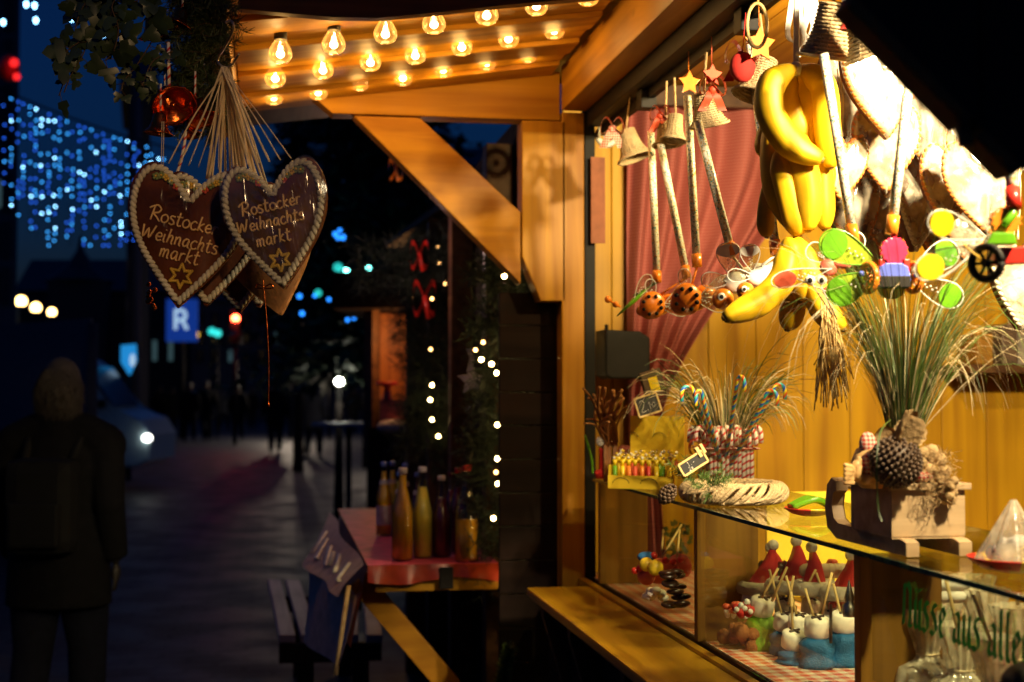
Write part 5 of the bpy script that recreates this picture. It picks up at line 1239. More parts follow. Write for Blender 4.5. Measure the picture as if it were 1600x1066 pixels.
# right compartment: bags
def bag(lab, c, d, R, H, inner, stk=()):
    o = W(c[0], c[1], d); t = thing('sweets_bag', lab, 'bag', V((o.x, o.y, ZF)), 'clear film bags of sweets'); rs = random.Random(int(c[0] * 3 + c[1]))
    def f(u, v):
        a = u * 2 * PI; z = v * H; e_ = .55 + .45 * math.sin(PI * min(1, v * 1.5)) if v < .55 else (.30 if v > .62 and v < .68 else .34 + .5 * abs(v - .65) * 2)
        rr_ = R * e_ * (1 + .10 * noise.noise(V((math.cos(a) * 2, math.sin(a) * 2, v * 5 + c[0]))) + .09 * math.sin(a * 13 + v * 5) * (.3 + v))
        return V((o.x + math.cos(a) * rr_, o.y + math.sin(a) * rr_, ZF + .002 + z))
    h = MB(); h.grid(f, 64, 22); part('film', h, M['bagfilm'], t)
    h = MB()
    for k in range(16): a = rs.uniform(0, 6.3); r_ = R * .62 * math.sqrt(rs.random()); h.sph(V((o.x + math.cos(a) * r_, o.y + math.sin(a) * r_, ZF + R * .24 + rs.uniform(0, H * .36))), R * rs.uniform(.18, .26), n=10)
    part('sweets', h, M[inner], t)
    h = MB(); h.tube([V((o.x + math.cos(a) * R * .33, o.y + math.sin(a) * R * .33, ZF + H * .65)) for a in [2 * PI * k / 12 for k in range(13)]], .002, n=5, cap=False); part('tie', h, M['ribbon'], t)
    for s_ in stk:
        h = MB(); h.tube([W(c[0], c[1] - 30, d), W(s_[0], s_[1], d)], .003, n=7); part('stick', h, M['straw'], t)
bag('crinkled clear bag nearest the brown board below the green lettering', (1448, 1050), 2.26, .058, .20, 'marsh')
bag('clear bag with striped dark and cream sweets in the middle of the case', (1500, 1030), 2.16, .052, .19, 'choc', ((1478, 905),))
bag('clear bag of dark red berries at the right, under the last words', (1555, 1050), 2.05, .056, .19, 'red', ((1520, 930),))
bag('clear bag of white sweets behind the berry bag', (1540, 985), 2.34, .055, .22, 'marsh', ((1552, 900), (1516, 925)))
bag('clear bag of white sweets standing behind the striped sweets', (1475, 975), 2.46, .055, .21, 'marsh', ((1505, 905),))
bag('tall clear bag of pale sweets at the right picture edge', (1590, 975), 2.15, .055, .22, 'marsh', ((1590, 930),))
bag('small clear bag of white sweets farthest left against the board', (1418, 1010), 2.42, .045, .15, 'marsh')
bag('clear bag of cream sweets in the far middle row of the case', (1520, 945), 2.5, .055, .22, 'icingw')
bag('clear bag of pink sweets between the striped sweets and the berries', (1522, 1010), 2.2, .05, .18, 'pig')
h = MB(); o = W(1475, 925, 2.32)
for k in range(4): h.sph(W(1470 + 22 * (k % 2), 912 + 18 * (k // 2), 2.35), (.028, .022, .014), n=14)
single('white_nougat', h, M['marsh'], 'two stacked pairs of large white nougat lumps under the glass shelf', 'sweet')
h = MB(); h.sph(W(1612, 1068, 1.72), (.036, .036, .026), n=24); single('dark_bowl', h, M['blackp'], 'dark round lid at the lower right corner of the case', 'lid')
# black loudspeaker arm against the curtain

t = thing('loudspeaker', 'black wall loudspeaker box mounted beside the curtain', 'loudspeaker', WY(980, 555, 4.2))
a0, a1 = WY(945, 515, 4.2), WY(1015, 592, 4.2)
h = MB(); h.prism([(a0.x, a1.z + .01), (a0.x + .02, a1.z), (a1.x - .02, a1.z), (a1.x, a1.z + .012), (a1.x, a0.z - .025), (a1.x - .03, a0.z - .005), (a0.x, a0.z)], (0, 4.33, 0), (1, 0, 0), (0, 0, 1), .14, bev=.006); part('cabinet', h, M['blackp'], t)
h = MB(); h.tube([(a0.x + .005, 4.2, a0.z + .015), (a0.x + .005, 4.2, a1.z + .02)], .006, n=8); part('bracket', h, M['black'], t)
h = MB(); p = WY(948, 212, 4.14); h.tube([p + V((.028 * math.cos(a), 0, .028 * math.sin(a))) for a in [2 * PI * k / 20 for k in range(21)]], .009, n=8, cap=False); h.sph(p, (.012, .006, .012), n=10); single('tape_roll', h, M['white'], 'white round clock like disc fixed high beside the corner post', 'disc')
h = MB(); a, b_ = WY(924, 245, 4.08), WY(940, 380, 4.08); h.box((a.x, 4.083, b_.z), (b_.x + .012, 4.09, a.z)); single('notice', h, M['noticep'], 'narrow faded brown notice pinned beside the black frame channel', 'notice')
# dim shelf on the far right
t = thing('rear_shelf', 'dim shelf with pale packets on the back wall at the right', 'shelf', (2.35, 3.9, 1.6))
h = MB(); a = WY(1500, 600, 4.36); h.box((a.x - .05, 4.2, 1.56), (2.55, 4.41, 1.585)); part('board', h, M['darkwood'], t)
for k in range(5):
    x = a.x - .0 + .085 * k; h = MB(); h.box((x, 4.24, 1.586), (x + .055, 4.36, 1.586 + .10 + .03 * (k % 3)), bev=.006); part('packet', h, M[['walnut', 'cone', 'fur', 'choc', 'walnut'][k]], t)
# ================================================================== LAMPS OF THE STALL
random.seed(91)
M['lampglass'] = emit('lit_lamp_face', (1, .86, .62), 14)
def lamp(lab, loc, tgt, power, size, spot=PI * .8, blend=.5, c=(1, .78, .45)):
    t = thing('stall_lamp', lab, 'lamp', loc, 'lamps inside the stall'); d = (V(tgt) - V(loc)).normalized(); q = d.to_track_quat('-Z', 'Y')
    h = MB(); Mx = q.to_matrix().to_4x4(); h.lathe([(size * .6, .1), (size * .7, .05), (size * 1.15, -.0), (size * 1.1, .0), (size * .6, .05)], Mx, n=20, cap=False); part('reflector', h, M['black'], t, False)
    h = MB(); h.lathe([(.001, .012), (size * .7, .012)], Mx, n=20, cap=True); part('lamp_face', h, M['lampglass'], t, False)
    l = bpy.data.lights.new('lamp_light', 'SPOT'); l.energy = power; l.color = c; l.spot_size = spot; l.spot_blend = blend; l.shadow_soft_size = size * .6
    o = bpy.data.objects.new('lamp_light', l); col.objects.link(o); o.parent = t; o.rotation_euler = q.to_euler(); o.location = d * .02
lamp('spotlight near the counter end, out of frame to the right, aimed at the hanging sweets', (1.38, 1.45, 2.36), (1.28, 2.7, 1.98), 330, .09, PI * .52, .8)
lamp('spotlight hidden behind the dark panel, lighting the curtain and side wall', (1.50, 2.88, 2.27), (1.05, 3.9, 1.45), 62, .04, PI * .85, c=(1, .74, .30))
lamp('spotlight hung over the display case behind the dark panel', (1.20, 1.35, 2.30), (1.0, 2.45, 1.15), 150, .06, PI * .5, .8)
lamp('spotlight above the near counter end, shining on the gingerbread hearts', (.42, .35, 2.40), (-.36, 2.55, 1.80), 62, .02, PI * .16, .9, (1, .62, .28))

# ================================================================== NEIGHBOURING STALL
nb = thing('neighbouring_stall', 'dark neighbouring market stall with a drinks counter, in the gap behind the corner post', 'market stall', (1.5, 6.5, 0), 'market stalls along the street')
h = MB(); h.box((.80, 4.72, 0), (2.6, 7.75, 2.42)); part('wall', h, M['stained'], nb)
h = MB(); h.hexa([V((.80, 4.72, 2.30)), V((2.8, 4.6, 2.38)), V((.6, 7.9, 2.30)), V((2.8, 7.9, 2.38)), V((.80, 4.72, 2.33)), V((2.8, 4.6, 2.41)), V((.6, 7.9, 2.33)), V((2.8, 7.9, 2.41))]); part('roof', h, M['black'], nb)
for yy in (4.78, 5.75, 6.6, 7.68):
    h = MB(); h.box((.70, yy - .05, 0), (.79, yy + .05, 2.34), bev=.004); part('post', h, M['darkwood'], nb)
h = MB(); h.box((.30, 4.56, .915), (.76, 6.75, .945), bev=.004); h.box((.32, 4.575, .86), (.78, 4.61, .913), bev=.003); part('counter_board', h, M['wood'], nb)
h = MB(); A, B = WY(560, 905, 4.72), WY(705, 1075, 4.72); h.bar(A, B, .075, .05, bev=.004, hint=V((0, 1, 0))); part('counter_brace', h, M['woodbr'], nb)
M['pinkcloth'] = mat('pink_oilcloth', (.7, .1, .2), .5, var=.35, ns=14, bump=.6, bs=14, Specular_IOR_Level=.25)
M['redcloth'] = mat('red_oilcloth', (.3, .035, .012), .3, bump=.8, bs=12, Coat_Weight=.4)
M['greycloth'] = mat('grey_cloth', (.62, .48, .40), .8)
t = thing('oilcloth', 'shiny pink oilcloth draped over the drinks counter with its front edge hanging red', 'tablecloth', (.5, 5.6, .945))
h = MB(); h.grid(lambda u, v: V((.293 + .42 * u, 4.55 + 2.22 * v, .9485 + .001 * math.sin(u * 20) * math.sin(v * 31))), 20, 40); part('cloth_top', h, M['pinkcloth'], t)
h = MB(); h.grid(lambda u, v: V((.293 + .42 * u, 4.549 - .008 * v - .006 * math.sin(u * 26) * v, .9485 - .052 * v - .01 * math.sin(u * 7) * v)), 40, 6); h.box((.52, 4.53, .87), (.565, 4.545, .94), mi=1, bev=.003)
part('cloth_front', h, [M['redcloth'], M['black']], t)
h = MB(); h.grid(lambda u, v: V((.291 - .05 * v - .012 * math.sin(u * 14) * v, 4.56 + 1.9 * u, .9485 - (.26 - .08 * u) * v)), 40, 8); part('cloth_side', h, M['redcloth'], t)
t = thing('banner', 'grey and red cloth banner with white strokes hanging askew from the counter corner', 'banner', WZ(540, 900, .8))
q4 = [W(526, 800, 5.9), W(580, 882, 4.52), W(546, 932, 4.46), W(484, 880, 5.3)]
h = MB(); h.grid(lambda u, v: q4[0].lerp(q4[1], u).lerp(q4[3].lerp(q4[2], u), v) + V((-.03 + .012 * math.sin(u * 9 + v * 3), -.01, 0)), 24, 10); part('printed_cloth', h, M['greycloth'], t)
h = MB()

for k in range(5):
    u_ = .12 + .17 * k; h = MB()
    def bp_(u, v): return q4[0].lerp(q4[1], u).lerp(q4[3].lerp(q4[2], u), v) + V((-.036 + .012 * math.sin(u * 9 + v * 3), -.016, 0))
    h.tube([bp_(u_, .3), bp_(u_ + .03, .7), bp_(u_ + .09, .65), bp_(u_ + .08, .35)][:2 + k % 3], .009, n=5, flat=.3); part('white_stroke', h, M['white'], t)
h = MB(); a, b_, c_, e_ = W(482, 878, 5.3), W(548, 934, 4.46), W(530, 1058, 4.42), W(468, 985, 5.2)
h.grid(lambda u, v: a.lerp(b_, u).lerp(e_.lerp(c_, u), v) + V((.02 * math.sin(u * 8 + v * 2), 0, 0)), 24, 12); part('hanging_tail', h, M['greycloth'], t)
h = MB(); h.tube([W(545, 915, 4.49), W(524, 1055, 4.44)], .008, n=6); part('batten', h, M['palewood'], t)
point('counter_fill_light', V((.45, 5.7, 2.05)) - nb.location, 4, (1, .6, .5), .05, nb)  # unseen fill light added to brighten the bottles and cloth
# bottles
def bottle(lab, c, d, R, H, liquid, fill=.7, cap='redp', label_=False):
    o = W(c[0], c[1], d); o.z = .951; t = thing('juice_bottle', lab, 'bottle', o, 'bottles on the drinks counter')
    h = MB(); h.lathe([(R * .92, 0), (R, R * .15), (R, H * .52), (R * .8, H * .62), (R * .4, H * .82), (R * .34, H * .97)], n=20, cap=False); h.lathe([(R * .001, .001), (R * .92, 0)], n=20, cap=False); part('glass', h, M['bottleglass'], t, False)
    h = MB(); f_ = H * fill; pr = [(R * .88, .003), (R * .94, R * .15), (R * .94, min(f_, H * .52))]
    if f_ > H * .62: pr += [(R * .75, H * .62)]
    if f_ > H * .8: pr += [(R * .37, H * .81), (R * .3, f_)]
    elif f_ > H * .62: pr += [(R * (.75 - .35 * (f_ - H * .62) / (H * .2)), f_)]
    h.lathe(pr, n=18); part('juice', h, M[liquid], t, False)
    h = MB(); h.lathe([(R * .42, H * .97), (R * .42, H * 1.03), (R * .3, H * 1.035)], n=14); part('cap', h, M[cap], t, False)
    if label_: h = MB(); h.lathe([(R * 1.01, H * .15), (R * 1.01, H * .42)], n=20, cap=False); h.lathe([(R * .62, H * .72), (R * .5, H * .78)], n=20, cap=False); part('paper_label', h, M['palelabel'], t, False)
M['bottleglass'] = film('bottle_glass', tint=(.95, .95, .9), refl=.04, rough=.02, bump=0)
def juice(n_, c): M[n_] = mat(n_, c, .2, var=.08, Transmission_Weight=.0, Coat_Weight=.3)
juice('orange_juice', (.9, .5, .01)); juice('yellow_juice', (.9, .75, .08)); juice('dark_juice', (.10, .008, .02)); juice('amber_juice', (.72, .38, .02))
M['palelabel'] = mat('pale_bottle_label', (.55, .5, .6), .6, var=.3, ns=60); M['bluecap'] = mat('blue_bottle_cap', (.1, .2, .75), .4)
for a in (('large bottle of orange juice at the front left of the group', (629, 855), 4.66, .036, .29, 'orange_juice', .95, 'palelabel'),
          ('large bottle of pale yellow juice directly right of the orange juice', (660, 852), 4.72, .034, .29, 'yellow_juice', .8, 'palelabel'),
          ('bottle of dark red juice in the middle of the front row', (690, 850), 4.74, .033, .26, 'dark_juice', .75, 'palelabel'),
          ('half empty bottle of amber juice at the right of the group', (729, 852), 4.62, .038, .30, 'amber_juice', .45, 'redp'),
          ('tall dark juice bottle behind the half empty amber one', (716, 840), 4.86, .03, .28, 'dark_juice', .8, 'redp'),
          ('dark bottle between the red juice and the amber one', (705, 842), 4.95, .028, .26, 'dark_juice', .8, 'dark_juice')):
    bottle(*a)
for a in (('slim yellow bottle with blue cap and two pale labels, farthest left', (600, 800), 5.45, .030, .27, 'orange_juice', .9, 'bluecap', True),
          ('slim greenish bottle with blue cap, second from the left', (613, 801), 5.5, .028, .27, 'yellow_juice', .9, 'bluecap', True),
          ('slim bottle with blue cap behind the orange juice', (633, 802), 5.35, .028, .27, 'dark_juice', .9, 'bluecap', True),
          ('short bottle with blue cap peeping over the orange juice', (624, 805), 5.15, .026, .25, 'yellow_juice', .9, 'bluecap', True),
          ('short bottle with blue cap peeping over the pale yellow juice', (652, 806), 5.1, .026, .25, 'dark_juice', .9, 'bluecap', True)):
    bottle(*a)
# garlands with fairy lights
M['fairy'] = emit('fairy_light', (1, .66, .22), 60); M['fairyd'] = emit('dim_fairy_light', (1, .5, .15), 14)
def gar(lab, pts, d, R, n, lights, ornaments=()):
    o = W(pts[0][0], pts[0][1], d); t = thing('fairy_light_garland', lab, 'garland', o, 'lit garlands on the neighbouring stall'); h = MB(); P = [W(p[0], p[1], d) for p in pts]
    for k in range(n):
        i = random.randrange(len(P) - 1); p = P[i].lerp(P[i + 1], random.random()); an = rnd(0, 2 * PI); dd = (rgt * math.cos(an) + V((0, 0, 1)) * math.sin(an) + fwd * rnd(-1, 0)).normalized()
        needles(h, [p + dd * R * .2, p + dd * R * .6, p + dd * R], 26, R * .5, .003, .8)
    part('needles', h, M['needled'], t)
    for px, py, b_ in lights:
        h = MB(); h.sph(W(px, py, d - R * 1.05), .0075 if b_ else .0065, n=8); part('fairy_light', h, M['fairy' if b_ else 'fairyd'], t)
gar('lit spruce garland wound down the near post behind the drinks bottles', [(775, 395), (782, 470), (778, 560), (788, 640), (770, 720), (778, 800), (780, 905)], 4.66, .12, 250,
    [(788, 432, 1), (791, 471, 1), (790, 530, 1), (752, 562, 1), (755, 535, 0), (768, 569, 1), (776, 583, 1), (789, 584, 1), (800, 596, 1), (785, 649, 1), (777, 664, 1), (792, 661, 0), (777, 717, 1), (775, 738, 0), (778, 756, 1), (771, 810, 1), (795, 833, 1), (791, 855, 0), (787, 906, 1), (743, 547, 0)])
gar('lit spruce garland on the farther post left of the star', [(668, 380), (660, 470), (672, 560), (664, 640), (668, 720)], 6.5, .16, 190,
    [(675, 602, 1), (672, 625, 1), (675, 656, 1), (685, 682, 1), (673, 546, 0), (695, 443, 0), (675, 467, 0), (684, 386, 0), (686, 411, 0)])
gar('dark spruce garland along the roof edge of the neighbouring stall', [(560, 415), (640, 420), (700, 400), (770, 430)], 6.2, .14, 90, [(744, 507, 0)])
for lab, c, s_, m_ in (('orange red bow high on the farther garland', (663, 462), .05, 'redp'), ('dark red ribbon above the farther garland', (655, 395), .04, 'redp'), ('orange lantern like bow in the dark over the brace', (618, 262), .03, 'orange')):
    p = W(c[0], c[1], 6.1); h = MB()
    for sg_ in (-1, 1): h.grid(lambda a, e_, sg_=sg_: p + rgt * (sg_ * s_ * math.sin(PI * a)) + V((0, 0, s_ * 1.4 * math.sin(2 * PI * a) - s_ * e_ * .5)) + fwd * (e_ * .02), 12, 3)
    h.tube([p, p - V((0, 0, s_ * 2)) + rgt * s_ * .4], s_ * .25, n=6); single('bow', h, M[m_], lab, 'bow')
h = MB(); c_ = (736, 592); pl = [((.055 if k % 2 == 0 else .024) * math.cos(PI / 2 + k * PI / 5), (.055 if k % 2 == 0 else .024) * math.sin(PI / 2 + k * PI / 5)) for k in range(10)]
h.prism(pl, W(738, 595, 4.9), rgt, V((0, 0, 1)), .01, bev=.002); h.ribbon([W(732, 545, 4.9), W(738, 560, 4.9), W(733, 580, 4.9), W(738, 592, 4.9)], .018, rgt)
M['silverblue'] = mat('silvery_foil', (.6, .55, .8), .3, .6); single('foil_star', h, M['silverblue'], 'silvery blue foil star on a curled ribbon between the two lit garlands', 'star')
# sprig at the very bottom
h = MB(); P = [W(782, 1085, 4.0), W(788, 1050, 4.0), W(797, 1015, 4.0)]; needles(h, P, 900, .03, .0022, .8); single('fir_sprig', h, M['grass'], 'green fir sprig poking up at the foot of the dark planks', 'sprig')

# far stall with orange lit front
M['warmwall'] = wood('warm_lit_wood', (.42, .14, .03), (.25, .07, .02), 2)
fs = thing('far_stall', 'farther market stall glowing orange inside, left of the lit garlands', 'market stall', W(620, 612, 9.5) * 1, 'market stalls along the street'); fs.location.z = 0
d = 9.6
def fb(x0, y0_, x1, y1_, dd, th=.06, mi=None):
    a, b_ = W(x0, y0_, dd), W(x1, y1_, dd); h = MB(); u = (b_ - a); u.z = 0; L = u.length; u.normalize(); h.prism([(0, b_.z - a.z), (L, b_.z - a.z), (L, 0), (0, 0)], V((a.x, a.y, a.z)), u, V((0, 0, 1)), -th if u.cross(V((0, 0, 1))).dot(fwd) < 0 else th); return h
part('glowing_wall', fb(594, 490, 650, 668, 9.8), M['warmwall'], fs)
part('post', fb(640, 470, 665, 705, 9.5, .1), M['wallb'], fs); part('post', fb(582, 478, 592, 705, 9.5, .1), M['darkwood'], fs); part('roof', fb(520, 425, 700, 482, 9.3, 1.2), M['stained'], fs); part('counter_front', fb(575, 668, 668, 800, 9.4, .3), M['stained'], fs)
point('stall_glow', W(622, 520, 9.3) - fs.location, 9, (1, .45, .14), .05, fs)
h = fb(594, 625, 642, 668, 9.25, .3); tb = single('red_display', h, M['pig'], 'red covered display box on the far stall counter', 'display box')
h = MB(); p = W(605, 628, 9.3); h.lathe([(.06, 0), (.03, .02), (.022, .07), (.022, .10), (.07, .11), (.07, .13)], Matrix.Translation(p), n=14); single('scale_pan', h, M['redp'], 'red stand with a pale round top on the red display box', 'stand')
h = MB(); p = W(617, 667, 9.2); h.sph(p, (.12, .06, .05), n=12); single('pale_bundle', h, M['fur'], 'pale lump of cloth at the foot of the red display box', 'cloth')

# bench, the lilac light on it put into the slat colour
bt = thing('bench', 'slatted bench with lilac lit slats beyond the hanging banner', 'bench', (.25, 7, 0))
M['slat'] = wood('lilac_lit_slats', (.46, .38, .42), (.3, .25, .3), 1)
for (a, b_, c_, e_) in (((418, 905), (438, 906), (462, 992), (436, 992)), ((446, 905), (468, 906), (497, 992), (470, 992)), ((540, 906), (560, 906), (560, 992), (536, 992)), ((565, 906), (590, 906), (598, 992), (572, 992))):
    q_ = [WZ(p[0], p[1], .46) for p in (a, b_, c_, e_)]
    h = MB(); h.hexa([q_[3] + V((0, 0, -.035)), q_[2] + V((0, 0, -.035)), q_[0] + V((0, 0, -.035)), q_[1] + V((0, 0, -.035)), q_[3], q_[2], q_[0], q_[1]], bev=.005); part('slat', h, M['slat'], bt)
a = WZ(436, 992, .46)
for yy in (a.y - .02, a.y + 1.4): h = MB(); h.box((a.x, yy, .34), (WZ(598, 992, .46).x, yy + .05, .42)); part('frame', h, M['black'], bt)
for x in (a.x + .08, WZ(590, 992, .46).x - .1):
    for yy in (a.y + .03, a.y + 1.4): h = MB(); h.box((x, yy, 0), (x + .07, yy + .07, .34)); part('leg', h, M['black'], bt)

# ================================================================== STREET BEYOND
M['dark'] = mat('dark_facade', (.035, .035, .045), .8); M['facade'] = mat('far_facade', (.10, .10, .12), .8); M['slate_roof'] = mat('slate_roof', (.03, .032, .04), .6)
M['winlit'] = emit('dim_lit_window', (.25, .5, .55), .12); M['windark'] = mat('dark_window_glass', (.02, .025, .035), .15)
def bld(lab, x0, x1, yt, d, dep, mat_, wins=None, roof=0, name='building'):
    a, b_ = W(x0, yt, d), W(x1, yt, d); o = V(((a.x + b_.x) / 2, (a.y + b_.y) / 2, 0)); t = thing(name, lab, 'building', o, 'dark buildings across the square')
    u = (b_ - a); u.z = 0; L = u.length; u.normalize(); n_ = V((0, 0, 1)).cross(u); n_ = n_ if n_.dot(fwd) > 0 else -n_
    if x1 < 800: n_ = V((b_.x, b_.y, 0)).normalized()
    def q_(s, w_, z): return V((a.x, a.y, 0)) + u * s + n_ * w_ + V((0, 0, z))
    h = MB(); h.hexa([q_(s, w_, z) for z in (0, a.z) for w_ in (0, dep) for s in (0, L)]); part('wall', h, M[mat_], t)
    if roof:
        h = MB(); h.hexa([q_(-.3, -.3, a.z + .005), q_(L + .3, -.3, a.z + .005), q_(-.3, dep + .3, a.z + .005), q_(L + .3, dep + .3, a.z + .005), q_(-.1, dep * .45, a.z + roof), q_(L + .1, dep * .45, a.z + roof), q_(-.1, dep * .55, a.z + roof), q_(L + .1, dep * .55, a.z + roof)]); part('roof', h, M['slate_roof'], t)
    if wins:
        nx, nz, lit = wins
        for i in range(nx):
            for j in range(nz):
                s = L * (i + .5) / nx; z = 3 + (a.z - 3.5) * (j + .5) / nz; ww, wh = L / nx * .22, (a.z - 3.5) / nz * .3
                h = MB(); h.hexa([q_(s + e_ * ww, w_, z + f_ * wh) for f_ in (-1, 1) for w_ in (-.03, .02) for e_ in (-1, 1)]); w1_ = part('window', h, M['winlit' if (i, j) in lit else 'windark'], t)
                h = MB()
                for e_ in (-1, 1): h.hexa([q_(s + e_ * ww + f * .08, w_, z + g_ * (wh + .08)) for g_ in (-1, 1) for w_ in (-.06, .01) for f in (-1, 1)])
                part('frame', h, M['dark'], w1_)
    return t
bld('tall dark facade at the left picture edge with faint lit windows', -160, 34, -200, 26, 12, 'facade', (3, 9, {(2, 2), (1, 4)}))
bld('broad dark building with a hipped roof under the evening sky, left of the hearts', 30, 330, 455, 90, 15, 'dark', (12, 2, {(5, 1), (8, 0), (9, 0), (3, 0)}), 2.6)
bld('long dark block behind the crowd in the middle distance', 300, 640, 470, 82, 15, 'facade', (14, 3, {(2, 0), (5, 1), (7, 0)}), 3)
bld('dark block rising behind the neighbouring stall', 600, 900, 262, 60, 15, 'dark', (8, 4, {(2, 2)}), 2)
bld('tall dark gabled house whose edge stands behind the lit icicle lights', 200, 236, 135, 48, 8, 'dark', (1, 6, {(0, 2)}), 2)
# spire
t = thing('church_tower', 'small dark pointed turret breaking the skyline left of the hearts', 'tower', W(125, 520, 88)); t.location.z = 0
h = MB(); o = W(125, 460, 88); o.z = 0; zt_ = W(125, 440, 88).z; h.box((o.x - 1.7, o.y - 1.7, 0), (o.x + 1.7, o.y + 1.7, zt_)); part('shaft', h, M['dark'], t)
h = MB(); h.lathe([(2.3, zt_), (.9, zt_ + .9), (.25, zt_ + 1.9), (.05, zt_ + 2.9)], Matrix.Translation((o.x, o.y, 0)), n=8, sm=False); part('spire', h, M['slate_roof'], t)
# dark hoarding on the left
h = MB(); a, b_ = W(-60, 512, 14), W(142, 512, 12.2); h.hexa([V((p.x, p.y + dy, z)) for z in (0, a.z) for dy in (0, .12) for p in (a, b_)][:8] if 0 else [V((a.x, a.y, 0)), V((b_.x, b_.y, 0)), V((a.x, a.y + .12, 0)), V((b_.x, b_.y + .12, 0)), V((a.x, a.y, a.z)), V((b_.x, b_.y, a.z)), V((a.x, a.y + .12, a.z)), V((b_.x, b_.y + .12, a.z))])
t = single('hoarding', h, M['facade'], 'tall dark hoarding behind the walker with the backpack', 'hoarding')
h = MB(); p = W(144, 512, 12.1); h.tube([V((p.x, p.y, 0)), V((p.x, p.y, p.z + .04))], .05, n=10); part('post', h, M['dark'], t, False).location = (0, 0, 0)
pp_ = [c for c in kids(t)][0]; pp_.data.transform(Matrix.Translation(-t.location))
# pole
h = MB(); p = W(214, 130, 34); h.tube([V((p.x, p.y, 0)), V((p.x, p.y, p.z))], [.16, .10], n=12); single('mast', h, M['facade'], 'tall dark mast left of the star heart', 'mast')
# blue icicle curtain
M['ledb'] = emit('blue_led', (.02, .14, 1), 3.2); M['ledw'] = emit('icy_white_led', (.25, .62, 1), 15); M['ledc'] = emit('cyan_led', (.04, .36, 1), 5.5)
ic = thing('icicle_lights', 'curtain of blue and icy white icicle lights slung across the street', 'light curtain', W(120, 180, 17))
def wy(x): return 142 + (x - 5) * .36 - 0.0004 * (x - 120) ** 2 + 4
h = MB(); h.tube([W(x, wy(x), 17) for x in range(-60, 300, 15)], .012, n=5); part('wire', h, M['black'], ic)
for s in range(27):
    x = 8 + s * 9.6 + rnd(-2, 2); hm = MB(); y0_ = wy(x) + 8; ln = 150 + 75 * abs(math.sin(s * 1.05)) + rnd(-20, 20); ln = min(ln, 385 - y0_) if x > 60 else min(ln, 200)
    d = 17 + rnd(-.2, .2); hm.tube([W(x, y0_ - 8, d), W(x + rnd(-2, 2), y0_ + ln, d)], .003, n=4, mi=0); y = y0_
    bright = random.random()
    while y < y0_ + ln:
        m_ = 1 + (1 if random.random() > .68 - .2 * bright else 0)
        if random.random() < .08 + .22 * (bright > .6): m_ = 3
        if random.random() < .6: hm.sph(W(x + rnd(-1.3, 1.3), y, d), .0105, mi=m_, n=6)
        y += rnd(6, 13)
    part('light_strand', hm, [M['black'], M['ledb'], M['ledc'], M['ledw']], ic)
for k, (px, py) in enumerate(((41, 7), (56, 32), (5, 35), (54, 9), (155, 2), (175, 23), (112, 29), (161, 53))):
    h = MB(); p = W(px, py, 16); h.sph(p, (.02, .02, .032), n=8); h.tube([p, p + V((0, 0, .6))], .003, n=4, mi=1); single('street_bulb', h, [M['ledw'], M['black']], 'icy white drop light %s' % ['highest, near the top left corner', 'slightly below the highest one beside the dark facade', 'against the dark facade at the left edge', 'close right of the highest one', 'just left of the spruce garland at the top edge', 'seen between the upper ivy leaves', 'left of the ivy, under the top edge', 'between ivy and garland'][k], 'light', 'drop lights over the street')
# red sign lamp
M['redlamp'] = emit('red_neon', (1, .02, .02), 1.6); M['redl2'] = emit('red_signal', (1, .06, .02), 60)
t = thing('red_lantern', 'soft red round lantern glowing on the dark facade at the left edge', 'lantern', W(16, 110, 20))
h = MB(); h.sph(W(14, 106, 20), (.16, .16, .2), n=14); part('shade', h, M['redp'], t); h = MB(); h.sph(W(22, 98, 19.8), .06, n=10); h.sph(W(26, 120, 19.8), .05, n=10); part('lamp', h, M['redlamp'], t); point('glow', W(20, 110, 19.5) - t.location, .4, (1, .05, .03), .05, t)
def streetlamp(lab, px, py, d, r_, m_, pole=True, grp='street lamps', pw=0):
    p = W(px, py, d); t = thing('street_lamp', lab, 'street lamp', V((p.x, p.y, 0)), grp)
    h = MB(); h.sph(p, r_, n=12); part('lamp_globe', h, m_, t)
    if pw: point('lamp_glow', V((0, 0, p.z - r_ - .15)), pw, (1, .8, .6), .1, t)
    if pole: h = MB(); h.tube([V((p.x, p.y, 0)), V((p.x, p.y, p.z - r_))], [.06, .035], n=8); h.lathe([(r_ * .5, -r_ * 1.2), (r_ * .8, -r_ * .85), (r_ * .5, -r_ * .7)], Matrix.Translation(p), n=10); part('pole', h, M['black'], t)
M['warmlamp'] = emit('warm_street_lamp', (1, .62, .2), 15); M['orangelamp'] = emit('orange_street_lamp', (1, .5, .1), 7); M['whitelamp'] = emit('white_street_lamp', (1, .95, .8), 95); M['dimlamp'] = emit('dim_orange_lamp', (1, .45, .2), 3)
streetlamp('warm street lamp, leftmost of the three in a row', 33, 471, 55, .20, M['warmlamp']); streetlamp('warm street lamp, middle of the three in a row', 56, 481, 60, .20, M['warmlamp']); streetlamp('warm street lamp, rightmost of the three in a row', 81, 488, 65, .18, M['warmlamp'], pw=0)
streetlamp('dazzling white lamp on a low post left of the drinks counter', 530, 597, 16, .045, M['whitelamp'], pw=5)
streetlamp('amber lamp, upper of the close pair beside the far stall', 571, 554, 28, .10, M['orangelamp'], pw=60); streetlamp('amber lamp, lower of the close pair beside the far stall', 580, 566, 29, .10, M['orangelamp'])
streetlamp('small amber lamp right of the dangling copper string', 454, 545, 45, .10, M['orangelamp'], pw=380); streetlamp('dim orange lamp between the amber ones', 515, 563, 45, .10, M['dimlamp'])
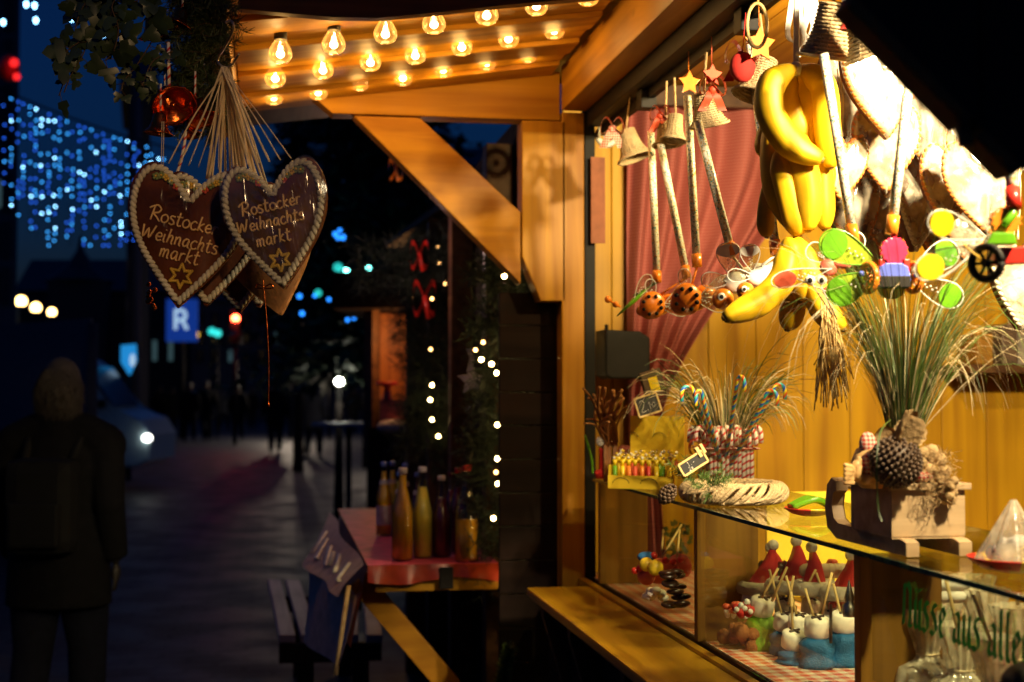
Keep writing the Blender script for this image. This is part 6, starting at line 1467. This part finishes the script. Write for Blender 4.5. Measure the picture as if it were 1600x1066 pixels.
for px, py, lab in ((368, 498, 'bright red traffic light'),):
    p = W(px, py, 40); t = thing('traffic_light', 'traffic light showing bright red under the gingerbread hearts', 'traffic light', V((p.x, p.y, 0)))
    h = MB(); h.box((p.x - .15, p.y + .06, p.z - .7), (p.x + .15, p.y + .3, p.z + .25), bev=.03); part('housing', h, M['black'], t); h = MB(); h.sph(p, .10, n=12); part('red_lens', h, M['redl2'], t); h = MB(); h.tube([(p.x, p.y + .18, 0), (p.x, p.y + .18, p.z - .7)], .06, n=8); part('pole', h, M['black'], t)
    point('red_glow', p - t.location - V((0, .35, 0)), 14, (1, .08, .1), .1, t)
# signs
M['bluesign'] = emit('blue_sign_panel', (.012, .07, .5), .45); M['signwhite'] = emit('white_sign_letter', (.5, .75, 1), .8); M['signcyan'] = emit('cyan_lit_panel', (.02, .32, .8), .8); M['signyel'] = emit('amber_sign_text', (1, .55, .04), 1.5); M['teal'] = emit('teal_light', (.02, .45, .42), 2.4)
p = W(285, 502, 45); t = thing('blue_sign', 'blue lit sign with a white letter R half hidden by the hearts', 'sign', V((p.x, p.y, 0))); k = 45 / F
h = MB(); h.prism([(-24 * k, -32 * k), (24 * k, -32 * k), (24 * k, 34 * k), (-24 * k, 34 * k)], p, rgt, V((0, 0, 1)), .12); part('panel', h, M['bluesign'], t)
h = MB()
for a, b_ in (((-9, -13), (-9, 18)), ((-9, 18), (4, 16)), ((4, 16), (7, 8)), ((7, 8), (3, 2)), ((3, 2), (-9, 1)), ((1, 2), (9, -13))):
    h.bar(p + rgt * a[0] * k + V((0, 0, a[1] * k)) - fwd * .14, p + rgt * b_[0] * k + V((0, 0, b_[1] * k)) - fwd * .14, 5.5 * k, .03, hint=V((0, 1, 0)))
part('letter', h, M['signwhite'], t)
h = MB(); h.tube([V((p.x, p.y + .2, 0)), p + V((0, .2, 0))], .09, n=8); part('pole', h, M['black'], t)
t = thing('amber_display', 'amber lit strip below the blue sign', 'sign', W(295, 523, 45)); h = MB()
for x in (284, 292, 299): h.sph(W(x, 524, 45), (.13, .05, .09), n=8)
h.sph(W(306, 523, 45), (.11, .05, .11), n=8); part('amber_text', h, M['signyel'], t); h = MB(); h.prism([(-.45, -.2), (.45, -.2), (.45, .2), (-.45, .2)], W(294, 523.5, 45.2), rgt, V((0, 0, 1)), .05); part('case', h, M['black'], t)
t = thing('pavilion_sign', 'bright cyan lit advertising panel beside the parked van', 'sign', W(202, 612, 24)); t.location.z = 0; k = 24 / F
h = MB(); h.prism([(-11 * k, 22 * k), (11 * k, 24 * k), (12 * k, -2 * k), (2 * k, -24 * k), (-11 * k, -4 * k)], W(202, 562, 24), rgt, V((0, 0, 1)), .1); part('panel', h, M['signcyan'], t); h = MB(); h.sph(W(207, 563, 23.8), (.05, .03, .11), n=10); part('bright_core', h, M['signwhite'], t)
h = MB(); h.tube([V((W(202, 580, 24.1).x, W(202, 580, 24.1).y, 0)), W(202, 575, 24.1)], .05, n=8); part('post', h, M['black'], t)
for k, (px, py) in enumerate(((331, 518), (340, 521))):
    h = MB(); p = W(px, py, 45); h.sph(p, .12, n=8); h.tube([p, V((p.x, p.y + .15, 0))], .04, n=5, mi=1); single('pedestrian_signal', h, [M['teal'], M['black']], 'teal green signal light, %s of the pair left of the red traffic light' % ['left', 'right'][k], 'signal', 'teal signals')
# van
random.seed(4)
M['headl'] = emit('lit_headlight', (1, .95, .85), 9); M['vanpaint'] = mat('pale_blue_van_paint', (.34, .5, .56), .35, Coat_Weight=.6)
vd = 21.5; t = thing('van', 'pale blue parked van with one headlight on, behind the hoarding', 'van', W(150, 680, vd)); t.location.z = 0; o = t.location.copy()
u = rgt.copy(); n_ = V((fwd.x, fwd.y, 0)).normalized()
def vq(a, b_, z): return V((o.x, o.y, 0)) + u * a + n_ * b_ + V((0, 0, z))
pr = [(-2.6, .35), (.62, .35), (.80, .45), (.82, .85), (.68, 1.08), (.2, 1.25), (-.25, 1.9), (-.5, 2.05), (-2.6, 2.1)]
h = MB(); h.prism(pr, vq(0, 0, 0), u, V((0, 0, 1)), -1.7, bev=.05); part('body', h, M['vanpaint'], t)
h = MB(); h.prism([(-.9, 1.25), (.1, 1.25), (-.3, 1.85), (-.9, 1.9)], vq(0, -.012, 0), u, V((0, 0, 1)), -.02); part('side_window', h, M['windark'], t)
h = MB(); h.hexa([vq(.22, .1, 1.27), vq(.22, 1.6, 1.27), vq(-.22, .1, 1.88), vq(-.22, 1.6, 1.88), vq(.24, .1, 1.28), vq(.24, 1.6, 1.28), vq(-.2, .1, 1.89), vq(-.2, 1.6, 1.89)]); part('windscreen', h, M['windark'], t)
for a in (.05, -2.1):
    h = MB(); c_ = vq(a, .08, .36); w_ = n_; h.tube([c_ - w_ * .11, c_ + w_ * .11], .36, n=24); wh = part('wheel', h, M['black'], t); h = MB(); h.tube([c_ - w_ * .125, c_ - w_ * .112], .2, n=16); part('rim', h, M['steel'], wh)
h = MB(); h.sph(vq(.78, -.02, .80), (.07, .06, .055), n=12); part('headlight', h, M['headl'], t); h = MB(); h.box((-.08, -.04, -.06), (.08, .04, .06), M=Matrix.Translation(vq(.1, -.12, 1.32))); part('mirror', h, M['black'], t)

# big Christmas tree
def conifer(lab, px, d, ytop, ybot, wpx, n, lights, name='christmas_tree', seed=1):
    rs = random.Random(seed); a, b_ = W(px, ytop, d), W(px, ybot, d); t = thing(name, lab, 'tree', V((a.x, a.y, 0)), 'dark trees'); Hh = a.z - b_.z; Rm = wpx * d / F / 2
    h = MB(); h.tube([V((a.x, a.y, 0)), V((a.x, a.y, a.z))], [.11, .02], n=10); part('trunk', h, M['stem'], t); h = MB()
    for k in range(n):
        f_ = rs.random() ** .7; z = a.z - Hh * f_; R = Rm * (.06 + .94 * f_) * rs.uniform(.3, 1.06); an = rs.uniform(0, 2 * PI); p0 = V((a.x, a.y, z)); dr = V((math.cos(an), math.sin(an), -.22)); tip = p0 + dr * R
        for j in range(7):
            q_ = p0.lerp(tip, .3 + .7 * j / 6); s_ = .18 * (1.2 - j / 8); e_ = V((rs.uniform(-1, 1), rs.uniform(-1, 1), rs.uniform(-.7, .3))).normalized(); h.leaf(q_, e_, V((rs.uniform(-1, 1), rs.uniform(-1, 1), 1)).normalized(), s_ * 2.2, s_ * .8)
    part('crown', h, M['needled'], t)
    for k, (lx, ly, m_, r_) in enumerate(lights):
        h = MB(); h.sph(W(lx, ly, d - Rm * .9), r_, n=8); part('tree_light', h, m_, t)
M['tealw'] = emit('teal_white_light', (.2, 1, .85), 14); M['blued'] = emit('blue_tree_light', (.02, .25, 1), 3); M['teald'] = emit('dim_teal_light', (.02, .5, .45), 1.4)
r1 = .021
conifer('huge dark conifer dotted with blue and teal lights in the middle of the square', 590, 17, -250, 560, 560, 1500,
        [(682, 354, M['tealw'], r1), (576, 419, M['tealw'], r1), (541, 423, M['tealw'], .026), (622, 463, M['tealw'], r1), (528, 372, M['blued'], r1), (531, 360, M['blued'], r1), (524, 366, M['blued'], .026), (536, 371, M['blued'], .03), (514, 468, M['blued'], r1), (543, 500, M['blued'], r1), (553, 497, M['blued'], r1), (590, 473, M['blued'], .026), (640, 452, M['blued'], .024), (667, 444, M['blued'], .024), (528, 418, M['teald'], .05), (543, 467, M['teald'], .04), (492, 462, M['blued'], r1), (472, 490, M['blued'], .026), (468, 463, M['blued'], .026), (497, 458, M['teald'], .04), (680, 380, M['teald'], .06), (692, 377, M['teald'], .05), (672, 382, M['teald'], .045), (725, 384, M['teald'], .045), (758, 389, M['blued'], .03), (676, 445, M['blued'], .02)], seed=3)
conifer('dark conifer leaning into the gap left of the bracket beam', 470, 27, -60, 470, 190, 350, [], 'conifer', 5)

# ================================================================== PEOPLE
def person(lab, px, yfeet, d, H, coatm, legm, hairm, stride=.12, turn=0, arm=.1, bag=None, vox=.02, det=False, backpack=False, grp='people walking in the dark street', coatlen=.46):
    p = W(px, yfeet, d); o = V((p.x, p.y, 0)); t = thing('person', lab, 'person', o, grp); t.rotation_euler = (0, 0, turn - TH)
    s = H / 1.75
    def q_(x, y, z): return V((x, y, z)) * s
    h = MB()
    for sd in (-1, 1):
        st_ = stride * sd; hip, kn, an_ = q_(.095 * sd, 0, .9), q_(.10 * sd, st_ * .6 + .03, .5), q_(.10 * sd, st_ - (.08 if st_ < 0 else 0), .09)
        h.tube([hip, hip.lerp(kn, .5), kn, kn.lerp(an_, .4), an_], [.095 * s, .082 * s, .06 * s, .058 * s, .04 * s], n=12); h.tube([an_ + q_(0, -.05, -.045), an_ + q_(0, .06, -.05), an_ + q_(0, .17, -.065)], [.045 * s, .045 * s, .03 * s], n=10)
        sh = q_(.19 * sd, 0, 1.40); el = q_((.235 + arm * .3) * sd, -.06 - st_ * .3, 1.13); wr = q_((.24 + arm * .4) * sd, .06 - st_ * .8, .88)
        h.tube([sh, sh.lerp(el, .5), el, wr], [.062 * s, .055 * s, .045 * s, .03 * s], n=10)
        h.sph(wr + q_(0, .01, -.05), (.022 * s, .035 * s, .045 * s), n=10)
        if det:
            for k in range(4): f0 = wr + q_(0, -.018 + .014 * k, -.08); h.tube([f0, f0 + q_(-.004 * sd, .004, -.035), f0 + q_(-.014 * sd, .008, -.062 + .004 * abs(k - 1.5))], [.009 * s, .0085 * s, .007 * s], n=6)
            h.tube([wr + q_(-.01 * sd, .035, -.04), wr + q_(-.016 * sd, .055, -.075)], [.010 * s, .008 * s], n=6)
    h.tube([q_(0, 0, .86), q_(0, 0, 1.0), q_(0, 0, 1.2), q_(0, 0, 1.36), q_(0, 0, 1.46)], [.108 * s, .1 * s, .112 * s, .118 * s, .062 * s], n=16, flat=1.45)
    h.tube([q_(-.2, 0, 1.40), q_(.2, 0, 1.40)], .065 * s, n=10); h.tube([q_(0, 0, 1.42), q_(0, .01, 1.56)], .055 * s, n=12)
    h.sph(q_(0, .02, 1.635), (.075 * s, .095 * s, .115 * s), n=18); h.sph(q_(0, .115, 1.62), (.014 * s, .02 * s, .022 * s), n=8)
    for sd in (-1, 1): h.sph(q_(.077 * sd, .01, 1.625), (.012 * s, .02 * s, .032 * s), n=8)
    b_ = part('body', h, [M['skin'], M['glove']], t, False); bake(b_, vox)
    for f_ in b_.data.polygons:
        c_ = f_.center
        f_.material_index = 1 if (abs(c_.x) > .2 * s and c_.z < .95 * s and c_.z > .55 * s) or c_.z < .14 * s else 0
    h = MB(); h.tube([q_(0, 0, 1.50), q_(0, 0, 1.42), q_(0, 0, 1.3), q_(0, 0, 1.1), q_(0, 0, .95), q_(0, 0, 1.46 - 1.75 * coatlen)], [.08 * s, .12 * s, .165 * s, .16 * s, .17 * s, .18 * s], n=20, flat=1.28)
    h.tube([q_(-.2, 0, 1.385), q_(-.1, 0, 1.44), q_(0, 0, 1.47), q_(.1, 0, 1.44), q_(.2, 0, 1.385)], [.095 * s, .09 * s, .085 * s, .09 * s, .095 * s], n=12); h.tube([q_(0, -.01, 1.44), q_(0, -.01, 1.53)], [.11 * s, .085 * s], n=14)
    for sd in (-1, 1): h.sph(q_(.2 * sd, 0, 1.385), .092 * s, n=12)
    for sd in (-1, 1):
        st_ = stride * sd; sh = q_(.2 * sd, 0, 1.40); el = q_((.235 + arm * .3) * sd, -.06 - st_ * .3, 1.13); wr = q_((.24 + arm * .4) * sd, .06 - st_ * .8, .90); h.tube([sh, sh.lerp(el, .5), el, wr], [.08 * s, .074 * s, .066 * s, .055 * s], n=12); h.sph(el, .068 * s, n=12)
    c_ = part('coat', h, coatm, t, False); bake(c_, vox)
    h = MB()
    for sd in (-1, 1):
        st_ = stride * sd; hip, kn, an_ = q_(.095 * sd, 0, .88), q_(.10 * sd, st_ * .6 + .03, .5), q_(.10 * sd, st_ - (.08 if st_ < 0 else 0), .12); h.tube([hip, hip.lerp(kn, .5), kn, kn.lerp(an_, .4), an_], [.125 * s, .108 * s, .085 * s, .08 * s, .066 * s], n=14)
    part('trousers', h, legm, t, False)
    h = MB(); h.sph(q_(0, -.005, 1.665), (.084 * s, .1 * s, .108 * s), n=16)
    if det:
        h.sph(q_(0, -.02, 1.63), (.088 * s, .1 * s, .125 * s), n=16)
        for k in range(1300):
            a = rnd(0, PI) + PI; e_ = rnd(-.9, 1.55); dr = V((math.cos(a) * math.cos(e_), math.sin(a) * math.cos(e_) * 1.0, math.sin(e_))); p0 = q_(0, -.015, 1.64) + V((dr.x * .088, dr.y * .1, dr.z * .118)) * s; h.tube([p0, p0 + dr * .012 + V((0, 0, -.02)), p0 + dr * .018 + V((rnd(-.015, .015), 0, -.055))], [.0022, .002, .0006], n=3, cap=False)
    part('hair', h, hairm, t, False)
    if backpack:
        h = MB(); h.box((-.15 * s, -.31 * s, .93 * s), (.15 * s, -.14 * s, 1.34 * s), bev=.065 * s); bpk = part('backpack', h, M['pack_fab'], t, False); h = MB(); h.box((-.11 * s, -.36 * s, .97 * s), (.11 * s, -.318 * s, 1.16 * s), bev=.018 * s); part('pocket', h, M['pack_fab'], bpk, False)
        for sd in (-1, 1): h = MB(); h.tube([q_(.10 * sd, -.16, 1.33), q_(.12 * sd, -.02, 1.50), q_(.13 * sd, .15, 1.33), q_(.13 * sd, .16, 1.15)], .02 * s, n=6, flat=.4); part('strap', h, M['pack_fab'], bpk, False)
    return t
M['glove'] = mat('black_leather_glove', (.012, .010, .009), .6)
M['skin'] = mat('skin', (.3, .17, .12), .55); M['darkcoat'] = mat('black_coat', (.005, .005, .006), .9, Specular_IOR_Level=.1, bump=.4); M['navy'] = mat('navy_trousers', (.006, .007, .014), .9, Specular_IOR_Level=.1); M['greycoat'] = mat('grey_jacket', (.07, .075, .08), .8); M['hair'] = mat('light_brown_hair', (.045, .034, .024), .7); M['hairb'] = mat('dark_hair', (.02, .015, .012), .5); M['pack_fab'] = mat('black_backpack_nylon', (.005, .005, .005), .75, Specular_IOR_Level=.2)
person('woman seen from behind with short fair hair, dark coat and black backpack walking away', 90, 1120, 5.75, 1.62, M['darkcoat'], M['navy'], M['hair'], .10, 0, .03, vox=.009, det=True, backpack=True, coatlen=.44)
dn = 1.5 * F
pl_ = [(430, 709, 1.78, M['darkcoat'], 'tall walker in black below the dangling copper string', .16, .2), (490, 716, 1.78, M['greycoat'], 'walker in a grey jacket and pale shoes right of the copper string', .1, -.2), (296, 690, 1.76, M['darkcoat'], 'walker in black, nearest of the group under the blue sign', .1, 0), (322, 688, 1.82, M['darkcoat'], 'walker striding at the right of the group under the blue sign', .22, .4),
       (372, 688, 1.68, M['darkcoat'], 'thin walker under the red traffic light', .05, .1), (250, 674, 1.72, M['darkcoat'], 'walker close right of the van headlight', .14, .3), (270, 676, 1.66, M['darkcoat'], 'short walker second from the van headlight', .1, .5), (350, 672, 1.7, M['greycoat'], 'walker in grey behind the striding one', .12, -.3), (393, 672, 1.62, M['darkcoat'], 'distant walker left of the tall one in black', .08, .2), (552, 678, 1.7, M['darkcoat'], 'distant walker right of the dazzling white lamp', .1, .3)]
for (px, yf_, H, cm, lab, stv, tn) in pl_:
    person(lab, px, yf_, dn / (yf_ - 612), H, cm, M['navy'], M['hairb'], stv, tn, .15, vox=.03)
h = MB(); d = dn / 98; a = W(467, 640, d)
M['pale'] = mat('pale_shoe', (.45, .45, .5), .6)
t = thing('dog', 'small dark dog with a pale chest walking between the two nearest pedestrians', 'dog', V((a.x, a.y, 0)))
h.tube([V((0, -.28, .36)), V((0, 0, .36)), V((0, .22, .40)), V((0, .33, .52))], [.10, .11, .13, .075], n=12); h.sph((0, .38, .58), (.07, .09, .075), n=10); h.tube([V((0, .42, .57)), V((0, .52, .54))], [.045, .03], n=8)
for sx_ in (-.07, .07):
    h.tube([V((sx_, .2, .34)), V((sx_, .18, .18)), V((sx_, .2, .02))], [.05, .03, .028], n=8); h.tube([V((sx_, -.25, .34)), V((sx_, -.18, .22)), V((sx_, -.3, .14)), V((sx_, -.27, .02))], [.06, .04, .028, .028], n=8); h.tube([V((sx_ * .8, .36, .62)), V((sx_, .35, .70))], [.025, .008], n=6)
h.tube([V((0, -.3, .4)), V((0, -.45, .5))], [.03, .01], n=6); bd = part('body', h, M['darkcoat'], t, False); bake(bd, .02)
# low dark shrubs under the conifer etc.
h = MB(); a = W(545, 663, 14)
h.box((-.55, -.3, .0), (.55, .3, .06)); 
t = thing('standing_table', 'round standing table with a lit top left of the far stall', 'table', V((a.x, a.y, 0))); h.bm.free()
h = MB(); h.lathe([(.36, a.z - .02), (.37, a.z), (.36, a.z + .015)], n=28); part('table_top', h, M['slat'], t, False); h = MB(); h.lathe([(.25, 0), (.25, .02), (.03, .04), (.03, a.z - .02)], n=16); part('pedestal', h, M['black'], t, False)  # lit look of the top comes from the lilac slat colour

# ================================================================== SKY, CAMERA
w = bpy.data.worlds.new('World'); sc.world = w; w.use_nodes = True; nt = w.node_tree
bg = nt.nodes['Background']; sk = nt.nodes.new('ShaderNodeTexSky'); sk.sky_type = 'NISHITA'; sk.sun_disc = False
sk.sun_elevation = 0; sk.sun_rotation = math.radians(100); sk.ozone_density = 6
nt.links.new(sk.outputs[0], bg.inputs['Color']); bg.inputs['Strength'].default_value = .15
cd = bpy.data.cameras.new('camera'); cam = bpy.data.objects.new('camera', cd); col.objects.link(cam); sc.camera = cam
cam.location = CAM; cam.rotation_euler = Matrix((rgt, upv, -fwd)).transposed().to_euler()
cd.lens = 50; cd.sensor_width = 36; cd.clip_end = 2000; cd.clip_start = .05
cd.dof.use_dof = True; cd.dof.focus_distance = 2.75; cd.dof.aperture_fstop = 3.8
sc.view_settings.view_transform = 'Standard'; sc.view_settings.look = 'None'; sc.view_settings.exposure = 0; sc.view_settings.gamma = 1
sc.cycles.use_denoising = True; sc.cycles.max_bounces = 12; sc.cycles.transparent_max_bounces = 24; sc.cycles.caustics_reflective = False; sc.cycles.caustics_refractive = False; sc.cycles.sample_clamp_indirect = 6
